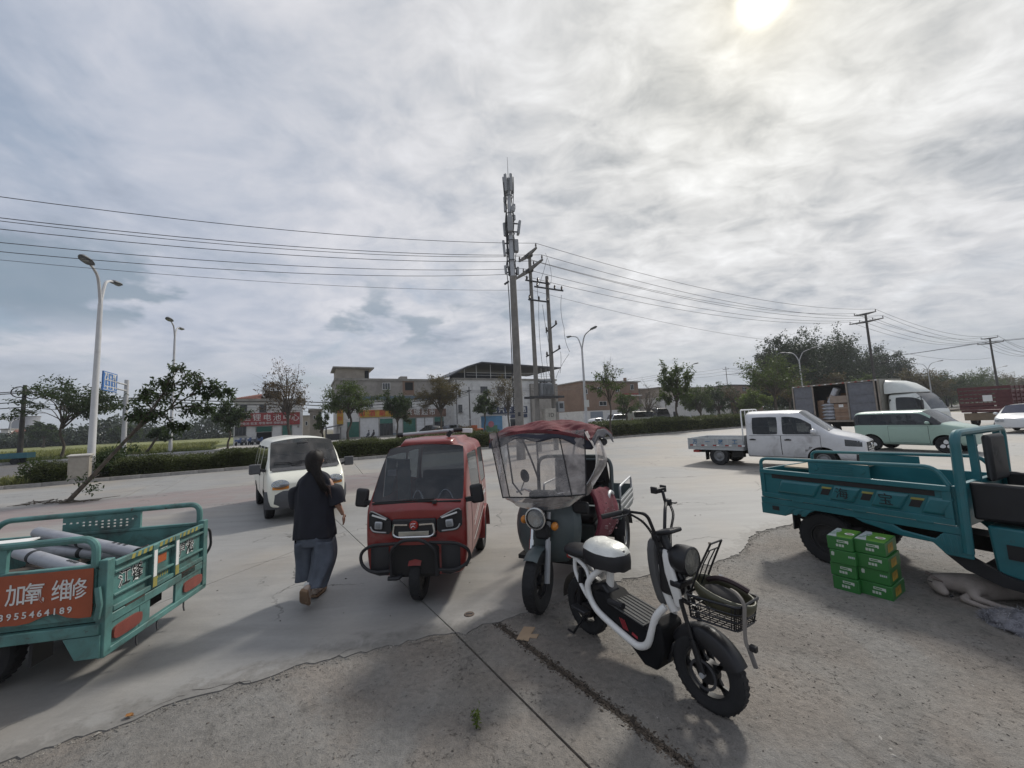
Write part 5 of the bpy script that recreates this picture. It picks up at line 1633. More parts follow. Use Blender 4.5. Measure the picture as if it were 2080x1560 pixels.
def shell(parent, stations, tags, mats, names, wells=(), level=2, crease=None, hollow=True, seal=0.016, well_mat=1, body='body', corner=.75):
 """smooth car body from half-sections.  stations: (x, [(y, z) from bottom centre to top centre]).
 tags(i, j) -> material index; glass islands become parts of their own with a rubber seal"""
 n = len(stations[0][1])
 bm = bmesh.new()
 ring = []
 for x, pts in stations:
  R_ = []
  for j, (y, z) in enumerate(pts):
   R_.append(bm.verts.new((x, -y, z)))
  L_ = [None] * n
  for j in range(n - 1, -1, -1):
   y, z = pts[j]
   L_[j] = R_[j] if (y == 0 and j in (0, n - 1)) else bm.verts.new((x, y, z))
  ring.append((R_, L_))
 cl = bm.edges.layers.float.new('crease_edge')
 for i in range(len(stations) - 1):
  for sd in (0, 1):
   a, b = ring[i][sd], ring[i + 1][sd]
   for j in range(n - 1):
    vs = [a[j], b[j], b[j + 1], a[j + 1]]
    f = bm.faces.new(vs if sd == 0 else vs[::-1])
    f.material_index = tags(i, j)
 for k, (R_, L_) in ((0, ring[0]), (1, ring[-1])):
  for j in range(n - 1):
   vs = [R_[j], R_[j + 1], L_[j + 1], L_[j]]
   u = []
   for v in vs:
    if v not in u:
     u.append(v)
   f = bm.faces.new(u if k == 0 else u[::-1])
   t = tags(-1 if k == 0 else len(stations), j)
   f.material_index = t
 bmesh.ops.recalc_face_normals(bm, faces=bm.faces)
 for e in bm.edges:
  if len(e.link_faces) == 2 and e.link_faces[0].material_index != e.link_faces[1].material_index:
   e[cl] = 1.0
 cv = bm.verts.layers.float.new('crease_vert')
 for v in bm.verts:
  ms = [f.material_index for f in v.link_faces]
  for k in names:
   if ms.count(k) == 1 and len(ms) > 1:
    v[cv] = corner
 if crease:
  for i, (R_, L_) in enumerate(ring):
   for sd in (R_, L_):
    for j in range(n):
     for (nb) in ([ring[i + 1][0 if sd is R_ else 1][j]] if i + 1 < len(ring) else []) + ([sd[j + 1]] if j + 1 < n else []):
      e = bm.edges.get((sd[j], nb))
      if e is None:
       continue
      c = crease(i, j, 'x' if (i + 1 < len(ring) and nb is ring[i + 1][0 if sd is R_ else 1][j]) else 'r')
      if c:
       e[cl] = max(e[cl], c)
 me = bpy.data.meshes.new('cage')
 bm.to_mesh(me)
 bm.free()
 o = bpy.data.objects.new('cage', me)
 for m in mats:
  me.materials.append(m)
 COL.objects.link(o)
 s = o.modifiers.new('s', 'SUBSURF')
 s.levels = s.render_levels = level
 tmp = []
 for (wx, wz, wr, y0, y1) in wells:
  for sg in (-1, 1):
   c = MB().lathe([(0, sg * y0), (wr, sg * y0), (wr, sg * y1), (0, sg * y1)], (wx, 0, wz), 'y', 32)
   cm = bpy.data.meshes.new('cut')
   cm.from_pydata(c.v, [], c.f)
   bb = bmesh.new()
   bb.from_mesh(cm)
   bmesh.ops.remove_doubles(bb, verts=bb.verts, dist=1e-5)
   bmesh.ops.dissolve_degenerate(bb, edges=bb.edges, dist=1e-6)
   bmesh.ops.recalc_face_normals(bb, faces=bb.faces)
   bb.to_mesh(cm)
   bb.free()
   for m in mats:
    cm.materials.append(m)
   cm.polygons.foreach_set('material_index', [well_mat] * len(cm.polygons))
   co = bpy.data.objects.new('cut', cm)
   COL.objects.link(co)
   tmp.append(co)
   bo = o.modifiers.new('b', 'BOOLEAN')
   bo.operation = 'DIFFERENCE'
   bo.solver = 'EXACT'
   bo.object = co
 bpy.context.view_layer.update()
 em = bpy.data.meshes.new_from_object(o.evaluated_get(bpy.context.evaluated_depsgraph_get()))
 for t in tmp + [o]:
  bpy.data.objects.remove(t)
 full = bmesh.new()
 full.from_mesh(em)
 bvh = BVHTree.FromBMesh(full)
 parts = []
 glass = [k for k in names]
 for k in glass:
  sel = [f for f in full.faces if f.material_index == k]
  seen = set()
  for f0 in sel:
   if f0.index in seen:
    continue
   st_, isl = [f0], []
   seen.add(f0.index)
   while st_:
    f = st_.pop()
    isl.append(f)
    for e in f.edges:
     for g_ in e.link_faces:
      if g_.material_index == k and g_.index not in seen:
       seen.add(g_.index)
       st_.append(g_)
   vi, vs, fs = {}, [], []
   for f in isl:
    q = []
    for v in f.verts:
     if v.index not in vi:
      vi[v.index] = len(vs)
      vs.append(v.co.copy())
     q.append(vi[v.index])
    fs.append(q)
   pm = bpy.data.meshes.new(names[k][0])
   pm.from_pydata(vs, [], fs)
   pm.materials.append(names[k][1])
   pm.materials.append(M_RUB)
   b2 = bmesh.new()
   b2.from_mesh(pm)
   sw = names[k][2] if len(names[k]) > 2 else seal
   if sw:
    r = bmesh.ops.inset_region(b2, faces=b2.faces[:], thickness=sw, depth=-.004, use_even_offset=True)
    for f in r['faces']:
     f.material_index = 1
   for f in b2.faces:
    f.smooth = True
   b2.to_mesh(pm)
   b2.free()
   parts.append(share(names[k][0], pm, parent))
 bmesh.ops.delete(full, geom=[f for f in full.faces if f.material_index in glass], context='FACES')
 bm_ = bpy.data.meshes.new(body)
 for f in full.faces:
  f.smooth = True
 full.to_mesh(bm_)
 full.free()
 for m in mats:
  bm_.materials.append(m)
 bm_.set_sharp_from_angle(angle=rad(38))
 bo = share(body, bm_, parent)
 return bo, parts, bvh
def on_side(bvh, x, z, sg, far=1.6):
 h = bvh.ray_cast(Vector((x, sg * far, z)), Vector((0, -sg, 0)))
 return h[0].y if h[0] is not None else None
def panel(parent, bvh, name, outline, sg, m, off=0.006, nx=8, nz=8, gap=0.010, dark=True, zfun=None):
 """panel lying on the body side with a dark shut line; outline: (x0, x1, z0, z1) or function of u,v"""
 x0, x1, z0, z1 = outline
 def patch(g, offs):
  rows = []
  for i in range(nx + 1):
   r = []
   for j in range(nz + 1):
    x = x0 - g + (x1 - x0 + 2 * g) * i / nx
    zz0, zz1 = (z0, z1) if zfun is None else zfun(x)
    z = zz0 - g + (zz1 - zz0 + 2 * g) * j / nz
    y = on_side(bvh, x, z, sg)
    if y is None:
     y = r[-1][1] - sg * offs if r else sg * .7
    r.append((x, y + sg * offs, z))
   rows.append(r)
  return rows
 o = MB().grid(patch(0, off)).build(name, m, parent, smooth=50)
 if dark:
  MB().grid(patch(gap, off * .4)).build('shut_line', M_RUB, o, smooth=0)
 return o
def seat(parent, x, y, z, w=.46, m=None, h=.62, hr=True):
 m = m or M_SEAT
 o = MB().box(x - .24, x + .24, y - w / 2, y + w / 2, z, z + .13).build('seat', m, parent, bev=.04)
 MB().obox((x - .26, y, z + .13 + h / 2 - .05), (.13, w, h), Matrix.Rotation(-.16, 3, 'Y')).build('backrest', m, o, bev=.05)
 if hr:
  MB().obox((x - .34, y, z + h + .2), (.09, w * .55, .17)).build('headrest', m, o, bev=.04)
 return o
def wheel_set(parent, spec, R, W, rim, kind='steel', spokes=5, rimf=.66, rimin=None, hubr=.3):
 """all wheels of a thing: the first is built, the rest share its meshes"""
 first = None
 for (x, y, rz) in spec:
  if first is None:
   first = spoked_wheel(parent, (x, y, R), R, W, M_TYRE, rim, kind=kind, spokes=spokes, rimf=rimf, rz=rz, rimin=rimin, hubr=hubr)
  else:
   c = share('wheel', first.data, parent, (x, y, R), (0, 0, rz))
   for ch in list(first.children):
    share(ch.name.split('.')[0], ch.data, c)
# ------------------------------------------------------------------ silver crew-cab truck
M_SILVER = mat('silver_paint', (0.60, 0.605, 0.615), 0.32, metal=.1, var=.04, coat=.4, dirt=.38, dcol=(.16, .145, .13), dscale=1.6)
M_BED = mat('bed_paint', (0.42, 0.44, 0.445), 0.5, chips=.4, var=.06, dirt=.4, dcol=(.2, .18, .165))
t = thing('crew_cab_truck', 'silver crew-cab dropside truck with blue lettering on its grey bed', 'truck', (8.32, 12.30, 0), rad(-50.5))
def ring8(a, b, c, d, e, f, g_):
 return [(0, a), b, c, d, e, f, g_[0], g_[1]]
def cabring(zb, sill, mid, belt, top, edge, cz):
 return [(0, zb), (sill[0] * .9, zb), sill, mid, belt, top, edge, (edge[0] * .5, cz - (cz - edge[1]) * .25), (0, cz)]
S_, M_, B_ = (.74, .36), (.775, .66), (.76, 1.02)
ST = []
for x in (-.60, -.50, -.36, .32, .44):
 k = .97 if x < -.55 else 1
 ST.append((x, cabring(.30, S_, (M_[0] * k, M_[1]), (B_[0] * k, B_[1]), (.69 * k, 1.55), (.62 * k, 1.68), 1.745)))
ST.append((.86, cabring(.30, S_, M_, B_, (.695, 1.53), (.60, 1.655), 1.715)))
ST.append((1.16, cabring(.30, S_, M_, B_, (.715, 1.30), (.63, 1.385), 1.45)))
ST.append((1.52, cabring(.30, S_, M_, (.755, 1.0), (.735, 1.06), (.66, 1.10), 1.14)))
ST.append((1.62, cabring(.30, S_, M_, (.755, .96), (.74, 1.02), (.65, 1.05), 1.085)))
ST.append((2.00, cabring(.29, (.73, .33), (.75, .60), (.72, .85), (.67, .93), (.56, .965), 1.0)))
ST.append((2.20, cabring(.29, (.66, .33), (.67, .56), (.62, .78), (.57, .85), (.48, .88), .90)))
ST.append((2.27, cabring(.31, (.56, .35), (.58, .52), (.54, .70), (.50, .76), (.42, .78), .80)))
def tg(i, j):
 if j == 4 and i in (2, 5, 3 - 1):
  return 2
 if j == 4 and i in (4, 5):
  return 2
 if j in (6, 7) and i in (5, 6):
  return 3
 return 0
bo, gl, bvh = shell(t, ST, tg, [M_SILVER, M_UNDER, M_GLASSK, M_GLASS], {2: ('side_window', M_GLASSK), 3: ('windscreen', M_GLASS, .03)}, wells=((1.35, .30, .37, .52, .9),), level=2)
for x0, x1 in ((-.53, .38), (.40, 1.33)):
 d = panel(t, bvh, 'door', (x0, x1, .36, .98), -1, M_SILVER, nx=10)
 hx = x0 + .17
 hy = on_side(bvh, hx, .86, -1)
 h = MB()
 h.obox((hx, hy - .02, .86), (.17, .03, .035)).obox((hx, hy - .03, .875), (.09, .03, .03))
 h.build('handle', M_BLACKP, d, bev=.008)
 panel(t, bvh, 'door', (x0, x1, .36, .98), 1, M_SILVER, nx=10)
MB().box(-.48, 1.25, -.70, .70, .36, .40).build('cab_floor', M_UNDER, t)
for y in (-.33, .33):
 seat(t, .62, y, .58)
MB().box(-.30, .05, -.6, .6, .58, .7).box(-.42, -.28, -.6, .6, .6, 1.25).build('bench_seat', M_SEAT, t, bev=.04)
MB().prism([(1.2, .75), (1.5, .75), (1.56, 1.04), (1.22, 1.0)], 'y', -.66, .66).build('dashboard', M_BLACKP, t, bev=.02)
for sg in (-1, 1):
 m = MB().sph((1.22, sg * .88, 1.10), (.075, .125, .085), 14, 8).bar((1.24, sg * .74, 1.05), (1.23, sg * .86, 1.08), .05, .04).build('mirror', M_SILVER, t)
 for hz in (.80,):
  panel(t, bvh, 'headlight', (1.86, 2.17, .72, .86), sg, M_LAMPG, off=.008, nx=6, nz=4, gap=.012, zfun=lambda x: (.70 + .10 * (2.17 - x) * .6, .82 + .16 * (2.17 - x)))
 hp = MB()
 hp.loft([[(2.20 - .04 * k - .34 * f, sg * (.46 + .26 * f) , .75 + dz * (1 - .35 * f) + .07 * f) for dz in (-.06, .06)] + [(2.13 - .04 * k - .34 * f, sg * (.40 + .26 * f), .75 + dz * (1 - .35 * f) + .07 * f) for dz in (.06, -.06)] for k, f in ((0, 0), (0, .5), (0, 1))])
 hp.build('headlight', M_LAMPG, t)
 hq = MB()
 hq.sph((2.12, sg * .52, .755), (.05, .06, .055), 12, 8).sph((2.03, sg * .60, .77), (.045, .05, .05), 12, 8)
 hq.build('headlight_bowl', M_REFL, t)
gr = MB()
for k in range(4):
 z = .60 + .055 * k
 gr.box(2.255 - .012 * k, 2.285 - .012 * k, -.42, .42, z, z + .03)
gr.build('grille', M_CHROME, t, bev=.006)
MB().box(2.20, 2.268, -.44, .44, .57, .80).build('grille_backing', M_BLACKP, t)
MB().sph((2.285, 0, .70), (.02, .075, .06)).build('badge', M_CHROME, t)
MB().loft([[(2.24 - .2 * abs(f) ** 3, .70 * f, z) for z in (.30, .46, .50)] + [(2.33 - .25 * abs(f) ** 3, .74 * f, z) for z in (.48, .32)] for f in (-1, -.8, -.4, 0, .4, .8, 1)]).build('bumper', M_BLACKP, t, bev=.01)
for sg in (-1, 1):
 MB().lathe([(.0, 0), (.05, 0), (.05, .02), (0, .03)], (2.30, sg * .52, .42), 'x', 14).build('fog_lamp', M_LAMPG, t)
for y0, y1 in ((-.5, .05), (.1, .6)):
 MB().bar((1.50, y0, 1.125), (1.36, y1, 1.235), .02, .02).build('wiper', M_BLACKP, t)
zf = .60
bd = MB().box(-2.42, -.66, -.74, .74, zf - .10, zf).build('bed_floor', M_BED, t)
for sg in (-1, 1):
 d = MB().box(-2.40, -.68, sg * .745 - .018, sg * .745 + .018, zf + .003, zf + .30).build('drop_side', M_BED, t)
 rb = MB()
 for z in (.02, .10, .185, .27):
  rb.box(-2.40, -.68, sg * .77 - .007, sg * .77 + .007, zf + z, zf + z + .028)
 for k in range(5):
  x = -2.39 + (1.71) * k / 4
  rb.box(x - .02, x + .02, sg * .772 - .012, sg * .772 + .012, zf + .0, zf + .30)
 rb.build('side_ribs', M_BED, d, smooth=0)
 if sg < 0:
  for k, ch in enumerate('万一故工'):
   lettering(ch, .17, mat('blue_lettering', (0.05, 0.16, 0.30), .6), d, plane_at((-2.18 + .43 * k, -.772, zf + .165), (1, 0, 0), out=.014), bold=.002)
  for k in range(5):
   x = -2.36 + .39 * k
   MB().box(x, x + .11, -.789, -.783, zf + .035, zf + .075).build('red_reflector', M_REDL, d)
   MB().box(x + .112, x + .20, -.789, -.783, zf + .035, zf + .075).build('white_reflector', M_STICK, d)
MB().box(-2.445, -2.41, -.76, .76, zf - .10, zf + .30).build('tailgate', M_BED, t)
MB().box(-.675, -.645, -.74, .74, zf, zf + .38).build('headboard', M_BED, t)
hb = MB()
hb.tube(roundpath([(-.655, -.70, zf + .2), (-.655, -.70, 1.80), (-.655, .70, 1.80), (-.655, .70, zf + .2)], .08), .022, 8)
hb.tube([(-.655, -.70, 1.2), (-.655, .70, 1.2)], .016, 6)
for y in (-.35, 0, .35):
 hb.tube([(-.655, y, zf + .3), (-.655, y, 1.8)], .014, 6)
hb.build('guard_frame', M_WHITE, t)
ch = MB()
for y in (-.38, .38):
 ch.box(-2.35, .6, y - .04, y + .04, .38, .50)
ch.box(-1.55, -1.35, -.62, .62, .24, .36)
ch.sph((-1.45, 0, .29), (.15, .16, .15))
ch.build('chassis', M_UNDER, t)
MB().box(-1.05, -.72, -.66, -.42, .28, .47).build('tool_box', M_UNDER, t)
for sg in (-1, 1):
 MB().box(-1.86, -1.84, sg * .64 - .12, sg * .64 + .12, .16, .5).build('mudflap', M_BLACKP, t)
 MB().box(-2.3, -2.1, sg * .6 - .1, sg * .6 + .1, .40, .48).build('tail_lamp', M_REDL, t)
wheel_set(t, ((-1.45, -.64, 0), (-1.45, .64, 0), (1.35, -.66, 0), (1.35, .66, 0)), .30, .19, M_RIMS, rimf=.60)
# ------------------------------------------------------------------ mint car
M_MINT = mat('mint_paint', (0.33, 0.46, 0.385), 0.3, var=.02, coat=.5, dirt=.1)
t = thing('mint_car', 'boxy mint-green small car with dark window band and white-petal wheels', 'car', (15.05, 14.45, 0), rad(-68))
ST = []
def r9(zb, sill, mid, belt, top, edge, cz):
 return cabring(zb, sill, mid, belt, top, edge, cz)
ST.append((-1.86, r9(.34, (.60, .38), (.66, .58), (.66, .88), (.60, 1.18), (.52, 1.30), 1.32)))
ST.append((-1.80, r9(.26, (.70, .34), (.75, .6), (.74, .92), (.655, 1.32), (.58, 1.40), 1.43)))
for x in (-1.62, -.55, -.48, .35):
 ST.append((x, r9(.22, (.74, .30), (.785, .6), (.76, .945), (.665, 1.345), (.60, 1.42), 1.465)))
ST.append((.60, r9(.22, (.74, .30), (.785, .6), (.76, .945), (.67, 1.33), (.60, 1.405), 1.45)))
ST.append((.86, r9(.22, (.74, .30), (.785, .6), (.765, .94), (.70, 1.16), (.62, 1.24), 1.29)))
ST.append((1.18, r9(.22, (.74, .30), (.785, .6), (.765, .935), (.735, .975), (.66, 1.0), 1.03)))
ST.append((1.30, r9(.22, (.74, .30), (.785, .6), (.76, .90), (.73, .94), (.64, .965), .985)))
ST.append((1.72, r9(.24, (.70, .32), (.75, .55), (.72, .80), (.66, .87), (.56, .90), .92)))
ST.append((1.88, r9(.28, (.60, .36), (.66, .52), (.62, .72), (.56, .78), (.46, .80), .81)))
def tg(i, j):
 if j == 4 and i in (2, 4, 5, 6):
  return 2
 if j == 4 and i in (1, 3, 7):
  return 4
 if j in (6, 7) and i in (6, 7):
  return 3
 if j == 5 and i in (7,):
  return 4
 if j in (3, 4) and i in (0,):
  return 4 if j == 4 else 0
 return 0
ST = [(x * .84, [(y * .93, z * 1.04) for y, z in q]) for x, q in ST]
bo, gl, bvh = shell(t, ST, tg, [M_MINT, M_UNDER, M_GLASSK, M_GLASS, mat('gloss_black', (.015, .015, .017), .2, coat=.3)], {2: ('side_window', M_GLASSK, .008), 3: ('windscreen', M_GLASS, .03)}, wells=((-1.0, .29, .35, .46, .95), (1.05, .29, .35, .46, .95)))
for x0, x1 in ((-.44, .66),):
 for sg in (-1, 1):
  d = panel(t, bvh, 'door', (x0, x1, .34, .94), sg, M_MINT, nx=10)
  hy = on_side(bvh, x0 + .15, .84, sg)
  MB().obox((x0 + .15, hy + sg * .01, .84), (.15, .014, .03)).build('handle', M_MINT, d, bev=.005)
for sg in (-1, 1):
 MB().sph((.69, sg * .82, 1.06), (.06, .10, .06)).bar((.70, sg * .67, 1.01), (.69, sg * .79, 1.04), .04, .03).build('mirror', M_MINT, t)
 MB().lathe([(.0, .02), (.09, .0), (.10, -.05), (.0, -.06)], (1.565, sg * .46, .72), 'x', 18).build('headlight', M_LAMPG, t)
 MB().lathe([(.06, 0), (.085, 0), (.085, .012), (.06, .012), (.06, 0)], (1.577, sg * .46, .72), 'x', 18).build('light_ring', M_STICK, t)
 seat(t, .1, sg * .34, .42)
 MB().obox((-1.55, sg * .50, .82), (.04, .08, .28)).build('tail_lamp', M_REDL, t, bev=.01)
MB().box(-.95, -.6, -.55, .55, .45, .6).box(-1.05, -.93, -.55, .55, .5, 1.1).build('bench_seat', M_SEAT, t, bev=.04)
MB().box(-1.35, 1.0, -.60, .60, .28, .31).build('cabin_floor', M_UNDER, t)
MB().prism([(.62, .6), (.92, .6), (.97, .97), (.66, .94)], 'y', -.60, .60).build('dashboard', M_BLACKP, t, bev=.02)
pet = MB()
first = None
for (x, y) in ((-1.0, -.62), (1.05, -.62), (-1.0, .62), (1.05, .62)):
 w = spoked_wheel(t, (x, y, .29), .29, .17, M_TYRE, M_RIMB, kind='steel', rimf=.72)
 for k in range(3):
  a = 2 * PI * k / 3 + .5 + x
  pts = []
  for q in range(14):
   b_ = 2 * PI * q / 14
   u, v = .105 + math.cos(b_) * .075, math.sin(b_) * (.062 - .018 * math.cos(b_))
   pts.append((u * math.cos(a) - v * math.sin(a), u * math.sin(a) + v * math.cos(a)))
  sg = -1 if y < 0 else 1
  MB().prism(pts, 'y', sg * .068, sg * .080).build('rim_petal', M_STICK, w, smooth=0)
# ------------------------------------------------------------------ open-sided box truck with its load
M_BOXT = mat('tan_box_panel', (0.30, 0.285, 0.245), 0.6, var=.08, dirt=.4)
M_BOXD = mat('box_door_grey', (0.16, 0.165, 0.185), 0.6, var=.12, dirt=.3)
M_TRIMT = mat('box_frame', (0.28, 0.24, 0.20), 0.6, var=.15, dirt=.4)
M_CABW = mat('white_cab', (0.66, 0.68, 0.64), 0.35, var=.03, coat=.3, dirt=.25)
t = thing('box_truck', 'white-cabbed box truck with an open side door showing its load', 'truck', (18.98, 21.75, 0), rad(-69.2))
L0, L1, WB, Z0, Z1 = -2.15, 2.12, 1.0, 1.0, 3.02
MB().box(L0, L1, -WB, WB, Z0 - .08, Z0).build('box_floor', M_TRIMT, t)
MB().box(L0, L1, -WB, WB, Z1, Z1 + .06).build('box_roof', M_BOXT, t)
MB().box(L1 - .05, L1, -WB, WB, Z0, Z1).build('front_wall', M_BOXT, t)
MB().box(L0, L1 - .06, WB - .04, WB, Z0, Z1).build('far_wall', M_BOXD, t)
MB().box(L0, L0 + .04, -WB, WB - .05, Z0, Z1).build('rear_wall', M_BOXD, t)
for x0, x1 in ((L0 + .06, -1.05), (.72, 1.86)):
 d = MB().box(x0, x1, -WB - .0, -WB + .04, Z0 + .02, Z1 - .04).build('side_door', M_BOXD, t)
 for z in (Z0 + .02, Z0 + .45, Z0 + .9, Z0 + 1.35, Z1 - .12):
  MB().box(x0 + .05, x1 - .05, -WB - .03, -WB - .003, z, z + .07).build('door_rib', M_BOXD, d)
fr = MB()
for x in (L0 + .02, -1.02, .68, 1.92, L1 - .05):
 fr.box(x - .035, x + .035, -WB - .045, -WB - .004, Z0, Z1)
fr.box(L0, L1, -WB - .05, -WB - .004, Z1 - .02, Z1 + .05).box(L0, L1, -WB - .05, -WB - .004, Z0 - .1, Z0 - .005)
fr.build('frame', M_TRIMT, t, smooth=0)
for k in range(15):
 x = L0 + .1 + (L1 - L0 - .2) * k / 14
 MB().box(x - .05, x + .05, -WB - .058, -WB - .052, Z1 - .012, Z1 + .04).build('marker_strip', M_REDL if k % 2 else M_STICK, t)
MB().box(-2.0, 3.6, -.42, -.30, .62, .90).box(-2.0, 3.6, .30, .42, .62, .90).box(-1.5, -.9, -.8, -.45, .45, .9).build('chassis', M_UNDER, t)
ST = []
for x, zt, zb_ in ((2.2, 2.30, .70), (2.45, 2.30, .6), (2.6, 2.3, .55), (3.35, 2.28, .5)):
 ST.append((x, r9(zb_, (.88, zb_ + .04), (.93, 1.05), (.91, 1.42), (.84, 2.08), (.76, 2.24), zt)))
ST.append((3.62, r9(.48, (.88, .5), (.93, 1.05), (.91, 1.40), (.85, 1.80), (.78, 1.93), 1.98)))
ST.append((3.80, r9(.48, (.86, .5), (.91, 1.0), (.88, 1.32), (.84, 1.40), (.76, 1.44), 1.47)))
ST.append((3.88, r9(.50, (.80, .52), (.84, .95), (.80, 1.2), (.76, 1.27), (.68, 1.29), 1.31)))
def tg(i, j):
 if j == 4 and i in (2, 3):
  return 2
 if j in (6, 7) and i in (3, 4):
  return 3
 return 0
bo, gl, bvh = shell(t, ST, tg, [M_CABW, M_UNDER, M_GLASSK, M_GLASSK], {2: ('side_window', M_GLASSK), 3: ('windscreen', M_GLASSK, .04)}, wells=((3.05, .42, .50, .6, 1.1),))
panel(t, bvh, 'door', (2.58, 3.5, .75, 1.40), -1, M_CABW)
fairing = []
for x, z0, z1, w in ((2.16, 2.28, 2.98, .80), (2.5, 2.3, 2.93, .80), (2.9, 2.3, 2.76, .76), (3.2, 2.3, 2.52, .68), (3.38, 2.29, 2.33, .55)):
 fairing.append([(x, -w, z0), (x, -w * .93, z0 + (z1 - z0) * .7), (x, -w * .7, z1), (x, w * .7, z1), (x, w * .93, z0 + (z1 - z0) * .7), (x, w, z0)])
MB().loft(fairing).build('roof_fairing', M_CABW, t, smooth=50)
for sg in (-1, 1):
 mm = MB().tube([(3.45, sg * .92, 2.0), (3.66, sg * 1.12, 2.06), (3.66, sg * 1.12, 1.5)], .018, 6)
 mm.build('mirror_arm', M_BLACKP, t)
 MB().box(3.63, 3.69, sg * 1.12 - .1, sg * 1.12 + .1, 1.5, 1.9).build('mirror', M_BLACKP, t, bev=.02)
 MB().obox((3.86, sg * .66, .92), (.06, .25, .2)).build('headlight', M_LAMPG, t, bev=.02)
MB().box(2.35, 2.42, -.85, -.55, .95, 2.0).build('air_intake', M_BLACKP, t)
wheel_set(t, ((-1.2, -.78, 0), (-1.2, .78, 0), (3.05, -.80, 0), (3.05, .80, 0)), .40, .24, M_RIMS, rimf=.6)
TR = t.matrix_basis.copy() if False else Matrix.Translation((18.98, 21.75, 0)) @ Matrix.Rotation(rad(-69.2), 4, 'Z')
M_CARD = mat('carton_brown', (0.26, 0.17, 0.115), 0.85, var=.15, scale=3)
M_CARDP = mat('carton_pale', (0.33, 0.26, 0.21), 0.85, var=.12, scale=3)
M_SACK = mat('white_sack', (0.48, 0.49, 0.52), 0.8, var=.2, scale=8, bump=.5)
def loaded(name, lab, cat, c, grp=None, rz=0.0):
 return thing(name, lab, cat, TR @ Vector(c), rad(-69.2) + rz, grp)
for lab, c, sz, m in (('low brown carton at the bottom right of the open truck door', (.28, -.62, Z0), (.72, .6, .42), M_CARD), ('brown carton with a white label in the middle of the truck load', (.28, -.62, Z0 + .425), (.72, .6, .48), M_CARD), ('pale dusty carton topping the stack inside the truck', (.20, -.60, Z0 + .95), (.92, .6, .40), M_CARDP)):
 o = loaded('carton', lab, 'carton', c, 'cartons inside the box truck')
 MB().box(-sz[0] / 2, sz[0] / 2, -sz[1] / 2, sz[1] / 2, .002, sz[2]).build('box', m, o, bev=.008)
 MB().box(-sz[0] / 2, sz[0] / 2, -sz[1] / 2 - .004, -sz[1] / 2 - .001, sz[2] * .46, sz[2] * .54).build('tape', M_CARDP, o)
 if 'label' in lab:
  MB().box(-.12, .1, -sz[1] / 2 - .008, -sz[1] / 2 - .005, sz[2] * .6, sz[2] * .92).build('label', M_STICK, o)
for lab, c, sz, m in (('brown carton behind the left door edge of the box truck', (-.86, -.45, Z0), (.34, .5, 1.15), M_CARD), ('tall brown carton deep in the middle of the box truck', (.30, .12, Z0), (.75, .6, 1.5), M_CARD), ('pale carton deep at the left of the truck load', (-.45, .1, Z0), (.7, .6, 1.35), M_CARDP)):
 o = loaded('carton', lab, 'carton', c, 'cartons inside the box truck')
 MB().box(-sz[0] / 2, sz[0] / 2, -sz[1] / 2, sz[1] / 2, .002, sz[2]).build('box', m, o, bev=.008)
for k in range(5):
 o = loaded('sack', 'white %s sack in the pile inside the truck' % ('lowest', 'second lowest', 'middle', 'second highest', 'topmost')[k], 'sack', (-.42 + .02 * (k % 2), -.66, Z0 + .19 * k), 'white sacks inside the box truck', .05 * (k - 2))
 rn = random.Random(k)
 rows = [[(x * .34, y * .28 * (1 - .15 * abs(x) ** 3), .095 + .09 * (1 if sg > 0 else -1) * (1 - abs(x) ** 4) ** .5 * (1 - abs(y) ** 4) ** .5 + rn.gauss(0, .008)) for y, sg in ((-1, 1), (-.5, 1), (0, 1), (.5, 1), (1, 1), (.5, -1), (0, -1), (-.5, -1))] for x in (-1, -.9, -.5, 0, .5, .9, 1)]
 MB().loft(rows).build('bag', M_SACK, o, smooth=60)
o = loaded('foam_package', 'long white wrapped package leaning on the sacks in the truck', 'package', (-.30, -.62, Z0 + .96))
MB().obox((.12, 0, .42), (.26, .34, .95), Matrix.Rotation(.45, 3, 'Y')).build('wrap', M_SACK, o, bev=.05)
MB().obox((.12, 0, .42), (.268, .348, .05), Matrix.Rotation(.45, 3, 'Y')).build('strap', M_CARDP, o)
# ------------------------------------------------------------------ right-hand background vehicles
M_DKRED = mat('dark_red_truck', (0.10, 0.028, 0.03), 0.6, var=.15, dirt=.3)
t = thing('cargo_truck', 'dark red slat-sided cargo truck at the right border', 'truck', (33.2, 26.0, 0), rad(24.7))
MB().box(-2.6, 3.2, -1.1, 1.1, .95, 1.1).build('bed_floor', M_DKRED, t)
for sg in (-1, 1):
 for k in range(6):
  z = 1.13 + .26 * k
  MB().box(-2.6, 3.2, sg * 1.08 - .02, sg * 1.08 + .02, z, z + (.40 if k == 0 else .15)).build('side_board', M_DKRED, t)
 ps = MB()
 for k in range(8):
  x = -2.58 + 5.76 * k / 7
  ps.box(x - .04, x + .04, sg * 1.12 - .02, sg * 1.12 + .02, 1.1, 2.6)
 ps.build('stakes', M_DKRED, t, smooth=0)
for k in range(6):
 z = 1.13 + .26 * k
 MB().box(-2.66, -2.62, -1.1, 1.1, z, z + .18).build('tail_board', M_DKRED, t)
MB().box(-2.7, -2.67, -.35, .05, 1.65, 2.05).build('number_board', M_STICK, t)
MB().box(-2.5, 5, -.45, -.3, .6, .9).box(-2.5, 5, .3, .45, .6, .9).build('chassis', M_UNDER, t)
MB().box(-2.62, -2.58, -1.0, 1.0, .42, .9).build('rear_guard', mat('tan_guard', (.2, .15, .1), .8, dirt=.3), t)
MB().box(3.5, 5.2, -1.05, 1.05, .7, 2.4).build('cab', M_DKRED, t, bev=.12, seg=3)
wheel_set(t, ((-1.4, -.85, 0), (-1.4, .85, 0), (4.4, -.88, 0), (4.4, .88, 0)), .46, .26, M_RIMS)
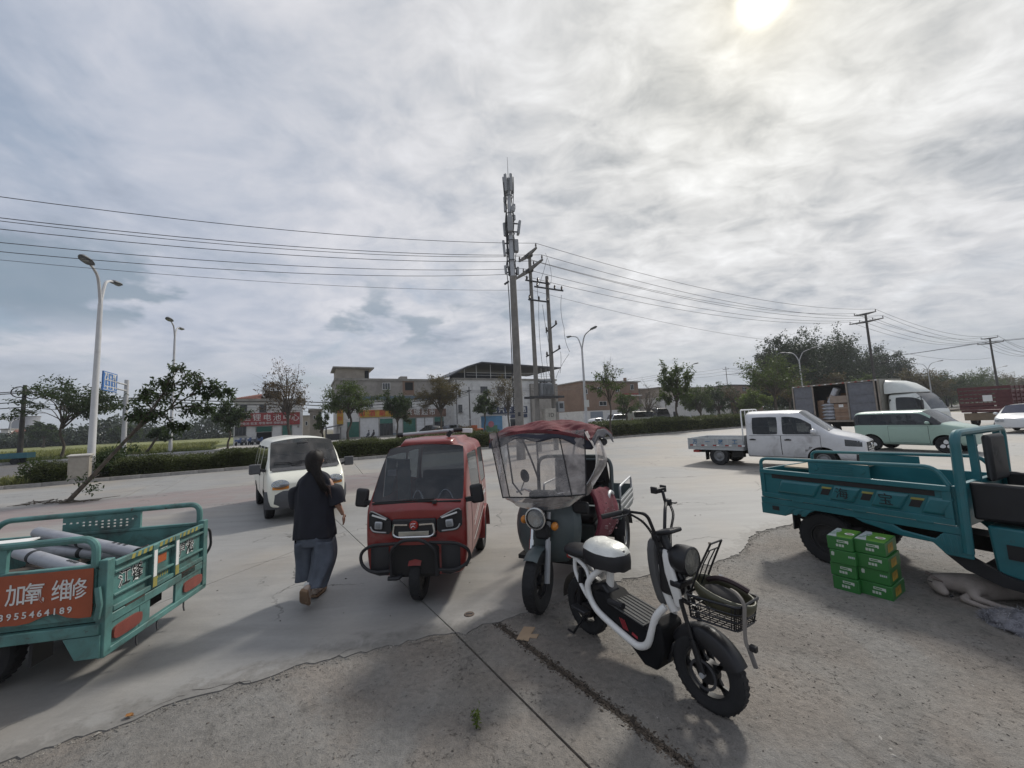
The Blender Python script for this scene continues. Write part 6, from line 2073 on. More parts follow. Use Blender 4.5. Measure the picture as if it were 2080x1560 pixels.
def hatch(label, p, rz, paint, L=4.2, W=1.72, H=1.48, group=None, name='parked_car', van=False, glass=None):
 """distant parked car or van with windows, lamps and wheels"""
 t = thing(name, label, 'van' if van else 'car', p, rz, group)
 a, w = L / 2, W / 2
 ST = []
 if van:
  prof = ((-a, .9, .93), (-a + .12, 1, 1), (-a + .3, 1, 1), (.1 * a, 1, 1), (.42 * a, 1, 1), (.62 * a, 1, .99))
 else:
  prof = ((-a, .9, .72), (-a + .12, 1, .80), (-a + .55, 1, .97), (-.1 * a, 1, 1), (.02 * a, 1, 1), (.18 * a, 1, .985))
 bz = H * (.52 if van else .62)
 for x, k, q in prof:
  h = H * q
  ST.append((x, r9(.25, (w * .94 * k, .32), (w * k, .6), (w * .97 * k, bz), (w * .84 * k, max(h - .14, bz + .05)), (w * .74 * k, max(h - .05, bz + .09)), h)))
 x1 = .86 * a if van else .48 * a
 ST.append((x1, r9(.25, (w * .94, .32), (w, .6), (w * .97, bz), (w * .94, bz + .04), (w * .84, bz + .07), bz + .1)))
 ST.append(((.95 if van else .85) * a, r9(.26, (w * .9, .34), (w * .95, .55), (w * .92, bz * .86), (w * .86, bz * .93), (w * .74, bz * .95), bz * .97)))
 ST.append((a, r9(.3, (w * .8, .38), (w * .84, .52), (w * .8, bz * .72), (w * .74, bz * .78), (w * .62, bz * .8), bz * .81)))
 def tg(i, j):
  if j == 4 and i in (2, 4, 5):
   return 2
  if j == 4 and i == 3 and van:
   return 2
  if j in (6, 7) and i == 5:
   return 3
  return 0
 bo, gl, bvh = shell(t, ST, tg, [paint, M_UNDER, M_GLASSK, M_GLASSK], {2: ('side_window', glass or M_GLASSK), 3: ('windscreen', glass or M_GLASSK, .02)}, wells=((-.62 * a, .31, .37, w * .6, w + .2), (.64 * a, .31, .37, w * .6, w + .2)), level=1)
 for sg in (-1, 1):
  MB().obox((a - .06, sg * w * .62, bz * .70), (.08, .28, .13)).build('headlight', M_LAMPG, t, bev=.02)
  MB().obox((-a + .01, sg * w * .70, bz * .8), (.06, .2, .2)).build('tail_lamp', M_REDL, t, bev=.02)
  MB().sph((.30 * a if not van else .7 * a, sg * (w + .1), bz + .08), (.06, .1, .07), 8, 6).build('mirror', paint, t)
 MB().box(-a * .9, a * .6, -w * .85, w * .85, .3, .34).build('cabin_floor', M_UNDER, t)
 wheel_set(t, ((-.62 * a, -w + .1, 0), (-.62 * a, w - .1, 0), (.64 * a, -w + .1, 0), (.64 * a, w - .1, 0)), .31, .2, M_RIMS)
 return t
M_CARW = mat('car_white', (0.76, 0.77, 0.78), 0.3, var=.02, coat=.4)
M_CARK = mat('car_black', (0.02, 0.022, 0.027), 0.25, var=.05, coat=.5)
M_CARG = mat('car_grey', (0.10, 0.11, 0.13), 0.3, var=.05, coat=.4)
c = at_depth(2078, 860, 16.5)
hatch('white car half cut off at the right border, behind the teal trike', (c.x + 5.3, 20.2, 0), rad(205), M_CARW, glass=mat('blue_tinted_glass', (.02, .03, .07), .1))
def onS(px, s):
 return RS(s, T_of(px, s), .12)
hatch('black car parked in front of the supermarket doors', onS(872, 56), ROAD_A + 1.9, M_CARK, H=1.6)
hatch('dark grey car parked left of the white terrace building', onS(922, 57.5), ROAD_A + .2, M_CARG, H=1.55)
hatch('white hatchback parked below the small white board of the street lamp', onS(1210, 55), ROAD_A + .1, M_CARW)
hatch('white minivan parked before the brick building', onS(1250, 53), ROAD_A + PI, M_CARW, L=4.9, H=2.0, van=True, name='parked_van')
b_ = hatch('long white and olive minibus parked right of the minivan', onS(1300, 50.5), ROAD_A, mat('bus_paint', (.30, .30, .25), .5), L=6.6, W=2.0, H=2.35, van=True, name='minibus')
hatch('dark truck-like van behind the minibus front', onS(1338, 57), ROAD_A, M_CARK, L=4.2, H=2.9, van=True, name='parked_van')
hatch('dark blue car parked under the trees beyond the white cab', (36, 36, 0), ROAD_A, M_CARG)
p = onS(1000, 54)
o = thing('advertising_box', 'sky-blue advertising box with a pink flower picture', 'billboard', p, ROAD_A)
w_, h_ = 38 * p.y / FPX / 2, size_at(1000, 849, 882, p)
MB().box(-w_, w_, 0, 1.6, .1, h_).build('box', mat('sky_blue_print', (0.08, 0.22, 0.38), .5, var=.25, scale=.5), o)
MB().box(-w_ + .1, w_ - .9, -.02, -.004, .15, h_ * .42).build('green_print', mat('green_print', (.06, .16, .09), .5, var=.3, scale=1), o)
MB().lathe([(0, 0), (.5, 0), (.5, .015), (0, .015)], (-w_ * .35, -.04, h_ * .5), 'y', 16).build('pink_flower_print', mat('pink_print', (.35, .12, .16), .5), o)
MB().box(-w_ - .12, w_ + .12, -.1, 1.7, h_ + .003, h_ + .14).build('top', M_GALV, o)
MB().box(w_ + .1, w_ + 1.6, .3, 1.7, .1, h_ * .98).build('white_end_panel', M_SHW, o)
p = onS(960, 52.5)
o = thing('orange_cart', 'small orange pedal cart with a white canopy', 'cart', p, ROAD_A)
M_OR = mat('orange_paint', (0.42, 0.10, 0.03), .5)
MB().box(-1.0, 1.3, -.45, .45, .35, .75).build('tub', M_OR, o, bev=.08)
MB().box(-.5, .35, -.4, .4, .75, 1.25).build('seat_box', M_OR, o, bev=.05)
for x, y in ((-.7, -.4), (-.7, .4), (.5, -.4), (.5, .4)):
 MB().cyl((x, y, .7), (x, y, 2.1), .03, n=6).build('canopy_post', M_GALV, o)
MB().box(-.9, .7, -.55, .55, 2.1, 2.2).build('canopy', M_SHW, o, bev=.04)
wheel_set(o, ((-.8, -.45, 0), (-.8, .45, 0), (1.0, -.45, 0), (1.0, .45, 0)), .28, .1, M_RIMB)
def far_trike(label, p, rz, green=False, load=True):
 t = thing('cargo_trike', label, 'cargo trike', p, rz, None)
 mt = mat('far_teal', (0.035, 0.14, 0.17), .5, dirt=.3)
 for sg in (-1, 1):
  MB().box(-1.0, .7, sg * .58 - .02, sg * .58 + .02, .55, .95).build('side_panel', mt, t)
 MB().box(-1.0, .7, -.56, .56, .5, .55).build('bed', mt, t)
 MB().box(-1.02, -1.0, -.6, .6, .5, .95).build('tailgate', mt, t)
 MB().box(.75, 1.15, -.3, .3, .5, .8).build('seat', M_BLACKP, t, bev=.05)
 MB().prism([(1.55, .4), (1.75, .45), (1.70, 1.05), (1.6, 1.1)], 'y', -.35, .35).build('leg_shield', mt, t, bev=.03)
 MB().tube([(1.6, -.36, 1.15), (1.68, -.2, 1.1), (1.68, .2, 1.1), (1.6, .36, 1.15)], .02, 6).build('handlebar', M_BLACKP, t)
 MB().tube([(1.68, 0, 1.05), (1.9, 0, .3)], .03, 6).build('fork', M_BLACKP, t)
 wheel_set(t, ((-.3, -.5, 0), (-.3, .5, 0), (1.92, 0, 0)), .27, .12, M_RIMB)
 return t
far_trike('teal cargo trike parked by the far kerb at the left border', RS(49.0, T_of(30, 49), 0), ROAD_A + PI)
tk_ = far_trike('distant teal cargo trike by the hedge, carrying orange poles', RS(30.0, T_of(1443, 30), 0), ROAD_A + .1)
o = thing('orange_poles', 'orange poles lying across the distant teal trike', 'poles', tk_.location, tk_.rotation_euler.z)
MB().bar((-.9, -.3, .98), (1.0, .1, 1.2), .07, .07).bar((-.8, .3, .98), (.6, -.2, 1.25), .07, .07).build('pole_bundle', M_OR, o)
p = G(1205, 905)
o = thing('parked_scooter', 'small scooter under a pale blue-grey cover at the yard edge', 'scooter', p, rad(-15))
MB().loft([[(x, -w, z0), (x, -w * .8, z1), (x, w * .8, z1), (x, w, z0)] for x, w, z0, z1 in ((-.75, .12, .45, .78), (-.4, .2, .35, .92), (0, .22, .3, .80), (.3, .2, .3, 1.05), (.5, .12, .5, 1.2))]).build('cover', mat('cover_cloth', (.38, .40, .42), .8, var=.15, bump=.4), o, smooth=60)
MB().sph((-.35, 0, 1.05), (.16, .15, .14)).build('helmet', M_STICK, o)
MB().tube([(.5, -.3, 1.15), (.45, 0, 1.1), (.5, .3, 1.15)], .018, 6).build('handlebar', M_BLACKP, o)
wheel_set(o, ((-.62, 0, 0), (.66, 0, 0)), .22, .09, M_RIMB)
for k in range(5):
 px = 484 + 11 * k
 o = thing('blue_scooter', 'blue scooter parked before the red battery shop, %s from the left' % ('first', 'second', 'third', 'fourth', 'fifth')[k], 'scooter', onS(px, 62.5), ROAD_A + 1.2 + .15 * (k % 3), 'scooters before the battery shop')
 mb_ = mat('scooter_blue', (.06, .10, .22), .5)
 MB().prism([(-.7, .55), (-.1, .5), (0, .3), (.4, .3), (.5, .95), (.42, .98), (.3, .45), (.05, .42), (-.05, .75), (-.7, .8)], 'y', -.14, .14).build('body', mb_ if k % 2 == 0 else M_CARG, o, bev=.03)
 MB().tube([(.45, -.3, 1.05), (.48, 0, 1.0), (.45, .3, 1.05)], .02, 6).build('handlebar', M_BLACKP, o)
 wheel_set(o, ((-.6, 0, 0), (.6, 0, 0)), .24, .1, M_RIMB)
# ------------------------------------------------------------------ white microvan
M_VANW = mat('cream_paint', (0.78, 0.77, 0.67), 0.32, var=.03, coat=.35, dirt=.22, dcol=(.28, .26, .22), scale=2, dscale=1.4)
M_GREYP = mat('grey_bumper', (0.075, 0.077, 0.083), 0.6, var=.12, dirt=.25)
t = thing('white_van', 'cream-white microvan with grey bumper parked nose to the camera', 'van', (-5.404, 9.412, 0), rad(-52.2))
ST = []
for x, k in ((-1.74, .93), (-1.66, 1), (-1.45, 1), (-.78, 1), (-.70, 1), (.10, 1), (.18, 1), (.80, 1)):
 ST.append((x, cabring(.28, (.70 * k, .34), (.735 * k, .64), (.72 * k, .97), (.635 * k, 1.46), (.565 * k, 1.60), 1.68)))
ST.append((.97, cabring(.28, (.70, .34), (.735, .64), (.72, .97), (.64, 1.455), (.60, 1.565), 1.63)))
ST.append((1.26, cabring(.28, (.70, .34), (.735, .64), (.725, .97), (.675, 1.24), (.635, 1.285), 1.315)))
ST.append((1.53, cabring(.28, (.70, .34), (.735, .62), (.725, .93), (.705, .985), (.665, 1.0), 1.02)))
ST.append((1.62, cabring(.28, (.70, .34), (.735, .60), (.725, .89), (.70, .935), (.64, .955), .975)))
ST.append((1.80, cabring(.28, (.68, .33), (.715, .56), (.70, .75), (.665, .82), (.59, .835), .845)))
ST.append((1.855, cabring(.30, (.62, .34), (.65, .52), (.64, .66), (.60, .72), (.52, .735), .74)))
def tg(i, j):
 if j == 4 and i in (2, 4, 6, 8):
  return 2
 if j == 4 and i == 7:
  return 2
 if j in (6, 7) and i in (8, 9):
  return 3
 if i == -1 and j in (5, 6, 7):
  return 4
 if j == 4 and i == 6:
  return 2
 return 0
bo, gl, bvh = shell(t, ST, tg, [M_VANW, M_UNDER, M_GLASS, M_GLASS, M_GLASS], {2: ('side_window', M_GLASSK, .02), 3: ('windscreen', glassmat('windscreen_glass', (.52, .55, .55), .16, film=.18), .035), 4: ('rear_window', M_GLASS, .03)}, wells=((1.10, .27, .33, .48, .9), (-1.0, .27, .33, .48, .9)))
def nose(y, z):
 h = bvh.ray_cast(Vector((4, y, z)), Vector((-1, 0, 0)))
 return h[0].x if h[0] is not None else 1.75
for x0, x1 in ((.14, 1.45),):
 for sg in (-1, 1):
  d = panel(t, bvh, 'door', (x0, x1 - .30, .40, .93), sg, M_VANW, nx=10)
  hy = on_side(bvh, x0 + .14, .84, sg)
  MB().obox((x0 + .14, hy + sg * .02, .84), (.13, .02, .03)).build('handle', M_BLACKP, d, bev=.006)
  panel(t, bvh, 'sliding_door', (-.76, .10, .40, .93), sg, M_VANW, nx=8)
MB().box(-1.5, 1.4, -.66, .66, .38, .42).build('cabin_floor', M_UNDER, t)
for sg in (-1, 1):
 seat(t, .62, sg * .34, .62, .46, M_SEATL, .55, False)
 MB().obox((1.36, sg * .90, 1.05), (.09, .20, .20), Matrix.Rotation(-.1 * sg, 3, 'Z')).build('mirror', M_GREYP, t, bev=.025, seg=3)
 MB().bar((1.38, sg * .72, 1.0), (1.36, sg * .84, 1.03), .06, .05).build('mirror_stem', M_BLACKP, t)
 h = MB()
 rows = []
 for k in range(9):
  a = 2 * PI * k / 16
 hl = MB()
 for rr_, xx in ((1.0, 0.0), (.86, .035), (.5, .055), (.02, .062)):
  rows.append([(nose(sg * (.505 + .155 * rr_ * math.cos(2 * PI * k / 18)), .745 + .088 * rr_ * math.sin(2 * PI * k / 18)) + .004 + xx * .45, sg * (.505 + .155 * rr_ * math.cos(2 * PI * k / 18)), .745 + .088 * rr_ * math.sin(2 * PI * k / 18)) for k in range(18)])
 hl.grid(rows, 0, True)
 ho = hl.build('headlight', M_LAMPG, t, smooth=60)
 MB().grid([[(x_ + .002, y_, z_) for x_, y_, z_ in r_] for r_ in [rows[0], [(nose(sg * .5, .745) + .006, sg * .5, .745)] * 18]], 0, True).build('reflector', M_REFL, ho)
 MB().grid([[(nose(sg * (.50 + .14 * u), .668 + .028 * v) + .012, sg * (.50 + .14 * u), .668 + .028 * v + .012 * abs(u)) for u in (-1, -.6, -.2, .2, .6, 1)] for v in (-1, 0, 1)]).build('indicator', M_AMBER, ho)
bm_ = MB().loft([[(1.80 - .16 * abs(f) ** 4, .745 * f, .27), (1.80 - .16 * abs(f) ** 4, .745 * f, .60), (1.885 - .22 * abs(f) ** 4, .755 * f, .615), (1.93 - .25 * abs(f) ** 4, .765 * f, .55), (1.93 - .25 * abs(f) ** 4, .765 * f, .38), (1.88 - .22 * abs(f) ** 4, .75 * f, .27)] for f in (-1, -.93, -.8, -.5, 0, .5, .8, .93, 1)]).build('bumper', M_GREYP, t, smooth=40)
MB().box(1.925, 1.94, -.30, .30, .40, .50).build('air_intake', M_RUB, bm_)
MB().obox((1.942, 0, .455), (.012, .44, .14)).build('number_plate', mat('plate_blue', (.05, .12, .32), .4), bm_)
MB().grid([[(1.50 + .09 * u + .03 * (1 - v * v), .63 * v, 1.045 - .055 * u) for v in (-1, -.6, -.2, .2, .6, 1)] for u in (0, 1)]).build('cowl_grille', M_GREYP, t)
for y0, y1 in ((.42, -.12), (-.1, -.58)):
 w = MB().bar((1.53, y0, 1.06), (1.44, (y0 + y1) / 2, 1.135), .016, .014).bar((1.46, y0 + .03, 1.13), (1.43, y1, 1.15), .02, .012).build('wiper', M_BLACKP, t)
MB().prism([(1.15, .7), (1.5, .65), (1.5, 1.0), (1.2, 1.0)], 'y', -.62, .62).build('dashboard', M_GREYP, t, bev=.03)
MB().obox((1.06, 0, 1.50), (.03, .22, .07)).build('rear_view_mirror', M_BLACKP, t, bev=.015)
MB().tube([(1.05 + .09 * math.sin(2 * PI * k / 18) * .5, .34 + .18 * math.cos(2 * PI * k / 18), 1.02 + .17 * math.sin(2 * PI * k / 18)) for k in range(18)], .014, 6, closed=True).build('steering_wheel', M_BLACKP, t)
MB().box(-.45, -.1, -.58, .58, .55, .72).obox((-.42, 0, .95), (.12, 1.1, .55), Matrix.Rotation(-.15, 3, 'Y')).build('rear_bench', M_SEATL, t, bev=.04)
MB().box(-1.5, 1.5, -.35, .35, .20, .32).build('underbody', M_UNDER, t)
wheel_set(t, ((1.10, -.62, 0), (1.10, .62, 0), (-1.0, -.62, 0), (-1.0, .62, 0)), .27, .165, M_RIMS)
bs = on_side(bvh, -1.2, .6, -1)
# ------------------------------------------------------------------ red enclosed trike
M_RED = mat('red_paint', (0.215, 0.024, 0.021), 0.34, chips=.3, var=.06, coat=.35, dirt=.42, dcol=(.20, .13, .11), scale=2.5, dscale=2.0)
t = thing('red_trike', 'red enclosed three-wheeler with black bull bars facing the camera', 'three-wheeler', (-1.03, 4.941, 0), rad(-91.98))
ST = []
for x, k in ((-1.06, .95), (-1.02, 1), (-.92, 1), (-.42, 1), (-.32, 1), (.30, 1)):
 ST.append((x, cabring(.26, (.515 * k, .30), (.535 * k, .62), (.525 * k, .97), (.478 * k, 1.44), (.425 * k, 1.555), 1.60)))
ST.append((.42, cabring(.26, (.515, .30), (.535, .62), (.525, .97), (.476, 1.435), (.440, 1.535), 1.575)))
ST.append((.63, cabring(.26, (.515, .30), (.535, .62), (.528, .97), (.500, 1.24), (.478, 1.285), 1.315)))
ST.append((.84, cabring(.27, (.51, .31), (.535, .62), (.528, .945), (.514, .985), (.49, 1.0), 1.02)))
ST.append((.885, cabring(.27, (.505, .31), (.53, .62), (.522, .925), (.505, .955), (.475, .968), .985)))
ST.append((.935, cabring(.285, (.47, .33), (.49, .60), (.475, .86), (.455, .90), (.42, .915), .93)))
def tg(i, j):
 if j == 4 and i in (4, 5):
  return 2
 if j == 4 and i in (2,):
  return 5
 if j in (6, 7) and i in (6, 7):
  return 3
 if i == -1 and j in (4, 5, 6):
  return 4
 return 0
bo, gl, bvh = shell(t, ST, tg, [M_RED, M_UNDER, M_GLASS, M_GLASS, M_GLASS], {2: ('door_window', glassmat('half_open_glass', (.5, .53, .53), .2), .03), 3: ('windscreen', glassmat('trike_windscreen', (.36, .39, .42), .12, film=.10, rough=.02), .045), 4: ('rear_window', M_GLASS, .05), 5: ('side_window', M_GLASSK, .03)}, wells=((-.72, .27, .34, .36, .8),))
MB().box(.70, .945, -.26, .26, .255, .60).build('wheel_cavity', M_UNDER, t, bev=.05)
for sg in (-1, 1):
 MB().loft([[(.945, sg * .27, z0), (.965, sg * .36, z0), (.94, sg * .46, z0 + .02), (.93, sg * .46, z1), (.955, sg * .36, z1), (.945, sg * .27, z1)] for z0, z1 in ((.30, .58),)] + [[(.955, sg * .30, .34), (.975, sg * .36, .34), (.955, sg * .42, .35), (.95, sg * .42, .55), (.972, sg * .36, .55), (.955, sg * .30, .55)]]).build('vent_recess', M_BLACKP, t)
 out, inn = .485, .235
 pts = [(sg * inn, .735), (sg * (inn + .03), .705), (sg * (out - .05), .715), (sg * out, .76), (sg * out, .90), (sg * (out - .05), .925), (sg * (inn + .05), .865), (sg * inn, .83)]
 def xo(y):
  return .965 - .55 * max(0, abs(y) - .30) ** 1.4
 hs = MB()
 hs.add([(xo(y) + .0, y, z) for y, z in pts] + [(xo(y) - .08, y, z) for y, z in pts], [tuple(range(8)), tuple(range(15, 7, -1))] + [(i, 8 + i, 8 + (i + 1) % 8, (i + 1) % 8) for i in range(8)])
 ho = hs.build('headlight', M_BLACKP, t, smooth=30)
 br = MB()
 br.tube(smoothpath([(xo(y) + .004, y, z) for y, z in ((sg * (inn + .04), .858), pts[5], (sg * (out - .01), .91))], 5), .007, 6)
 br.tube(smoothpath([(xo(y) + .004, y, z) for y, z in ((sg * (inn + .05), .722), (sg * (out - .06), .73), (sg * (out - .02), .775))], 4), .009, 6)
 br.build('chrome_brow', mat('dull_chrome', (.34, .34, .33), .35, metal=.7, dirt=.3), ho)
 MB().obox((.965, sg * .365, .795), (.03, .078, .075), rotm(.08 * sg, 0, 0)).build('bezel', M_GALV, ho, bev=.012)
 MB().obox((.978, sg * .365, .795), (.02, .052, .05), rotm(.08 * sg, 0, 0)).build('projector', M_LAMPG, ho, bev=.01)
 MB().bar((.966, sg * .285, .852), (.94, sg * .44, .893), .012, .014).build('light_bar', M_STICK, ho)
 m = MB().obox((.75, sg * .625, 1.04), (.06, .14, .20), Matrix.Rotation(.12 * sg, 3, 'X')).build('mirror', M_BLACKP, t, bev=.03, seg=3)
 MB().bar((.80, sg * .50, .99), (.76, sg * .58, .99), .05, .045).build('mirror_stem', M_BLACKP, m)
 MB().box(.714, .718, sg * .625 - .055, sg * .625 + .055, .96, 1.12).build('mirror_glass', M_REFL, m)
gr = MB().box(.93, .968, -.225, .225, .66, .845).build('grille', M_BLACKP, t, bev=.012)
cs = MB()
cs.tube(roundpath([(.975, -.20, .80), (.975, -.215, .70), (.975, -.17, .672), (.975, .17, .672), (.975, .215, .70), (.975, .20, .80)], .03), .013, 8)
cs.bar((.975, -.20, .80), (.975, -.06, .795), .03, .016).bar((.975, .06, .795), (.975, .20, .80), .03, .016)
cs.build('chrome_surround', M_CHROME, gr)
MB().box(.968, .985, -.155, .155, .682, .728).build('chrome_plate', mat('worn_chrome', (.42, .41, .36), .35, metal=.6, dirt=.4), gr, bev=.004)
MB().lathe([(0, .02), (.04, .018), (.048, .0)], (.972, 0, .785), 'x', 20).build('badge', M_REDL, gr)
MB().tube([(.99, -.022, .765), (.99, -.022, .805), (.99, .022, .805), (.99, .022, .765), (.99, 0, .785), (.99, -.022, .765)], .005, 5).build('badge_emblem', M_CHROME, gr)
for sg in (-1, 1):
 MB().tube(roundpath([(1.0, sg * .16, .62), (1.0, sg * .44, .61), (.95, sg * .565, .52), (.95, sg * .55, .40), (1.0, sg * .42, .345), (1.0, sg * .23, .36)], .07, 5), .016, 10).build('bull_bar_loop', M_BLACKP, t)
MB().tube(roundpath([(1.0, -.225, .30), (1.03, -.225, .56), (1.05, -.10, .665), (1.05, .10, .665), (1.03, .235, .56), (1.0, .235, .30)], .06, 5), .017, 10).build('bull_bar_hoop', M_BLACKP, t)
MB().tube(roundpath([(1.0, -.26, .285), (1.0, -.16, .285), (.9, -.13, .30)], .03), .022, 8).build('bull_bar_foot', M_BLACKP, t)
wheel_set(t, ((.78, 0, 0),), .235, .11, M_RIMB)
MB().lathe([(.255, -.065), (.268, 0), (.255, .065)], (.78, 0, .235), 'y', 24, a0=rad(38), a1=rad(140)).build('mudguard', mat('faded_red', (.23, .035, .03), .6, dirt=.4), t)
for sg in (-1, 1):
 MB().tube([(.78, sg * .085, .24), (.70, sg * .085, .62)], .022, 8).build('fork', M_UNDER, t)
wheel_set(t, ((-.72, -.45, 0), (-.72, .45, 0)), .27, .13, M_RIMB)
for sg in (-1, 1):
 MB().lathe([(.30, -.10), (.345, -.06), (.35, .05), (.34, .06)], (-.72, sg * .50, .27), 'y', 20, a0=rad(-5), a1=rad(185)).build('rear_arch', M_RED, t)
MB().box(-1.0, .70, -.49, .49, .27, .31).build('cabin_floor', M_UNDER, t)
MB().box(-.35, .05, -.38, .38, .31, .62).obox((-.36, 0, .84), (.12, .74, .46), Matrix.Rotation(-.12, 3, 'Y')).build('driver_seat', M_SEAT, t, bev=.04)
MB().box(-.95, -.6, -.42, .42, .31, .62).obox((-.93, 0, .88), (.10, .84, .46)).build('rear_seat', M_SEAT, t, bev=.04)
MB().prism([(.58, .62), (.84, .66), (.84, .97), (.62, .93)], 'y', -.47, .47).build('dashboard', M_BLACKP, t, bev=.03)
for y0, y1 in ((-.12, .0), (.16, .34)):
 MB().tube(arc((.62, y0, .95), (.58, (y0 + y1) / 2, 1.18), (.62, y1, .97), 10), .009, 6).build('handlebar_arc', M_CHROME, t)
MB().box(.60, .605, -.40, -.30, 1.24, 1.31).build('paper_pass', M_STICK, t)
MB().obox((.03, -.40, 1.12), (.02, .16, .50)).build('teal_reflection', mat('teal_reflection', (.05, .17, .18), .6, var=.2), t)  # teal sheet added inside to imitate a reflection in the windscreen
MB().box(.855, .875, -.47, .47, .985, 1.0).build('cowl_strip', M_RUB, t)
w = MB().bar((.885, .20, 1.0), (.85, -.08, 1.015), .018, .014).bar((.86, .19, 1.02), (.845, -.45, 1.0), .02, .014).build('wiper', M_BLACKP, t)
MB().obox((.89, .20, .995), (.05, .04, .03)).build('wiper_pivot', M_BLACKP, w)
MB().loft([[(x, -w, 1.545 - d), (x, -w * .85, z), (x, w * .85, z), (x, w, 1.545 - d)] for x, w, z, d in ((.40, .33, 1.60, .0), (.25, .36, 1.63, 0), (-.6, .36, 1.63, 0), (-.85, .33, 1.60, 0))]).build('roof_pod', M_RED, t, bev=.015)
rr = thing('roof_roll', 'silver roller tube with black ends lying across the red three-wheeler roof', 'roller tube', t.location, t.rotation_euler.z)
MB().cyl((.22, -.37, 1.685), (.10, .36, 1.715), .021, n=14).build('tube', M_GALV, rr)
for p0, p1 in (((.225, -.405, 1.683), (.216, -.34, 1.686)), ((.117, .27, 1.712), (.098, .38, 1.716))):
 MB().cyl(p0, p1, .027, n=14).build('end_cap', M_BLACKP, rr)
MB().obox((.08, .435, 1.70), (.05, .13, .055), Matrix.Rotation(-.06, 3, 'X')).build('white_tag', M_STICK, rr, bev=.005)
MB().bar((.15, .20, 1.64), (.13, .24, 1.70), .03, .05).build('bracket', M_BLACKP, rr)
for k, (z0, dz, m) in enumerate(((.40, .022, M_BLACKP), (.44, .016, M_STICK), (.475, .014, M_BLACKP), (.60, .02, M_STICK), (.66, .016, M_STICK))):
 q = MB()
 rows = []
 for i in range(9):
  x = .35 - .95 * i / 8
  z = z0 + .18 * i / 8 + (.1 if k > 2 else 0) * (i / 8)
  y = on_side(bvh, x, z, 1)
  if y is None:
   continue
  rows.append([(x, y + .004, z), (x, y + .004, z + dz)])
 q.grid(rows).build('side_stripe', m, t, smooth=0)
panel(t, bvh, 'door', (-.32, .50, .34, .93), 1, M_RED, nx=8, off=.003, gap=.008)
panel(t, bvh, 'door', (-.32, .50, .34, .93), -1, M_RED, nx=8, off=.003, gap=.008)
lettering('休闲电动', .075, M_STICK, t, Matrix.Translation((-.68, (on_side(bvh, -.68, 1.2, 1) or .5) + .006, 1.22)) @ Matrix(((0, -1, 0, 0), (0, 0, 1, 0), (-1, 0, 0, 0), (0, 0, 0, 1))) if False else plane_at((-.66, (on_side(bvh, -.66, .78, 1) or .52), .80), (-1, 0, 0), out=.006), bold=.001)
# ------------------------------------------------------------------ grey trike under a red rain hood
M_GTEAL = mat('grey_green_paint', (0.07, 0.09, 0.092), 0.45, chips=.4, var=.08, dirt=.35, coat=.15)
M_HOOD = mat('maroon_hood_cloth', (0.135, 0.032, 0.038), 0.88, var=.25, scale=4, bump=.5, dirt=.25, dcol=(.3, .18, .17))
M_NAVY = mat('navy_trim_cloth', (0.035, 0.038, 0.055), 0.8, var=.2, bump=.3)
M_FILM = glassmat('rain_film', (.80, .77, .75), .08, rough=.10, body=(.30, .27, .26), film=.62)
M_FILM2 = glassmat('creased_rain_film', (.72, .66, .64), .18, rough=.4, body=(.36, .29, .275), film=.9)
t = thing('grey_trike', 'grey-green cargo trike under a maroon rain hood with clear windscreen', 'cargo trike', (.579, 4.629, 0), rad(-115.7))
wheel_set(t, ((.95, 0, 0),), .275, .12, M_RIMB, kind='spoke', rimf=.60)
wheel_set(t, ((-.85, -.47, 0), (-.85, .47, 0)), .255, .12, M_RIMS, rimf=.62)
for sg in (-1, 1):
 MB().tube([(.95, sg * .085, .26), (.86, sg * .085, .62)], .028, 10).tube([(.875, sg * .085, .58), (.80, sg * .085, .88)], .020, 10).build('fork_leg', M_CHROME if sg < 0 else M_GALV, t)
MB().lathe([(.285, -.07), (.305, -.03), (.305, .03), (.285, .07)], (.95, 0, .275), 'y', 24, a0=rad(52), a1=rad(132)).build('mudguard', M_GTEAL, t)
h = MB().lathe([(0, -.10), (.07, -.085), (.098, -.03), (.103, .0), (.10, .01)], (.99, .02, .86), 'x', 24).build('headlight', M_BLACKP, t)
MB().lathe([(.0, .028), (.05, .024), (.085, .012), (.096, .0)], (.995, .02, .86), 'x', 24).build('lamp_lens', M_LAMPG, h)
MB().lathe([(.092, .0), (.105, .004), (.105, .016), (.092, .018)], (.992, .02, .86), 'x', 24).build('chrome_ring', M_CHROME, h)
MB().lathe([(0, -.0), (.085, .01), (.06, -.04)], (.98, .02, .86), 'x', 20).build('reflector', M_REFL, h)
for y in (-.14, .175):
 MB().sph((.90, y, .82 if y < 0 else .775), (.05, .035, .04), 12, 8).build('indicator', M_AMBER, t)
MB().tube([(.82, -.16, .84), (.84, .18, .80)], .012, 6).build('lamp_bar', M_BLACKP, t)
MB().obox((.84, .03, .70), (.10, .15, .14)).build('horn_box', M_BLACKP, t, bev=.03)
sh = []
for z, w, x in ((.34, .26, .62), (.45, .33, .66), (.62, .37, .68), (.78, .38, .66), (.92, .33, .60), (.99, .26, .55)):
 sh.append([(x - .05, -w, z), (x + .03, -w * .86, z), (x + .085, -w * .4, z), (x + .10, 0, z), (x + .085, w * .4, z), (x + .03, w * .86, z), (x - .05, w, z), (x - .09, w * .9, z), (x - .07, 0, z), (x - .09, -w * .9, z)])
MB().loft(sh).build('leg_shield', M_GTEAL, t, sub=1)
MB().box(-.45, .62, -.36, .36, .33, .37).build('foot_floor', M_UNDER, t)
MB().box(-.48, .02, -.34, .34, .37, .58).build('seat_base', M_GTEAL, t, bev=.03)
MB().box(-.45, .05, -.32, .32, .58, .68).build('seat', M_BLACKP, t, bev=.04)
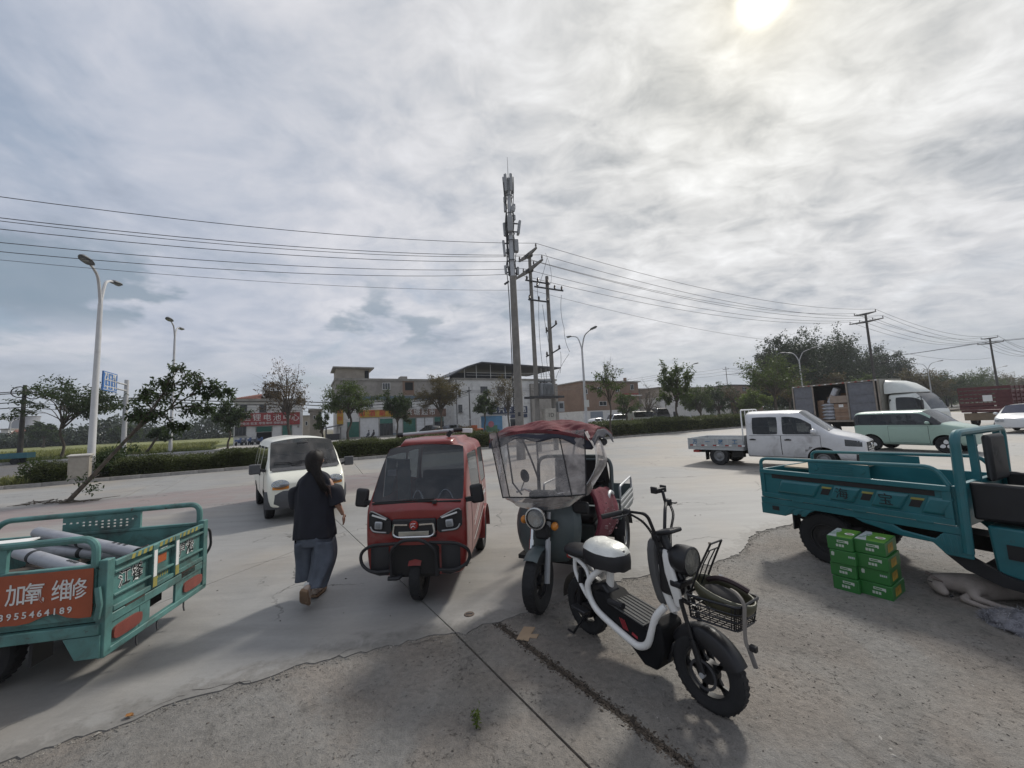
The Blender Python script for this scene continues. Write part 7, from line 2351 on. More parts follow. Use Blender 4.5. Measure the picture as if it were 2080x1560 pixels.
MB().obox((-.50, 0, .98), (.06, .60, .60), Matrix.Rotation(-.08, 3, 'Y')).build('backrest', M_GTEAL, t, bev=.03)
MB().tube(roundpath([(-.30, -.47, .62), (-.34, -.47, 1.25), (-.34, -.38, 1.31), (-.34, .40, 1.31), (-.34, .49, 1.24), (-.27, .49, .62)], .1, 6), .024, 8).build('back_hoop', M_GTEAL, t)
MB().grid([[(-.35, -.2, .72), (-.35, .44, .72)], [(-.35, -.2, 1.26), (-.35, .44, 1.26)]]).build('back_panel', M_BLACKP, t)
MB().tube(roundpath([(-.28, .50, .60), (-.05, .50, .62), (.02, .50, .80), (-.02, .50, .90), (-.14, .50, .93), (-.26, .50, .88)], .06, 4), .022, 8).build('arm_loop', M_GALV, t)
MB().tube([(.60, -.36, 1.02), (.56, -.28, 1.05), (.66, -.08, 1.02), (.66, .08, 1.02), (.56, .28, 1.05), (.60, .36, 1.02)], .014, 8).build('handlebar', M_CHROME, t)
MB().tube([(.80, 0, .82), (.66, 0, 1.02)], .03, 8).build('steering_column', M_BLACKP, t)
MB().box(.60, .74, -.16, .13, .98, 1.06).build('instrument_pod', M_BLACKP, t, bev=.03)
m = MB().sph((.62, -.24, 1.20), (.02, .05, .072), 14, 8, rot=Matrix.Rotation(.3, 3, 'X')).build('mirror', M_BLACKP, t)
MB().tube([(.60, -.30, 1.05), (.62, -.25, 1.14)], .006, 5).build('mirror_stem', M_BLACKP, m)
m = MB().obox((.62, .36, .90), (.05, .17, .12)).build('mirror', M_BLACKP, t, bev=.035, seg=3)
MB().tube([(.60, .34, 1.02), (.62, .36, .93)], .008, 5).build('mirror_stem', M_BLACKP, m)
MB().box(-1.55, -.55, -.52, .52, .50, .54).build('bed_floor', M_GTEAL, t)
for sg in (-1, 1):
 s_ = MB().box(-1.55, -.55, sg * .52 - .012, sg * .52 + .012, .545, .74).build('bed_side', M_GTEAL, t)
 q = MB()
 for z in (.58, .66, .72):
  q.box(-1.55, -.55, sg * .535 - .006, sg * .535 + .006, z, z + .02)
 q.build('side_ribs', M_GALV, s_, smooth=0)
 MB().tube(roundpath([(-.62, sg * .52, .74), (-.62, sg * .52, .90), (-1.50, sg * .52, .90), (-1.50, sg * .52, .74)], .06), .014, 8).build('bed_rail', M_GALV, t)
 MB().lathe([(.29, -.08), (.31, -.04), (.31, .06)], (-.85, sg * .50, .255), 'y', 20, a0=rad(10), a1=rad(170)).build('rear_mudguard', M_BLACKP, t)
MB().box(-1.57, -1.55, -.52, .52, .545, .78).build('tailgate', M_GTEAL, t)
MB().box(-1.45, .5, -.10, .10, .36, .46).box(-.95, -.75, -.40, .40, .22, .29).build('chassis', M_UNDER, t)
fr = MB()
for sg in (-1, 1):
 fr.tube(smoothpath([(-.30, sg * .46, 1.0), (-.10, sg * .47, 1.30), (.20, sg * .48, 1.62), (.62, sg * .46, 1.68)], 4), .013, 6)
 fr.tube([(.72, sg * .40, 1.68), (.80, sg * .30, 1.15), (.72, sg * .24, 1.02)], .010, 6)
for x, z in ((.66, 1.70), (.30, 1.76), (-.05, 1.66)):
 fr.tube(arc((x, -.48, z - .06), (x, 0, z + .05), (x, .48, z - .06), 8), .010, 6)
fr.tube([(.78, -.02, 1.70), (.84, .02, 1.08)], .010, 6)
fr.build('hood_frame', M_BLACKP, t)
def cloth(name, f, nu, nv, m, amp=.012, seed=0, parent=None, thick=0.0, hf=.35):
 rn = random.Random(seed)
 p2 = [(rn.uniform(-34, 34), rn.uniform(-34, 34), rn.uniform(0, 6)) for _ in range(5)]
 ph = [(rn.uniform(3, 9), rn.uniform(3, 9), rn.uniform(0, 6)) for _ in range(6)]
 rows = []
 for i in range(nu + 1):
  r = []
  for j in range(nv + 1):
   u, v = i / nu, j / nv
   p = Vector(f(u, v))
   w = sum(math.sin(a * u * 2 + b_ * v * 2 + c) for a, b_, c in ph) / 6
   w += hf * sum(abs(math.sin(a * u + b_ * v + c)) - .6 for a, b_, c in p2) / 3
   p += Vector((w * amp, w * amp * .6, w * amp))
   r.append(tuple(p))
  rows.append(r)
 o = MB().grid(rows).build(name, m, parent, smooth=80)
 if thick:
  s = o.modifiers.new('t', 'SOLIDIFY')
  s.thickness = thick
 return o
def roof(u, v):
 x = .80 - 1.0 * u
 y = -.56 + 1.12 * v
 s = (2 * v - 1)
 z = 1.775 - .10 * abs(s) ** 2.2 - .25 * max(0, u - .55) ** 1.2 - .09 * max(0, .25 - u) / .25
 return (x + .05 * (1 - s * s), y, z)
cloth('hood_roof', roof, 56, 64, M_HOOD, .030, 3, t, .004, .55)
def valance(u, v):
 """scalloped edge hanging round the front and sides"""
 a = v
 if a < .3:
  q = a / .3
  x, y = -.15 + .95 * q, -.56
 elif a < .7:
  q = (a - .3) / .4
  x, y = .80 + .05 * (1 - (2 * q - 1) ** 2), -.56 + 1.12 * q
 else:
  q = (a - .7) / .3
  x, y = .80 - .95 * q, .56
 zt = roof(min(1, max(0, (.80 - x) / 1.0)), (y + .56) / 1.12)[2]
 dr = .085 + .025 * math.sin(a * 40)
 out = .02 * u
 return (x + (out if .3 <= a < .7 else 0), y + (-out if a < .3 else out if a > .7 else 0), zt - dr * u)
cloth('valance', valance, 4, 60, M_NAVY, .010, 4, t, .003)
cloth('valance_piping', lambda u, v: tuple(Vector(valance(.0, v)) + Vector((.012, 0, .012 - .03 * u))), 2, 60, M_HOOD, .008, 5, t)
def wind(u, v):
 """clear front sheet, u down, v from rider's right to left"""
 if v < .16:
  y = -.56 + .20 * u + v / .16 * (.11 - .02 * u)
 elif v < .80:
  y = -.45 + .18 * u + (v - .16) / .64 * (.69 - .04 * u)
 else:
  y = .24 + .14 * u + (v - .80) / .20 * (.26 - .13 * u)
 x = .80 + .12 * u + .05 * math.sin(PI * v)
 z = 1.68 - .655 * u + .07 * u * v
 return (x, y, z)
def sub(f, u0, u1, v0, v1):
 return lambda u, v: f(u0 + (u1 - u0) * u, v0 + (v1 - v0) * v)
cloth('rain_windscreen', sub(wind, 0, 1, .16, .80), 14, 16, M_FILM, .003, 6, t, 0, .6)
cloth('rain_windscreen_edge', sub(wind, 0, 1, 0, .158), 14, 6, M_FILM2, .012, 7, t)
cloth('rain_windscreen_edge', sub(wind, 0, 1, .802, 1), 14, 6, M_FILM2, .012, 8, t)
cloth('rain_flap', lambda u, v: tuple(Vector(wind(1, .05 + .9 * v)) + Vector((-.02 * u - .03 * u * u, (.5 - v) * .12 * u, -.13 * u * math.sin(PI * (.12 + .76 * v)) - .01))), 8, 18, M_FILM2, .018, 9, t)
sd = lambda u, v: (.83 - .75 * v + .10 * u, .50 + .12 * math.sin(PI * min(1, u * 1.05)) - .06 * u * (1 - v) + .04 * math.sin(9 * v + 5 * u) * u, 1.67 - .08 * v - (.66 - .30 * v) * u)
cloth('rain_side_sheet', sub(sd, 0, 1, 0, .55), 18, 16, M_FILM2, .030, 10, t)
cloth('rain_side_sheet', lambda u, v: (.82 - .45 * v + .08 * u, -.545 + .18 * u * (1 - v) - .01 * math.sin(9 * u), 1.66 - .06 * v - (.62 - .2 * v) * u), 18, 12, M_FILM2, .018, 11, t)
seam = MB()
for v in (.0, .16, .80, 1.0):
 seam.tube([Vector(wind(k / 10, v)) + Vector((.006, 0, 0)) for k in range(11)], .006, 5)
seam.tube([Vector(wind(1.0, k / 16)) + Vector((.006, 0, 0)) for k in range(17)], .007, 5)
seam.build('seam_binding', M_RUB, t, smooth=60)
q = thing('dotted_quilt', 'maroon polka-dot quilt hanging over the grey trike rider seat', 'quilt', t.location, t.rotation_euler.z)
M_QUILT = mat('maroon_quilt', (0.13, 0.024, 0.038), 0.9, var=.2, scale=5, bump=.6)
ql = lambda u, v: (.52 - .80 * v, .37 + .14 * math.sin(PI * min(1, .15 + u * .8)) + .02 * v + .04 * u, 1.06 - .10 * v - .56 * u)
cloth('quilt', ql, 16, 14, M_QUILT, .035, 12, q, .03)
rn = random.Random(3)
dots = MB()
for k in range(34):
 u, v = rn.uniform(.15, .97), rn.uniform(.1, .95)
 p = Vector(ql(u, v)) + Vector((0, .045, 0))
 dots.lathe([(0, -.006), (.007, -.008), (.009, -.02)], p, 'y', 8)
stuff(dots.build('printed_dots', mat('dot_print', (.22, .13, .14), .8), q))
q = thing('black_bag', 'black knotted plastic bag on the grey trike seat back', 'bag', t.location, t.rotation_euler.z)
rn = random.Random(4)
bag = MB()
bag.loft([[((-.32 + r * math.cos(a) * (1 + .2 * math.sin(3 * a + z * 9))), .34 + r * .8 * math.sin(a) * (1 + .2 * math.cos(2 * a + z * 13)), z) for a in [2 * PI * k / 14 for k in range(14)]] for z, r in ((.72, .05), (.75, .13), (.84, .15), (.92, .11), (.97, .05), (1.0, .07), (1.02, .09))])
bag.build('sack', mat('black_bag', (.02, .02, .024), .35, bump=.5, scale=9), q, smooth=60)
# ------------------------------------------------------------------ white-framed moped
M_PEARL = mat('white_frame_paint', (0.74, 0.73, 0.70), 0.38, chips=.5, var=.05, dirt=.22, dcol=(.25, .21, .17))
M_BLK = mat('black_enamel', (0.011, 0.011, 0.013), 0.42, var=.15, dirt=.15, dcol=(.05, .045, .04))
M_GRIP = mat('grip_rubber', (0.025, 0.025, 0.026), 0.8)
M_TREADP = mat('footboard_rubber', (0.075, 0.075, 0.072), 0.75, var=.15, dirt=.5, dcol=(.17, .155, .135), bump=.2)
M_SILVC = mat('silver_cover', (0.72, 0.72, 0.67), 0.38, metal=.35, var=.06, scale=9, bump=.35, bscale=30)
M_REDP = mat('red_sticker', (.35, .03, .04), .5)
t = thing('white_moped', 'white-framed electric moped with silver-topped seat and front basket', 'moped', (.865, 2.926, -.012), rad(-57.71))
wf = spoked_wheel(t, (.50, 0, .222), .222, .078, M_TYRE, M_RIMB, kind='spoke', spokes=5, rimf=.70, hubr=.42, rz=.06)
wr = share('wheel', wf.data, t, (-.575, 0, .222))
for ch in wf.children:
 share('rim', ch.data, wr)
MB().lathe([(0, -.055), (.10, -.05), (.11, -.02), (.11, .02), (.10, .05), (0, .055)], (-.575, 0, .232), 'y', 24).build('hub_motor', M_BLK, t)
MB().lathe([(.07, -.062), (.085, -.062), (.085, -.058), (.07, -.058), (.07, -.062)], (.50, 0, .222), 'y', 24).build('brake_disc', M_IRON, t)
for sg in (-1, 1):
 MB().tube([(.50, sg * .058, .225), (.445, sg * .06, .40)], .020, 10).tube([(.452, sg * .06, .38), (.360, sg * .058, .70)], .014, 10).build('fork_leg', M_BLK, t)
 MB().cyl((.50, sg * .05, .222), (.50, sg * .08, .222), .016, n=10).build('axle_nut', M_GALV, t)
MB().box(.33, .41, -.085, .085, .69, .73).build('fork_crown', M_BLK, t, bev=.01)
fm = MB()
rows = []
for k in range(20):
 a = rad(28 + 122 * k / 19)
 R_ = .246 + .012 * math.sin(PI * k / 19)
 wv = .056 * (1 - .25 * (k / 19))
 dp = .05 + .05 * math.sin(PI * min(1, k / 12)) if k < 12 else .05
 rows.append([(.50 + (R_ + d) * math.cos(a), y, .222 + (R_ + d) * math.sin(a)) for y, d in ((-wv, -dp), (-wv, -.012), (-wv * .7, .006), (0, .012), (wv * .7, .006), (wv, -.012), (wv, -dp))])
fm.grid(rows).build('front_mudguard', M_BLK, t, smooth=60)
MB().obox((.27, 0, .235), (.022, .10, .15), Matrix.Rotation(.35, 3, 'Y')).build('mud_flap', M_BLACKP, t, bev=.008)
MB().tube([(.375, 0, .70), (.235, 0, .99)], .030, 12).build('steering_stem', M_BLK, t)
MB().tube([(.30, 0, .50), (.245, 0, .62), (.235, 0, .78)], .040, 14).build('head_tube', M_PEARL, t)
ap = []
for z, w, x, b_ in ((.50, .028, .215, .03), (.58, .05, .20, .035), (.72, .066, .175, .04), (.88, .060, .165, .04), (.955, .045, .18, .035)):
 ap.append([(x - b_, -w, z), (x + b_, -w * 1.05, z), (x + b_ * 1.3, 0, z), (x + b_, w * 1.05, z), (x - b_, w, z), (x - b_ * 1.25, 0, z)])
MB().loft(ap).build('leg_apron', mat('grey_apron', (.085, .085, .085), .6, dirt=.3), t, sub=1)
for sg in (-1, 1):
 wg = []
 for z, y, x0, x1 in ((.56, .062, .335, .40), (.66, .075, .315, .40), (.76, .078, .285, .375), (.86, .066, .265, .335), (.90, .05, .262, .30)):
  wg.append([(x0, sg * (y - .02), z), (x0 + .01, sg * y, z), (x1 - .01, sg * (y + .004), z), (x1, sg * (y - .02), z)])
 MB().loft(wg).build('front_cowl', M_PEARL, t, bev=.012, seg=3)
MB().box(.22, .36, -.055, .055, .60, .90).build('front_body', M_BLK, t, bev=.03)
h = MB().lathe([(0, -.11), (.055, -.105), (.085, -.07), (.092, -.02), (.092, .035), (.084, .042)], (.415, 0, .855), 'x', 28).build('headlight', M_BLK, t)
MB().lathe([(0, .044), (.04, .042), (.084, .036)], (.415, 0, .855), 'x', 28).build('lamp_lens', glassmat('pale_lens', (.8, .8, .76), .35, body=(.42, .41, .36)), h)
MB().lathe([(0, .02), (.07, .03), (.05, -.02)], (.40, 0, .855), 'x', 20).build('reflector', M_REFL, h)
MB().obox((.285, 0, 1.01), (.15, .13, .03), Matrix.Rotation(-.30, 3, 'Y')).build('dash', M_BLK, t, bev=.012)
MB().obox((.30, 0, 1.028), (.10, .09, .004), Matrix.Rotation(-.30, 3, 'Y')).build('display', M_GLASSD, t)
MB().obox((.225, 0, .965), (.06, .13, .05)).build('bar_clamp', M_BLK, t, bev=.01)
for sg in (-1, 1):
 pth = roundpath([(.225, sg * .045, .965), (.205, sg * .10, 1.13), (.13, sg * .22, 1.155), (.045, sg * .36, 1.125)], .05, 6)
 MB().tube(pth, .012, 10).build('handlebar', M_BLK, t)
 g_ = MB().cyl((.115, sg * .25, 1.147), (.045, sg * .37, 1.124), .0175, n=12).build('grip', M_GRIP, t)
 MB().obox((.14, sg * .225, 1.15), (.045, .05, .05), Matrix.Rotation(-.5 * sg, 3, 'Z')).build('switch_box', M_BLK, t, bev=.01)
 MB().tube([(.155, sg * .215, 1.15), (.17, sg * .27, 1.14), (.125, sg * .35, 1.125)], .006, 6).build('brake_lever', M_BLK, t)
 cb = smoothpath([(.15, sg * .22, 1.14), (.22, sg * .16, 1.08), (.24, sg * .08, .95), (.27, sg * .05, .75), (.33, sg * .06, .6)], 5)
 MB().tube(cb, .005, 5).tube([q_ + Vector((.012, 0, .004)) for q_ in cb], .004, 5).build('cable', M_WIRE, t)
ph = MB()
ph.tube([(.135, .20, 1.16), (.12, .20, 1.235)], .012, 8)
ph.obox((.10, .20, 1.235), (.03, .11, .035)).obox((.085, .255, 1.24), (.05, .018, .05)).obox((.085, .145, 1.24), (.05, .018, .05))
ph.build('phone_clamp', M_BLK, t, bev=.004)
for sg in (-1, 1):
 MB().tube(smoothpath([(-.19, sg * .03, .655), (-.29, sg * .085, .615), (-.395, sg * .125, .50), (-.405, sg * .13, .41), (-.32, sg * .135, .315), (-.15, sg * .135, .262), (.02, sg * .135, .225), (.085, sg * .13, .222), (.15, sg * .125, .265), (.185, sg * .115, .36), (.215, sg * .10, .455), (.265, sg * .06, .53)], 5), .024, 12).build('frame_tube', M_PEARL, t)
 MB().tube(smoothpath([(-.70, sg * .06, .615), (-.60, sg * .07, .605), (-.47, sg * .08, .56), (-.40, sg * .11, .47)], 5), .017, 10).build('rear_frame_tube', M_PEARL, t)
 MB().tube(smoothpath([(-.62, sg * .07, .605), (-.60, sg * .085, .50), (-.50, sg * .10, .40), (-.42, sg * .12, .36)], 5), .016, 10).build('rear_stay', M_PEARL, t)
 MB().bar((-.38, sg * .075, .30), (-.575, sg * .075, .232), .03, .05).build('swing_arm', M_BLK, t)
 MB().tube([(-.57, sg * .09, .25), (-.52, sg * .09, .55)], .022, 8).build('shock_absorber', M_BLK, t)
 MB().obox((-.47, sg * .17, .27), (.16, .07, .025)).build('foot_peg', M_BLACKP, t, bev=.008)
MB().tube([(-.30, 0, .40), (-.27, 0, .66)], .032, 12).build('seat_post', M_PEARL, t)
MB().tube([(-.20, -.05, .64), (-.20, .05, .64)], .03, 10).build('cross_tube', M_PEARL, t)
bt = MB()
bt.prism([(-.36, .32), (-.25, .235), (.0, .165), (.10, .10), (.20, .11), (.27, .25), (.26, .40), (.20, .43), (.13, .36), (-.17, .395), (-.24, .44), (-.36, .44)], 'y', -.115, .115)
bt.build('battery_case', mat('case_black', (.012, .012, .013), .75, spec=.15), t, bev=.015, seg=2)
fb = MB().prism([(-.20, .397), (.125, .362), (.125, .372), (-.20, .407)], 'y', -.125, .125).build('footboard', M_TREADP, t, bev=.003)
for k in range(7):
 y = -.105 + .035 * k
 MB().bar((-.19, y, .4095), (.115, y, .3765), .010, .004).build('tread_rib', M_TREADP, fb, smooth=0)
for k in range(4):
 MB().bar((-.10 + .014 * k, -.117, .335), (-.065 + .014 * k, -.117, .27), .002, .006).build('red_stripe', M_REDP, t, smooth=0)
MB().obox((.035, -.117, .265), (.05, .003, .018), Matrix.Rotation(.25, 3, 'Y')).build('red_mark', M_REDP, t, smooth=0)
MB().prism([(-.44, .30), (-.30, .28), (-.24, .44), (-.30, .50), (-.42, .46)], 'y', -.07, .07).build('controller_box', M_BLK, t, bev=.02)
MB().cyl((-.20, -.11, .41), (-.06, -.11, .425), .022, n=10).build('pedal_stub', M_BLK, t)
MB().lathe([(.255, -.05), (.268, 0), (.255, .05)], (-.575, 0, .232), 'y', 20, a0=rad(35), a1=rad(185)).build('rear_mudguard', M_BLK, t)
ks = MB()
for sg in (-1, 1):
 ks.tube([(-.47, sg * .10, .22), (-.62, sg * .13, .012), (-.69, sg * .13, .008)], .010, 6)
ks.build('centre_stand', M_BLK, t)
MB().obox((-.74, 0, .585), (.05, .09, .04)).build('tail_lamp', M_REDL, t, bev=.01)
def pad(name, cx, cz, L, W, H, m, tilt, top_m=None, seed=0):
 R_ = Matrix.Rotation(tilt, 3, 'Y')
 rows = []
 for k in range(11):
  u = -1 + 2 * k / 10
  w = W * (1 - .30 * max(0, u) ** 1.6 - .12 * max(0, -u) ** 3) * (max(0, 1 - abs(u) ** 7)) ** .5 + .004
  r = []
  for q in range(16):
   a = 2 * PI * q / 16
   y = w * math.copysign(abs(math.cos(a)) ** .65, math.cos(a))
   z = H * math.copysign(abs(math.sin(a)) ** .7, math.sin(a)) * (1 - .15 * abs(u) ** 4)
   r.append(Vector((cx, 0, cz)) + R_ @ Vector((u * L, y, z)))
  rows.append(r)
 return MB().loft(rows).build(name, m, t, smooth=70)
pad('pillion_seat', -.60, .655, .17, .105, .042, M_BLACKP, -.04)
s1 = pad('rider_seat', -.30, .715, .185, .135, .060, M_BLACKP, -.05)
rows = []
rn = random.Random(6)
for k in range(15):
 u = -1 + 2 * k / 14
 w = .137 * (1 - .30 * max(0, u) ** 1.6 - .10 * max(0, -u) ** 3) * (max(0, 1 - abs(u) ** 7)) ** .5 + .004
 rows.append([(-.30 + u * .19, w * s, .742 + .060 * (1 - abs(s) ** 3.5) * (1 - abs(u) ** 5) + .012 * (1 - s * s) + rn.gauss(0, .0015) + .012 * (u < -.2) * -u) for s in [-1 + 2 * q / 14 for q in range(15)]])
cv = thing('seat_cover', 'shiny silver quilted cover on the moped rider seat', 'seat cover', t.location, t.rotation_euler.z)
MB().grid(rows).build('cover_top', M_SILVC, cv, smooth=70)
rows = []
for f, dz in ((1.0, .744), (1.06, .722), (1.07, .68), (1.04, .630)):
 r = []
 for q in range(40):
  a = 2 * PI * q / 40
  u, s = math.copysign(abs(math.cos(a)) ** .7, math.cos(a)), math.copysign(abs(math.sin(a)) ** .7, math.sin(a))
  w = .137 * (1 - .28 * max(0, u) ** 1.6)
  r.append((-.30 + u * .19 * f, s * w * f, dz + .004 * math.sin(9 * a) * (f > 1)))
 rows.append(r)
MB().grid(rows, 0, True).build('cover_skirt', M_BLACKP, cv, smooth=70)
bk = MB()
rim = roundpath([(.47, -.13, .70), (.79, -.115, .725), (.79, .115, .725), (.47, .13, .70)], .04, 5, closed=True)
bk.tube(rim, .008, 6, closed=True)
for f in (.33, .66, 1.0):
 lo = [(.48 + (p.x - .48) * (1 - .08 * f), p.y * (1 - .12 * f), p.z - (.125 + .01) * f) for p in rim]
 bk.tube(lo, .005, 5, closed=True)
for i in range(0, len(rim), 1):
 p = rim[i]
 bk.tube([p, (.48 + (p.x - .48) * .92, p.y * .88, p.z - .135)], .003, 4)
for k in range(9):
 y = -.10 + .025 * k
 bk.tube([(.49, y, .567), (.765, y, .59)], .0035, 4)
for k in range(7):
 x = .50 + .042 * k
 bk.tube([(x, -.11, .568 + (x - .48) * .08), (x, .11, .568 + (x - .48) * .08)], .0035, 4)
for k in range(8):
 q_ = rim[(k * 3) % len(rim)]
 p2 = rim[(k * 3 + 3) % len(rim)]
 bk.tube([q_.lerp(p2, .5), (.48 + (q_.lerp(p2, .5).x - .48) * .92, q_.lerp(p2, .5).y * .88, q_.lerp(p2, .5).z - .135)], .003, 4)
bk.build('basket', M_BLK, t, smooth=50)
MB().bar((.37, -.05, .62), (.50, -.05, .60), .02, .02).bar((.37, .05, .62), (.50, .05, .60), .02, .02).build('basket_bracket', M_BLK, t)
lf = MB()
for y in (-.075, .075):
 lf.tube([(.475, y, .70), (.545, y, .86), (.625, y * .8, 1.02)], .006, 6)
for y in (-.03, .03):
 lf.tube([(.475, y, .70), (.55, y, .88), (.60, y, .97)], .004, 5)
lf.tube([(.625, -.06, 1.02), (.625, .06, 1.02)], .006, 6).tube([(.60, -.07, .97), (.60, .07, .97)], .004, 5)
lf.build('luggage_frame', M_BLK, t, smooth=50)
hm = thing('olive_helmet', 'olive-green helmet upside down in the moped basket', 'helmet', t.location, t.rotation_euler.z)
R_ = Matrix.Rotation(.18, 3, 'Y')
rows = []
for k in range(9):
 f = k / 8
 a = f * PI * .56
 rows.append([Vector((.635, 0, .715)) + R_ @ Vector((.165 * math.sin(a) * math.cos(q) + .02 * f * math.cos(q), .115 * math.sin(a) * math.sin(q), -.105 * math.cos(a) + .02 * f)) for q in [2 * PI * i / 24 for i in range(24)]])
o = MB().grid(rows, 0, True).build('shell', mat('olive_shell', (.075, .072, .042), .42, dirt=.25), hm, smooth=70)
s = o.modifiers.new('t', 'SOLIDIFY')
s.thickness = .012
MB().sph((.635, 0, .70), (.12, .08, .055), 16, 8, rot=R_).build('lining', mat('dark_lining', (.03, .028, .028), .9), hm)
MB().tube(arc((.52, .05, .755), (.62, .03, .83), (.76, .06, .76), 10), .016, 6).build('dark_strap', mat('maroon_strap', (.035, .02, .022), .7), hm)
MB().bar((.60, .06, .80), (.605, .10, .765), .03, .012).build('buckle', M_STICK, hm)
MB().tube(smoothpath([(.70, -.02, .77), (.76, -.06, .775), (.80, -.08, .74), (.805, -.10, .66), (.81, -.115, .56), (.835, -.12, .53)], 4), .011, 6).build('hanging_strap', mat('grey_strap', (.20, .18, .16), .8), hm)
MB().obox((.838, -.12, .50), (.022, .016, .10), Matrix.Rotation(-.3, 3, 'Y')).build('strap_end', mat('grey_strap2', (.16, .15, .14), .6), hm, bev=.004)
MB().obox((.85, -.12, .55), (.035, .028, .03)).build('strap_clip', M_BLK, hm, bev=.004)
# ------------------------------------------------------------------ teal trike on the right
M_TEAL = mat('teal_paint', (0.018, 0.135, 0.155), 0.38, chips=.3, var=.08, coat=.25, dirt=.2, dcol=(.07, .11, .11))
M_TEALW = mat('weathered_teal', (0.085, 0.205, 0.19), 0.5, chips=.95, var=.22, scale=3, dirt=.62, dcol=(.055, .055, .048), dscale=4.5)
M_YEL = mat('yellow_stripe', (.30, .27, .07), .65, dirt=.4)
t = thing('teal_trike', 'deep teal cargo trike with side lettering, standing behind the green cartons', 'cargo trike', (4.203, 4.509, -.012), rad(-64.46))
XR, XF, YS = -.97, .80, .60
for sg in (-1, 1):
 sp = MB().box(XR, XF - .05, sg * YS - .012, sg * YS + .012, .68, 1.03).build('side_panel', M_TEAL, t)
 rb = MB()
 rb.box(XR, XF - .05, sg * (YS + .022) - .012, sg * (YS + .022) + .012, .98, 1.03).box(XR, XF - .05, sg * (YS + .02) - .01, sg * (YS + .02) + .01, .68, .735)
 rb.box(XR, XR + .05, sg * (YS + .02) - .01, sg * (YS + .02) + .01, .736, .979).box(XF - .11, XF - .05, sg * (YS + .02) - .01, sg * (YS + .02) + .01, .736, .979)
 rb.build('panel_frame', M_TEAL, sp, bev=.004)
 MB().box(XR + .14, XF - .16, sg * (YS + .0135) - .001, sg * (YS + .0135) + .001, .925, .975).build('painted_gap_shade', M_RUB, sp, smooth=0)  # flat dark strip painted as the shade in the gap above the pads
 xs = (-.78, -.22, .15, .53, .74)
 for k in range(4):
  a_, b_ = xs[k], xs[k + 1] - (.09 if k < 3 else -.0)
  MB().add([(a_, sg * (YS + .013), .75), (b_ - .05, sg * (YS + .013), .75), (b_ + .03, sg * (YS + .013), .92), (a_ + .06, sg * (YS + .013), .92),
    (a_ + .02, sg * (YS + .036), .775), (b_ - .065, sg * (YS + .036), .775), (b_ + .0, sg * (YS + .036), .895), (a_ + .075, sg * (YS + .036), .895)],
    [(0, 1, 2, 3), (4, 5, 6, 7), (0, 1, 5, 4), (1, 2, 6, 5), (2, 3, 7, 6), (3, 0, 4, 7)]).build('pressed_pad', M_TEAL, sp, bev=.008)
  if k:
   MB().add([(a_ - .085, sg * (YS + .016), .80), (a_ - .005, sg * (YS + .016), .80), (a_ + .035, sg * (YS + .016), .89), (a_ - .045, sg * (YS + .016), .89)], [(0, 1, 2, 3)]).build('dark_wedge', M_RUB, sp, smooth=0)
   MB().add([(a_ - .065, sg * (YS + .018), .872), (a_ + .03, sg * (YS + .018), .872), (a_ + .04, sg * (YS + .018), .893), (a_ - .055, sg * (YS + .018), .893)], [(0, 1, 2, 3)]).build('yellow_stripe', M_YEL, sp, smooth=0)
 if sg < 0:
  for ch, x in (('海', -.085), ('宝', .285)):
   lettering(ch, .125, M_RUB, sp, plane_at((x, -YS - .036, .835), (1, 0, 0), out=.003))
 MB().tube(roundpath([(XR + .01, sg * YS, 1.03), (XR + .01, sg * YS, 1.165), (.66, sg * YS, 1.20), (.74, sg * YS, 1.03)], .09, 6), .020, 10).build('side_rail', M_TEAL, t)
 lp = MB().box(-.40, .17, sg * YS - .008, sg * YS + .008, 1.032, 1.165).build('louvre_plate', M_TEAL, t)
 for k in range(4):
  MB().box(-.25, .03, sg * (YS + .012) - .004, sg * (YS + .012) + .004, 1.055 + .025 * k, 1.067 + .025 * k).build('louvre', M_TEAL, lp, smooth=0)
 for x in (-.33, .10):
  MB().prism([(x - .045, 1.10), (x, 1.065), (x + .045, 1.10), (x, 1.14)], 'y', sg * YS + sg * .008, sg * YS + sg * .016).build('pressed_diamond', M_TEAL, lp)
 MB().box(XR - .02, XF + .03, sg * YS - .02, sg * YS + .02, .60, .672).build('floor_rail', M_TEAL, t, bev=.006)
 MB().prism([(XR - .03, .46), (-.72, .47), (-.62, .52), (-.50, .52), (-.38, .60), (XR - .03, .60)], 'y', sg * YS - .015, sg * YS + .012).build('rear_skirt', M_TEAL, t, bev=.01)
 for k in range(3):
  MB().prism([(-.72 + .09 * k, .505), (-.67 + .09 * k, .505), (-.60 + .09 * k, .585), (-.65 + .09 * k, .585)], 'y', sg * (YS + .012), sg * (YS + .022)).build('skirt_rib', M_TEAL, t, bev=.004)
 MB().box(-.86, -.78, sg * YS - .02, sg * YS + .017, .525, .575).build('slot', M_RUB, t)
 MB().prism([(-.02, .60), (.30, .60), (.37, .555), (.60, .53), (.66, .60), (XF + .03, .60), (XF + .03, .40), (.66, .40), (.58, .49), (.36, .495), (.20, .53), (.06, .56)], 'y', sg * YS - .015, sg * YS + .012).build('front_skirt', M_TEAL, t, bev=.01)
 for k in range(3):
  MB().prism([(.66 + .04 * k, .43), (.68 + .04 * k, .43), (.655 + .045 * k, .58), (.635 + .045 * k, .58)], 'y', sg * (YS + .012), sg * (YS + .02)).build('skirt_rib', M_TEAL, t, bev=.004)
 MB().prism([(.62, .40), (.80, .40), (.98, .30), (1.25, .24), (1.25, .18), (.95, .20), (.75, .28)], 'y', sg * .52 - .02, sg * .52 + .02).build('step_skirt', M_BLACKP, t)
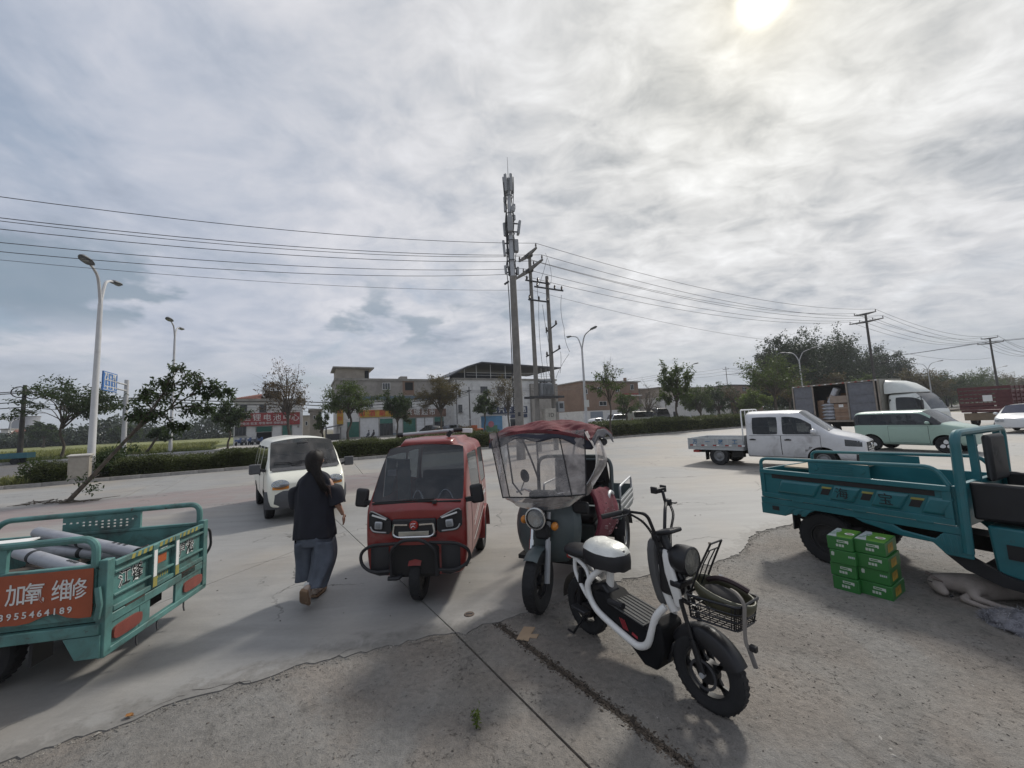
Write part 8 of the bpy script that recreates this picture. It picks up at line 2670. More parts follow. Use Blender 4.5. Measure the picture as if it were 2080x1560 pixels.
 for x in (-.55, .05, .55):
  MB().box(x - .06, x + .06, sg * (YS + .026) - .005, sg * (YS + .026) + .005, .668, .69).build('hinge', M_TEAL, t, bev=.003)
MB().box(XR, XF - .06, -YS + .02, YS - .02, .62, .66).build('bed_floor', M_TEAL, t)
MB().box(XR - .015, XR + .01, -YS, YS, .68, 1.03).build('tailgate', M_TEAL, t, bev=.006)
MB().box(XF - .05, XF - .02, -YS, YS, .66, 1.03).build('front_board', M_TEAL, t)
hb = MB()
for y0, y1 in ((-.60, .60),):
 hb.tube(roundpath([(.80, -.605, .45), (.82, -.605, 1.51), (.82, .605, 1.51), (.80, .605, .62)], .10, 6), .036, 10)
hb.build('head_bow', M_TEAL, t)
for y in (-.22, .48):
 MB().bar((.82, y, 1.02), (.82, y, 1.50), .05, .05).build('bow_post', M_TEAL, t)
MB().bar((.82, -.58, 1.04), (.82, .58, 1.04), .04, .05).build('bow_bar', M_TEAL, t)
MB().obox((.87, .13, 1.25), (.06, .42, .44)).build('backrest', M_BLACKP, t, bev=.05, seg=3)
MB().box(.86, 1.45, -.46, .46, .72, .80).build('seat', M_BLACKP, t, bev=.03)
MB().prism([(.84, .74), (.84, 1.07), (1.15, 1.07), (1.62, .98), (1.62, .86), (1.18, .76)], 'y', -.52, -.44).build('side_apron', M_BLACKP, t, bev=.02)
MB().prism([(.84, .74), (.84, 1.07), (1.15, 1.07), (1.62, .98), (1.62, .86), (1.18, .76)], 'y', .44, .52).build('side_apron', M_BLACKP, t, bev=.02)
MB().prism([(.92, .30), (.90, .70), (1.5, .70), (1.75, .55), (1.75, .26), (1.2, .24)], 'y', -.50, -.30).build('side_locker', M_TEAL, t, bev=.02)
MB().box(1.0, 1.28, -.512, -.502, .44, .56).build('badge_plate', M_RUB, t)
MB().box(.8, 1.9, -.40, .40, .24, .30).build('foot_floor', M_UNDER, t)
MB().box(XR + .1, 1.5, -.14, .14, .38, .52).build('chassis', M_UNDER, t)
MB().cyl((-.35, -.44, .28), (-.35, .44, .28), .05, n=10).build('axle', M_UNDER, t)
for sg in (-1, 1):
 MB().bar((-.70, sg * .48, .50), (-.35, sg * .48, .38), .06, .03).bar((.0, sg * .48, .46), (-.35, sg * .48, .38), .06, .03).build('leaf_spring', M_UNDER, t)
 MB().box(-.66, -.645, sg * .50 - .07, sg * .50 + .07, .32, .5).build('mudflap', M_BLACKP, t)
wheel_set(t, ((-.33, -.50, 0), (-.33, .50, 0), (2.35, 0, 0)), .285, .13, M_RIMB, rimf=.6)
MB().tube([(2.35, -.10, .28), (2.05, -.10, .95)], .03, 8).tube([(2.35, .10, .28), (2.05, .10, .95)], .03, 8).build('front_fork', M_BLACKP, t)
MB().tube([(1.75, -.38, 1.10), (1.95, -.15, 1.05), (1.95, .15, 1.05), (1.75, .38, 1.10)], .018, 8).build('handlebar', M_BLACKP, t)
MB().prism([(1.95, .30), (2.08, .32), (2.10, 1.0), (1.98, 1.02)], 'y', -.40, .40).build('leg_shield', M_TEAL, t, bev=.03)
o = thing('plywood_board', 'bare pale plywood board lying across the rear of the right teal trike bed', 'board', t.location, t.rotation_euler.z)
MB().obox((-.55, .16, 1.035), (.62, .85, .018), Matrix.Rotation(.0, 3, 'Y')).build('board', mat('plywood', (.42, .35, .26), .8, var=.15, scale=2, dirt=.2), o)
MB().tube([(-.62, -.05, 1.045), (-.61, -.05, 1.10)], .006, 5).build('nail', M_IRON, o)
o = thing('hung_jacket', 'dark jacket with a maroon and tan collar draped over the right teal trike handlebar', 'jacket', t.location, t.rotation_euler.z)
cloth('cloth', lambda u, v: (1.30 + .45 * v - .05 * u, .55 + .10 * math.sin(3 * v) + .05 * u, 1.56 - .62 * u - .05 * v), 16, 14, mat('dark_cloth', (.022, .018, .02), .95, bump=.4), .03, 21, o, .02)
cloth('collar', lambda u, v: (1.29 + .47 * v, .53 + .10 * math.sin(3 * v), 1.60 - .09 * u - .05 * v), 5, 14, mat('tan_cloth', (.20, .13, .10), .9, bump=.4), .02, 22, o, .02)
# ------------------------------------------------------------------ teal trike on the left with the orange sign
t = thing('repair_trike', 'weathered teal cargo trike with an orange repair sign, cut by the left border', 'cargo trike', (-4.121, 3.369, 0), rad(190.82))
YS = .62
M_RUST = mat('rust_patch', (.05, .035, .028), .9, var=.3)
MB().box(-.88, 1.0, -YS + .02, YS - .02, .46, .50).build('bed_floor', M_TEALW, t)
for sg in (-1, 1):
 MB().box(-.88, 1.0, sg * YS - .012, sg * YS + .012, .50, .845).build('side_panel', M_TEALW, t)
 MB().box(-.88, 1.0, sg * YS - .022, sg * YS + .022, .845, .875).build('top_lip', M_TEALW, t, bev=.006)
 rp = [(-.865, sg * YS, .86), (-.865, sg * YS, 1.065), (.85, sg * YS, 1.04), (.95, sg * YS, .86)]
 MB().tube(roundpath(rp, .10, 6), .026, 10).build('side_rail', M_TEALW, t)
 MB().box(-.33, -.27, sg * YS - .012, sg * YS + .012, .876, 1.035).build('rail_post', M_TEALW, t)
 MB().box(-.92, 1.05, sg * YS - .025, sg * YS + .025, .38, .455).build('floor_rail', M_TEALW, t, bev=.006)
pf = MB()
cols = [-.30 + .645 * k / 24 for k in range(25)]
rows_z = [.876, .90, .915, .93, .945, .96, .975, 1.03]
for i in range(24):
 for j in range(7):
  if j in (1, 3, 5) and i % 2 == 1 and (j == 5 or 2 < i < 13 + 6 * (j == 3)):
   continue
  pf.box(cols[i], cols[i + 1], -YS - .006, -YS + .006, rows_z[j], rows_z[j + 1])
bm = bmesh.new()
me = pf.mesh('perforated_plate', M_TEALW, smooth=0, fix=False)
bm.from_mesh(me)
bmesh.ops.remove_doubles(bm, verts=bm.verts, dist=1e-5)
bm.to_mesh(me)
bm.free()
share('perforated_plate', me, t)
M_ORS = mat('orange_sign', (0.30, 0.070, 0.028), .55, var=.10, dirt=.25, dcol=(.14, .05, .03))
sg_ = MB()
rn = random.Random(31)
bot = [(-.875 + (1.62) * k / 22, .515 + (.055 * math.exp(-((k - 3.2) / 1.3) ** 2)) + rn.gauss(0, .004)) for k in range(23)]
sg_.prism([(-.875, .858), (-.88, .56)] + bot + [(.75, .862)], 'y', YS + .026, YS + .031)
so_ = sg_.build('sign_board', M_ORS, t, smooth=0)
for ch, x in (('机', -.26), ('加', -.435), ('氧', -.545), ('维', -.705), ('修', -.80)):
 lettering(ch, .155, M_LETW, so_, plane_at((x + .015, YS + .031, .715), (-1, 0, 0), out=.003), sx=.80, bold=.0012)
for ch, x in (('打', .55), ('气', .42), ('风', -.10)):
 lettering(ch, .155, M_LETW, so_, plane_at((x, YS + .031, .715), (-1, 0, 0), out=.003), sx=.80, bold=.0012)
for k, ch in enumerate('13955464189'):
 lettering(ch, .062, M_LETW, so_, plane_at((-.30 - .0445 * k, YS + .031, .578 + .0005 * k), (-1, 0, 0), out=.003), bold=.001)
for sg in (-1, 1):
 MB().prism([(-.93, .22), (-.78, .22), (-.70, .375), (-.93, .375)], 'y', sg * YS - .015, sg * YS + .02).build('corner_bracket', M_TEALW, t, bev=.004)
 MB().box(-.945, -.885, sg * (YS - .03) - .035, sg * (YS - .03) + .035, .22, .90).build('corner_post', M_TEALW, t, bev=.006)
tg_ = MB().box(-.915, -.895, -YS + .07, YS - .07, .50, .855).build('tailgate', M_TEALW, t)
rb = MB()
for z0, z1 in ((.83, .872), (.50, .54), (.605, .625), (.775, .795)):
 rb.box(-.945, -.915, -YS + .07, YS - .07, z0, z1)
rb.build('tailgate_ribs', M_TEALW, tg_, bev=.005)
for y in (.14, -.14):
 MB().box(-.952, -.914, y - .03, y + .03, .505, .868).build('tailgate_post', M_TEALW, tg_, bev=.005)
 MB().box(-.9545, -.9525, y - .016, y + .022, .60, .82).build('peeled_paint', M_STICK, tg_, smooth=0)
 MB().box(-.9545, -.9525, y - .024, y + .024, .515, .595).build('hazard_tape', M_YEL, tg_, smooth=0)
for k in range(14):
 y = .40 - .062 * k
 MB().add([(-.9455, y, .832), (-.9455, y - .034, .832), (-.9455, y - .044, .868), (-.9455, y - .01, .868)], [(0, 1, 2, 3)]).build('hazard_stripe', M_YEL, tg_, smooth=0)
for k in range(5):
 y = .06 - .03 * k
 MB().add([(-.9165, y, .555), (-.9165, y - .014, .555), (-.9165, y - .02, .585), (-.9165, y - .006, .585)], [(0, 1, 2, 3)]).build('hazard_stripe', M_YEL, tg_, smooth=0)
MB().box(-.9165, -.9155, -.05, .06, .68, .75).build('orange_sticker', M_OR, tg_, smooth=0)
MB().box(-.9165, -.9155, -.06, .03, .775, .80).build('white_sticker', M_STICK, tg_, smooth=0)
for txt, ys in (('江锋', (.42, .29)), ('沪淞', (-.25, -.38))):
 for ch, y in zip(txt, ys):
  lettering(ch, .14, M_STICK, tg_, plane_at((-.915, y, .695), (0, -1, 0), out=.0025), sx=.85, bold=.006)
  lettering(ch, .14, M_RUB, tg_, plane_at((-.915, y, .695), (0, -1, 0), out=.0045), sx=.85)
bp = MB().box(-.945, -.90, -YS, YS, .205, .255).box(-.94, -.91, -YS + .06, YS - .06, .42, .49)
bp.build('bumper_bars', M_TEALW, t, bev=.008)
for sg in (-1, 1):
 MB().box(-.935, -.915, sg * .24 - .03 if sg < 0 else .16, sg * .24 + .03 if sg > 0 else -.16, .256, .42).build('bumper_plate', M_TEALW, t)
 MB().box(-.932, -.91, sg * .21 if sg > 0 else -.58, .58 if sg > 0 else -.21, .256, .419).build('lamp_panel', M_TEALW, t)
 rows = []
 q = [(-.95, sg * (.40 + .14 * math.copysign(abs(math.cos(a)) ** .5, math.cos(a))), .335 + .05 * math.copysign(abs(math.sin(a)) ** .5, math.sin(a))) for a in [2 * PI * k / 20 for k in range(20)]]
 MB().loft([[(x + d, y, z) for x, y, z in q] for d in (.0, .02)]).build('tail_lamp', mat('faded_lamp', (.22, .055, .04), .45, dirt=.4), t)
 MB().box(-.94, -.933, sg * .33 - .10, sg * .33 + .10, .44, .50).build('rust_patch', M_RUST, t, smooth=0)
for y in (.28, .05, -.30):
 MB().tube([(-.925, y, .215), (-.93, y + .01, .16), (-.95, y + .03, .13)], .007, 5).build('hook', M_IRON, t)
MB().tube(roundpath([(-.90, -.64, .80), (-.93, -.69, .78), (-.94, -.70, .60), (-.90, -.65, .50)], .05), .012, 6).build('latch_strap', M_RUB, t)
MB().tube([(-.91, .655, .72), (-.94, .67, .60), (-.92, .66, .50)], .018, 6).build('latch', M_TEALW, t)
MB().box(-.8, 1.2, -.2, .2, .28, .40).build('chassis', M_UNDER, t)
MB().cyl((-.02, -.45, .27), (-.02, .45, .27), .06, n=10).sph((-.02, .02, .27), (.13, .13, .13)).build('axle', M_UNDER, t)
for sg in (-1, 1):
 MB().bar((-.52, sg * .40, .40), (-.02, sg * .40, .30), .07, .05).bar((.45, sg * .40, .40), (-.02, sg * .40, .30), .07, .05).build('leaf_spring', M_UNDER, t)
 MB().box(-.42, -.40, sg * .43 - .08, sg * .43 + .08, .16, .38).build('mudflap', M_BLACKP, t)
wheel_set(t, ((-.02, -.43, 0), (-.02, .43, 0), (2.0, 0, 0)), .27, .13, M_RIMS)
MB().box(1.1, 1.5, -.4, .4, .5, .75).build('seat', M_BLACKP, t, bev=.05)
MB().prism([(1.6, .3), (1.78, .32), (1.76, 1.0), (1.64, 1.05)], 'y', -.38, .38).build('leg_shield', M_TEALW, t, bev=.03)
MB().tube([(2.0, 0, .27), (1.75, 0, 1.0)], .03, 8).tube([(1.6, -.36, 1.1), (1.72, 0, 1.02), (1.6, .36, 1.1)], .018, 8).build('fork', M_UNDER, t)
M_PIPE = mat('grey_pipe', (0.34, 0.345, 0.37), 0.4, metal=.2, var=.10, scale=4, dirt=.45, dcol=(.12, .10, .09), dscale=3)
Mt = Matrix.Translation((-4.121, 3.369, 0)) @ Matrix.Rotation(rad(190.82), 4, 'Z')
PIPES = (((-.80, .12, .80), (.45, -.50, .93), .050, 'upper far grey pipe leaning on the perforated plate'), ((-.86, .02, .74), (.50, -.42, .80), .048, 'grey pipe lying just under the upper far pipe'), ((-.70, .50, .80), (.10, .05, .88), .050, 'short grey pipe nearest the tailgate corner'),
  ((-.62, .55, .72), (.55, .28, .84), .055, 'grey pipe with a black band beside the orange sign'), ((-.5, .35, .66), (.8, .05, .76), .055, 'low dark grey pipe in the middle of the bed'), ((.0, .50, .70), (.95, .45, .80), .05, 'grey pipe end near the left border'))
for k, (a_, b_, r, lab) in enumerate(PIPES):
 a_, b_ = Vector(a_), Vector(b_)
 o = thing('pipe', lab, 'pipe', t.location, t.rotation_euler.z, 'grey pipes loaded on the repair trike')
 d = (b_ - a_).normalized()
 ux, uy = frame_from(d)
 mb = MB()
 mb.tube([a_, b_], r, 16, cap=False)
 mb.tube([a_ + d * .004, b_ - d * .004], r * .86, 16, cap=False)
 for p, sgn in ((a_, 1), (b_, -1)):
  mb.add([p + (ux * math.cos(2 * PI * q / 16) + uy * math.sin(2 * PI * q / 16)) * (r * f) for f in (1, .86) for q in range(16)], [(q, (q + 1) % 16, 16 + (q + 1) % 16, 16 + q) for q in range(16)])
 mb.build('tube', M_PIPE, o, smooth=40)
 f = .52 if k != 2 else .75
 c = a_.lerp(b_, f)
 MB().tube([c - d * .022, c + d * .022], r * 1.03, 16).build('black_band', M_RUB, o)
 if k in (0, 2):
  for q in range(3):
   c = a_.lerp(b_, .12 + .05 * q) + (uy if uy.z > 0 else -uy) * r * .99
   MB().obox(c, (.035, .02, .004), Matrix((d, ux, uy)).transposed()).build('label_print', M_RUB, o, smooth=0)
o = thing('plastic_sheet', 'white flat plastic sheet lying on the pipes of the repair trike', 'panel', t.location, t.rotation_euler.z)
MB().obox((.60, -.16, .91), (.70, .22, .012), Matrix.Rotation(-.06, 3, 'X') @ Matrix.Rotation(.10, 3, 'Z')).build('sheet', M_STICK, o)
o = thing('scrap_pile', 'dark brown scrap and frames heaped under the grey pipes', 'scrap', t.location, t.rotation_euler.z)
rn = random.Random(33)
mb = MB()
for k in range(40):
 c = Vector((rn.uniform(-.75, .85), rn.uniform(-.5, .5), rn.uniform(.52, .70)))
 mb.obox(c, (rn.uniform(.1, .5), rn.uniform(.03, .12), rn.uniform(.02, .06)), rotm(rn.gauss(0, .3), rn.gauss(0, .2), rn.uniform(0, 3)))
stuff(mb.build('scrap', mat('scrap_brown', (.06, .048, .04), .8, island=.5), o))
# ------------------------------------------------------------------ green cartons
M_BOXG = mat('carton_green', (0.028, 0.155, 0.034), 0.45, var=.08, scale=3, coat=.2)
M_BOXTOP = mat('carton_lime', (0.10, 0.24, 0.03), 0.45, var=.35, scale=7)
M_BOXPALE = mat('carton_print_pale', (.42, .46, .46), .5, var=.1)
M_BOXW = mat('carton_white', (.50, .54, .48), .5)
pA, pB, pC = G(1690, 1191), G(1746, 1205), G(1816, 1219)
dr = (pC - pA)
rz0 = math.atan2(dr.y, dr.x) - .16
CW, CD, CH = .215, .36, .126
col0 = pA + (pB - pA) * .5
col1 = pB + (pC - pB) * .5
ORD = ('lowest', 'second from the bottom', 'third from the bottom', 'topmost')
rn = random.Random(41)
for c in range(2):
 base = (col0, col1)[c]
 wv = (pB - pA).length if c == 0 else (pC - pB).length
 CWc = wv * .955
 for k in range(4):
  inw = Vector((-math.sin(rz0), math.cos(rz0), 0))
  p = base + inw * (CD / 2 + .014 * ((k % 2) - .5) + .02 * c) + Vector((math.cos(rz0), math.sin(rz0), 0)) * ((.012, -.004, .006, -.012)[k] * (1 if c == 0 else .8)) + Vector((0, 0, -.012 + (CH + .002) * k))
  lab = 'green carton, %s of the %s stack under the right teal trike' % (ORD[k], ('left', 'right')[c])
  o = thing('green_carton', lab, 'carton', p, rz0 + rn.gauss(0, .025), 'green cartons in two stacks')
  MB().box(-CWc / 2, CWc / 2, -CD / 2, CD / 2, .001, CH).build('box', M_BOXG, o, bev=.004)
  yf = -CD / 2 - .0012
  if (k + c) % 2 == 1 or k == 3 or (c == 0 and k == 0):
   MB().prism([(-.02, CH * .60), (.055, CH * .60), (.062, CH * .52), (.068, CH * .60), (.068, CH * .78), (-.02, CH * .78)], 'y', yf, yf + .001).build('label_strip', M_BOXW, o, smooth=0)
   MB().box(-.012, .042, yf - .0012, yf - .0006, CH * .655, CH * .725).build('label_print', M_BOXG, o, smooth=0)
   for q in range(3):
    MB().box(-.03 + .022 * q, -.013 + .022 * q, yf, yf + .001, CH * .27, CH * .46).build('printed_character', M_BOXW, o, smooth=0)
  else:
   MB().prism([(-.085, CH * .55), (-.065, CH * .55), (-.062, CH * .80), (-.075, CH * .88), (-.088, CH * .80)], 'y', yf, yf + .001).build('leaf_mark', M_BOXW, o, smooth=0)
   for q in range(4):
    MB().box(.045 + .013 * q, .055 + .013 * q, yf, yf + .001, CH * .56, CH * .70).build('printed_character', M_BOXPALE, o, smooth=0)
  xs = CWc / 2 + .0012
  MB().box(xs - .001, xs, -.10, .06, CH * .2, CH * .78).build('side_print', mat('side_yellow', (.40, .24, .03), .5, var=.5, scale=20), o, smooth=0)
  if k == 3:
   z = CH + .001
   MB().box(-CWc / 2 + .006, CWc / 2 - .006, -CD / 2 + .006, CD / 2 - .006, z - .0005, z + .0002).build('top_print', M_BOXTOP, o, smooth=0)
   MB().prism([(-CWc / 2 + .006, -CD / 2 + .006), (-.02, -CD / 2 + .006), (-.055, -.03), (-.03, .06), (-.06, CD / 2 - .006), (-CWc / 2 + .006, CD / 2 - .006)], 'z', z + .0006, z + .001).build('pale_print', M_BOXPALE, o, smooth=0)
   MB().lathe([(0, z + .002), (.038, z + .002), (.038, z + .0012)], (.045, -.01, 0), 'z', 20).build('bowl_print', M_STICK, o, smooth=0)
   MB().lathe([(0, z + .0026), (.024, z + .0026), (.024, z + .002)], (.045, -.01, 0), 'z', 20).build('food_print', mat('food_print', (.35, .22, .19), .5), o, smooth=0)
   for q in range(3):
    MB().obox((-.075 + .012 * q, -.07 + .06 * q, z + .0016), (.045, .018, .0006), Matrix.Rotation(.5, 3, 'Z')).build('print_stroke', M_BOXG, o, smooth=0)
# ------------------------------------------------------------------ sleeping dog and shaggy bundle
M_FUR = mat('pale_grey_fur', (0.27, 0.235, 0.21), 0.95, var=.22, scale=5, bump=.35, bscale=60)
d0, d1 = G(1868, 1198), G(2078, 1222)
ax = (d1 - d0)
rzd = math.atan2(ax.y, ax.x)
dg = thing('sleeping_dog', 'short-haired grey-beige dog asleep on its side beside the right teal trike', 'dog', d0 + Vector((0, 0, -.012)), rzd)
def skin_body(name, m, parent, nodes, edges, sub=2, extra=None):
 """one continuous surface grown over a skeleton: nodes {key: ((x, y, z), radius)}"""
 keys = list(nodes)
 me = bpy.data.meshes.new(name)
 me.from_pydata([nodes[k][0] for k in keys], [(keys.index(a), keys.index(b_)) for a, b_ in edges], [])
 o = bpy.data.objects.new(name, me)
 COL.objects.link(o)
 sk = o.modifiers.new('skin', 'SKIN')
 sk.use_smooth_shade = True
 for i, k in enumerate(keys):
  r = nodes[k][1]
  me.skin_vertices[0].data[i].radius = r if hasattr(r, '__len__') else (r, r)
  me.skin_vertices[0].data[i].use_root = (i == 0)
 sb = o.modifiers.new('sub', 'SUBSURF')
 sb.levels = sb.render_levels = sub
 bpy.context.view_layer.update()
 em = bpy.data.meshes.new_from_object(o.evaluated_get(bpy.context.evaluated_depsgraph_get()))
 bpy.data.objects.remove(o)
 em.materials.clear()
 em.materials.append(m)
 em.polygons.foreach_set('use_smooth', [True] * len(em.polygons))
 em.name = name
 return share(name, em, parent)
N = dict(
 chest=((.38, .06, .11), (.135, .115)), neck=((.25, .06, .10), (.105, .09)), head=((.12, .05, .085), (.088, .078)), muz=((.125, -.06, .055), (.048, .042)), nose=((.15, -.12, .04), (.03, .028)),
 belly=((.58, .07, .095), (.115, .10)), loin=((.75, .07, .09), (.10, .09)), hip=((.90, .07, .095), (.11, .095)), tail0=((1.03, .09, .06), (.03, .03)), tail1=((1.22, .02, .03), (.016, .016)), tail2=((1.36, -.06, .02), (.010, .010)),
 sh1=((.34, -.07, .09), (.055, .05)), el1=((.30, -.17, .05), (.036, .034)), wr1=((.42, -.25, .03), (.024, .022)), paw1=((.52, -.275, .022), (.024, .018)),
 sh2=((.36, -.05, .04), (.045, .04)), el2=((.22, -.17, .03), (.032, .028)), wr2=((.30, -.27, .022), (.022, .020)), paw2=((.40, -.315, .018), (.022, .016)),
 kn1=((.80, -.12, .07), (.058, .05)), hk1=((.95, -.22, .035), (.030, .027)), pt1=((.83, -.30, .02), (.022, .018)), kn2=((.76, -.10, .03), (.05, .035)), hk2=((.90, -.19, .022), (.028, .022)), pt2=((.77, -.25, .016), (.020, .015)))
skin_body('body', M_FUR, dg, N, [('chest', 'neck'), ('neck', 'head'), ('head', 'muz'), ('muz', 'nose'), ('chest', 'belly'), ('belly', 'loin'), ('loin', 'hip'), ('hip', 'tail0'), ('tail0', 'tail1'), ('tail1', 'tail2'), ('chest', 'sh1'), ('sh1', 'el1'), ('el1', 'wr1'), ('wr1', 'paw1'), ('chest', 'sh2'), ('sh2', 'el2'), ('el2', 'wr2'), ('wr2', 'paw2'), ('hip', 'kn1'), ('kn1', 'hk1'), ('hk1', 'pt1'), ('hip', 'kn2'), ('kn2', 'hk2'), ('hk2', 'pt2')])
for y, z in ((.0, .15), (.11, .15)):
 MB().loft([[(.10 + .06 * f + .02 * math.cos(a) * (1 - f), y - .03 * f + .035 * math.cos(a) * (1 - f * .8), z - .03 * f + .010 * math.sin(a)) for a in [2 * PI * k / 10 for k in range(10)]] for f in (0, .4, .8, 1)]).build('ear', mat('ear_fur', (.16, .13, .115), .95), dg, smooth=70)
MB().sph((.158, -.148, .042), (.014, .016, .012), 10, 6).build('nose', M_RUB, dg)
MB().obox((.075, -.02, .11), (.03, .008, .006), rotm(0, .2, .3)).build('closed_eye', M_RUB, dg)
b0, b1 = G(1975, 1250), G(2110, 1300)
bx = b1 - b0
bd_ = thing('shaggy_bundle', 'crumpled shaggy grey bundle lying in front of the sleeping dog', 'bundle', b0 + Vector((0, 0, -.012)), math.atan2(bx.y, bx.x))
rn = random.Random(44)
rows = []
for i in range(26):
 u = i / 25
 r = []
 for j in range(24):
  a = PI * j / 23
  w = .19 * (min(1, (u + .04) * 5) ** .5) * (1 + .10 * math.sin(u * 9))
  hh = .115 * (min(1, (u + .02) * 4) ** .6) * (1 + .12 * math.sin(u * 7 + 1))
  k = 1 + .10 * math.sin(a * 7 + u * 22) + .07 * math.sin(a * 13 - u * 31)
  r.append((u * .95, .16 - w * math.cos(a) * k, max(0, hh * math.sin(a) * k) + rn.gauss(0, .003)))
 rows.append(r)
MB().grid(rows).build('cloth', mat('grey_bundle', (.17, .17, .19), .6, var=.3, scale=7, bump=.8, bscale=24), bd_, smooth=80)
st2 = MB()
for k in range(2600):
 u, j = rn.random(), rn.randint(1, 22)
 p = Vector(rows[int(u * 25)][j])
 leaf(st2, p, Vector((rn.gauss(-.2, .5), rn.gauss(-.5, .5), rn.gauss(.1, .4))), rn.uniform(.025, .06), .004, rn, .3)
stuff(st2.build('strands', mat('grey_strand', (.22, .22, .24), .6, island=.4), bd_, smooth=0, fix=False))
# ------------------------------------------------------------------ walking woman seen from behind
M_SKIN = mat('skin', (0.36, 0.21, 0.15), 0.55, var=.06)
M_SHIRT = mat('black_shirt', (0.014, 0.015, 0.022), 0.9, var=.2, bump=.25, bscale=40)
M_DENIM = mat('blue_grey_denim', (0.085, 0.098, 0.122), 0.9, var=.22, scale=5, bump=.3, bscale=90)
M_HAIR = mat('dark_hair', (0.012, 0.009, 0.008), 0.62, var=.3, scale=30, spec=.3)
M_HAIRT = mat('brown_hair_tip', (0.05, 0.024, 0.017), 0.45, var=.3, scale=30)
M_SHOE = mat('beige_shoe', (0.34, 0.27, 0.22), 0.75, var=.1)
M_SOLE = mat('tan_sole', (0.20, 0.13, 0.08), 0.8, var=.15)
M_SOCK = mat('white_sock', (0.55, 0.54, 0.52), 0.85)
pp = G(641, 1205)
pw = thing('person', 'woman walking away in a black T-shirt and wide cropped blue-grey trousers, holding a phone', 'person', (-2.20, 4.22, 0), rad(4))
HS = 1.0
N = dict(pelvis=((0, 0, .80), (.135, .10)), waist=((0, 0, .98), (.115, .085)), chest=((0, .0, 1.16), (.145, .095)), upper=((0, -.005, 1.25), (.10, .065)), neck=((.0, .01, 1.355), (.046, .048)), skull0=((0, .025, 1.42), (.062, .068)), skull1=((0, .02, 1.50), (.070, .080)), skull2=((0, .01, 1.545), (.045, .052)),
  shR=((.145, 0, 1.235), (.045, .045)), elR=((.225, -.02, 1.02), (.040, .040)), wrR=((.265, .05, .885), (.026, .022)), hdR=((.272, .068, .845), (.030, .018)),
  shL=((-.145, 0, 1.235), (.045, .045)), elL=((-.215, .06, 1.04), (.040, .040)), wrL=((-.16, .26, 1.14), (.026, .024)), hdL=((-.145, .315, 1.165), (.032, .018)),
  hpR=((.085, 0, .74), (.095, .095)), knR=((.06, -.02, .42), (.055, .055)), anR=((.025, -.22, .165), (.035, .035)), toR=((.02, -.20, .06), (.036, .03)),
  hpL=((-.085, 0, .74), (.095, .095)), knL=((-.075, .10, .42), (.055, .055)), anL=((-.02, .10, .09), (.034, .036)), toL=((-.025, .22, .035), (.036, .028)))
skin_body('body', M_SKIN, pw, N, [('pelvis', 'waist'), ('waist', 'chest'), ('chest', 'upper'), ('upper', 'neck'), ('neck', 'skull0'), ('skull0', 'skull1'), ('skull1', 'skull2'), ('upper', 'shR'), ('shR', 'elR'), ('elR', 'wrR'), ('wrR', 'hdR'), ('upper', 'shL'), ('shL', 'elL'), ('elL', 'wrL'), ('wrL', 'hdL'),
        ('pelvis', 'hpR'), ('hpR', 'knR'), ('knR', 'anR'), ('anR', 'toR'), ('pelvis', 'hpL'), ('hpL', 'knL'), ('knL', 'anL'), ('anL', 'toL')])
for nm, w, d, cr, n_ in (('hand', Vector((.273, .075, .825)), Vector((.05, .25, -1)), Vector((0, .7, .3)), Vector((1, 0, .1))), ('hand', Vector((-.143, .335, 1.17)), Vector((.35, .6, .5)), Vector((.9, -.2, .2)), Vector((0, .4, -1)))):
 d.normalize()
 cr.normalize()
 nn, ee = {'p': (tuple(w), (.026, .013))}, []
 for k in range(4):
  L_ = (.062, .072, .068, .052)[k]
  b0_ = w + cr * (.010 * (k - 1.5)) * 1.5 + d * .02
  cur = cr.cross(d) * (.35 if nm else 0)
  q1 = b0_ + d * L_ * .42
  q2 = q1 + (d + cur * .5).normalized() * L_ * .33
  q3 = q2 + (d * .7 + cur * 1.2).normalized() * L_ * .28
  for i, (q, r) in enumerate(((b0_, .0088), (q1, .008), (q2, .0072), (q3, .006))):
   nn['f%d%d' % (k, i)] = (tuple(q), (r, r))
  ee += [('p', 'f%d0' % k)] + [('f%d%d' % (k, i), 'f%d%d' % (k, i + 1)) for i in range(3)]
 t0_ = w + cr * .022 - d * .008
 for i, q in enumerate((t0_, t0_ + (cr * .8 + d * .6).normalized() * .028, t0_ + (cr * .6 + d * .9).normalized() * .052)):
  nn['t%d' % i] = (tuple(q), (.010 - .0013 * i,) * 2)
 ee += [('p', 't0'), ('t0', 't1'), ('t1', 't2')]
 skin_body('hand', M_SKIN, pw, nn, ee, 1)
for x in (-.026, .026):
 e_ = MB().sph((x, .098, 1.475), (.012, .008, .008), 10, 6).build('eye', M_STICK, pw)
 MB().sph((x, .1045, 1.475), (.005, .003, .005), 8, 5).build('iris', M_RUB, e_)
 MB().tube(arc((x - .018, .096, 1.492), (x, .104, 1.50), (x + .018, .096, 1.492), 5), .0025, 5).build('eyebrow', M_HAIR, pw)
 MB().sph((x * 2.7, .02, 1.46), (.010, .02, .03), 8, 6).build('ear', M_SKIN, pw)
MB().loft([[(-.012, .095, 1.44), (.012, .095, 1.44), (0, .118, 1.443)], [(-.006, .095, 1.475), (.006, .095, 1.475), (0, .102, 1.475)]]).build('nose', M_SKIN, pw, smooth=70)
MB().sph((0, .094, 1.415), (.022, .008, .006), 10, 6).build('mouth', mat('lips', (.30, .10, .09), .5), pw)
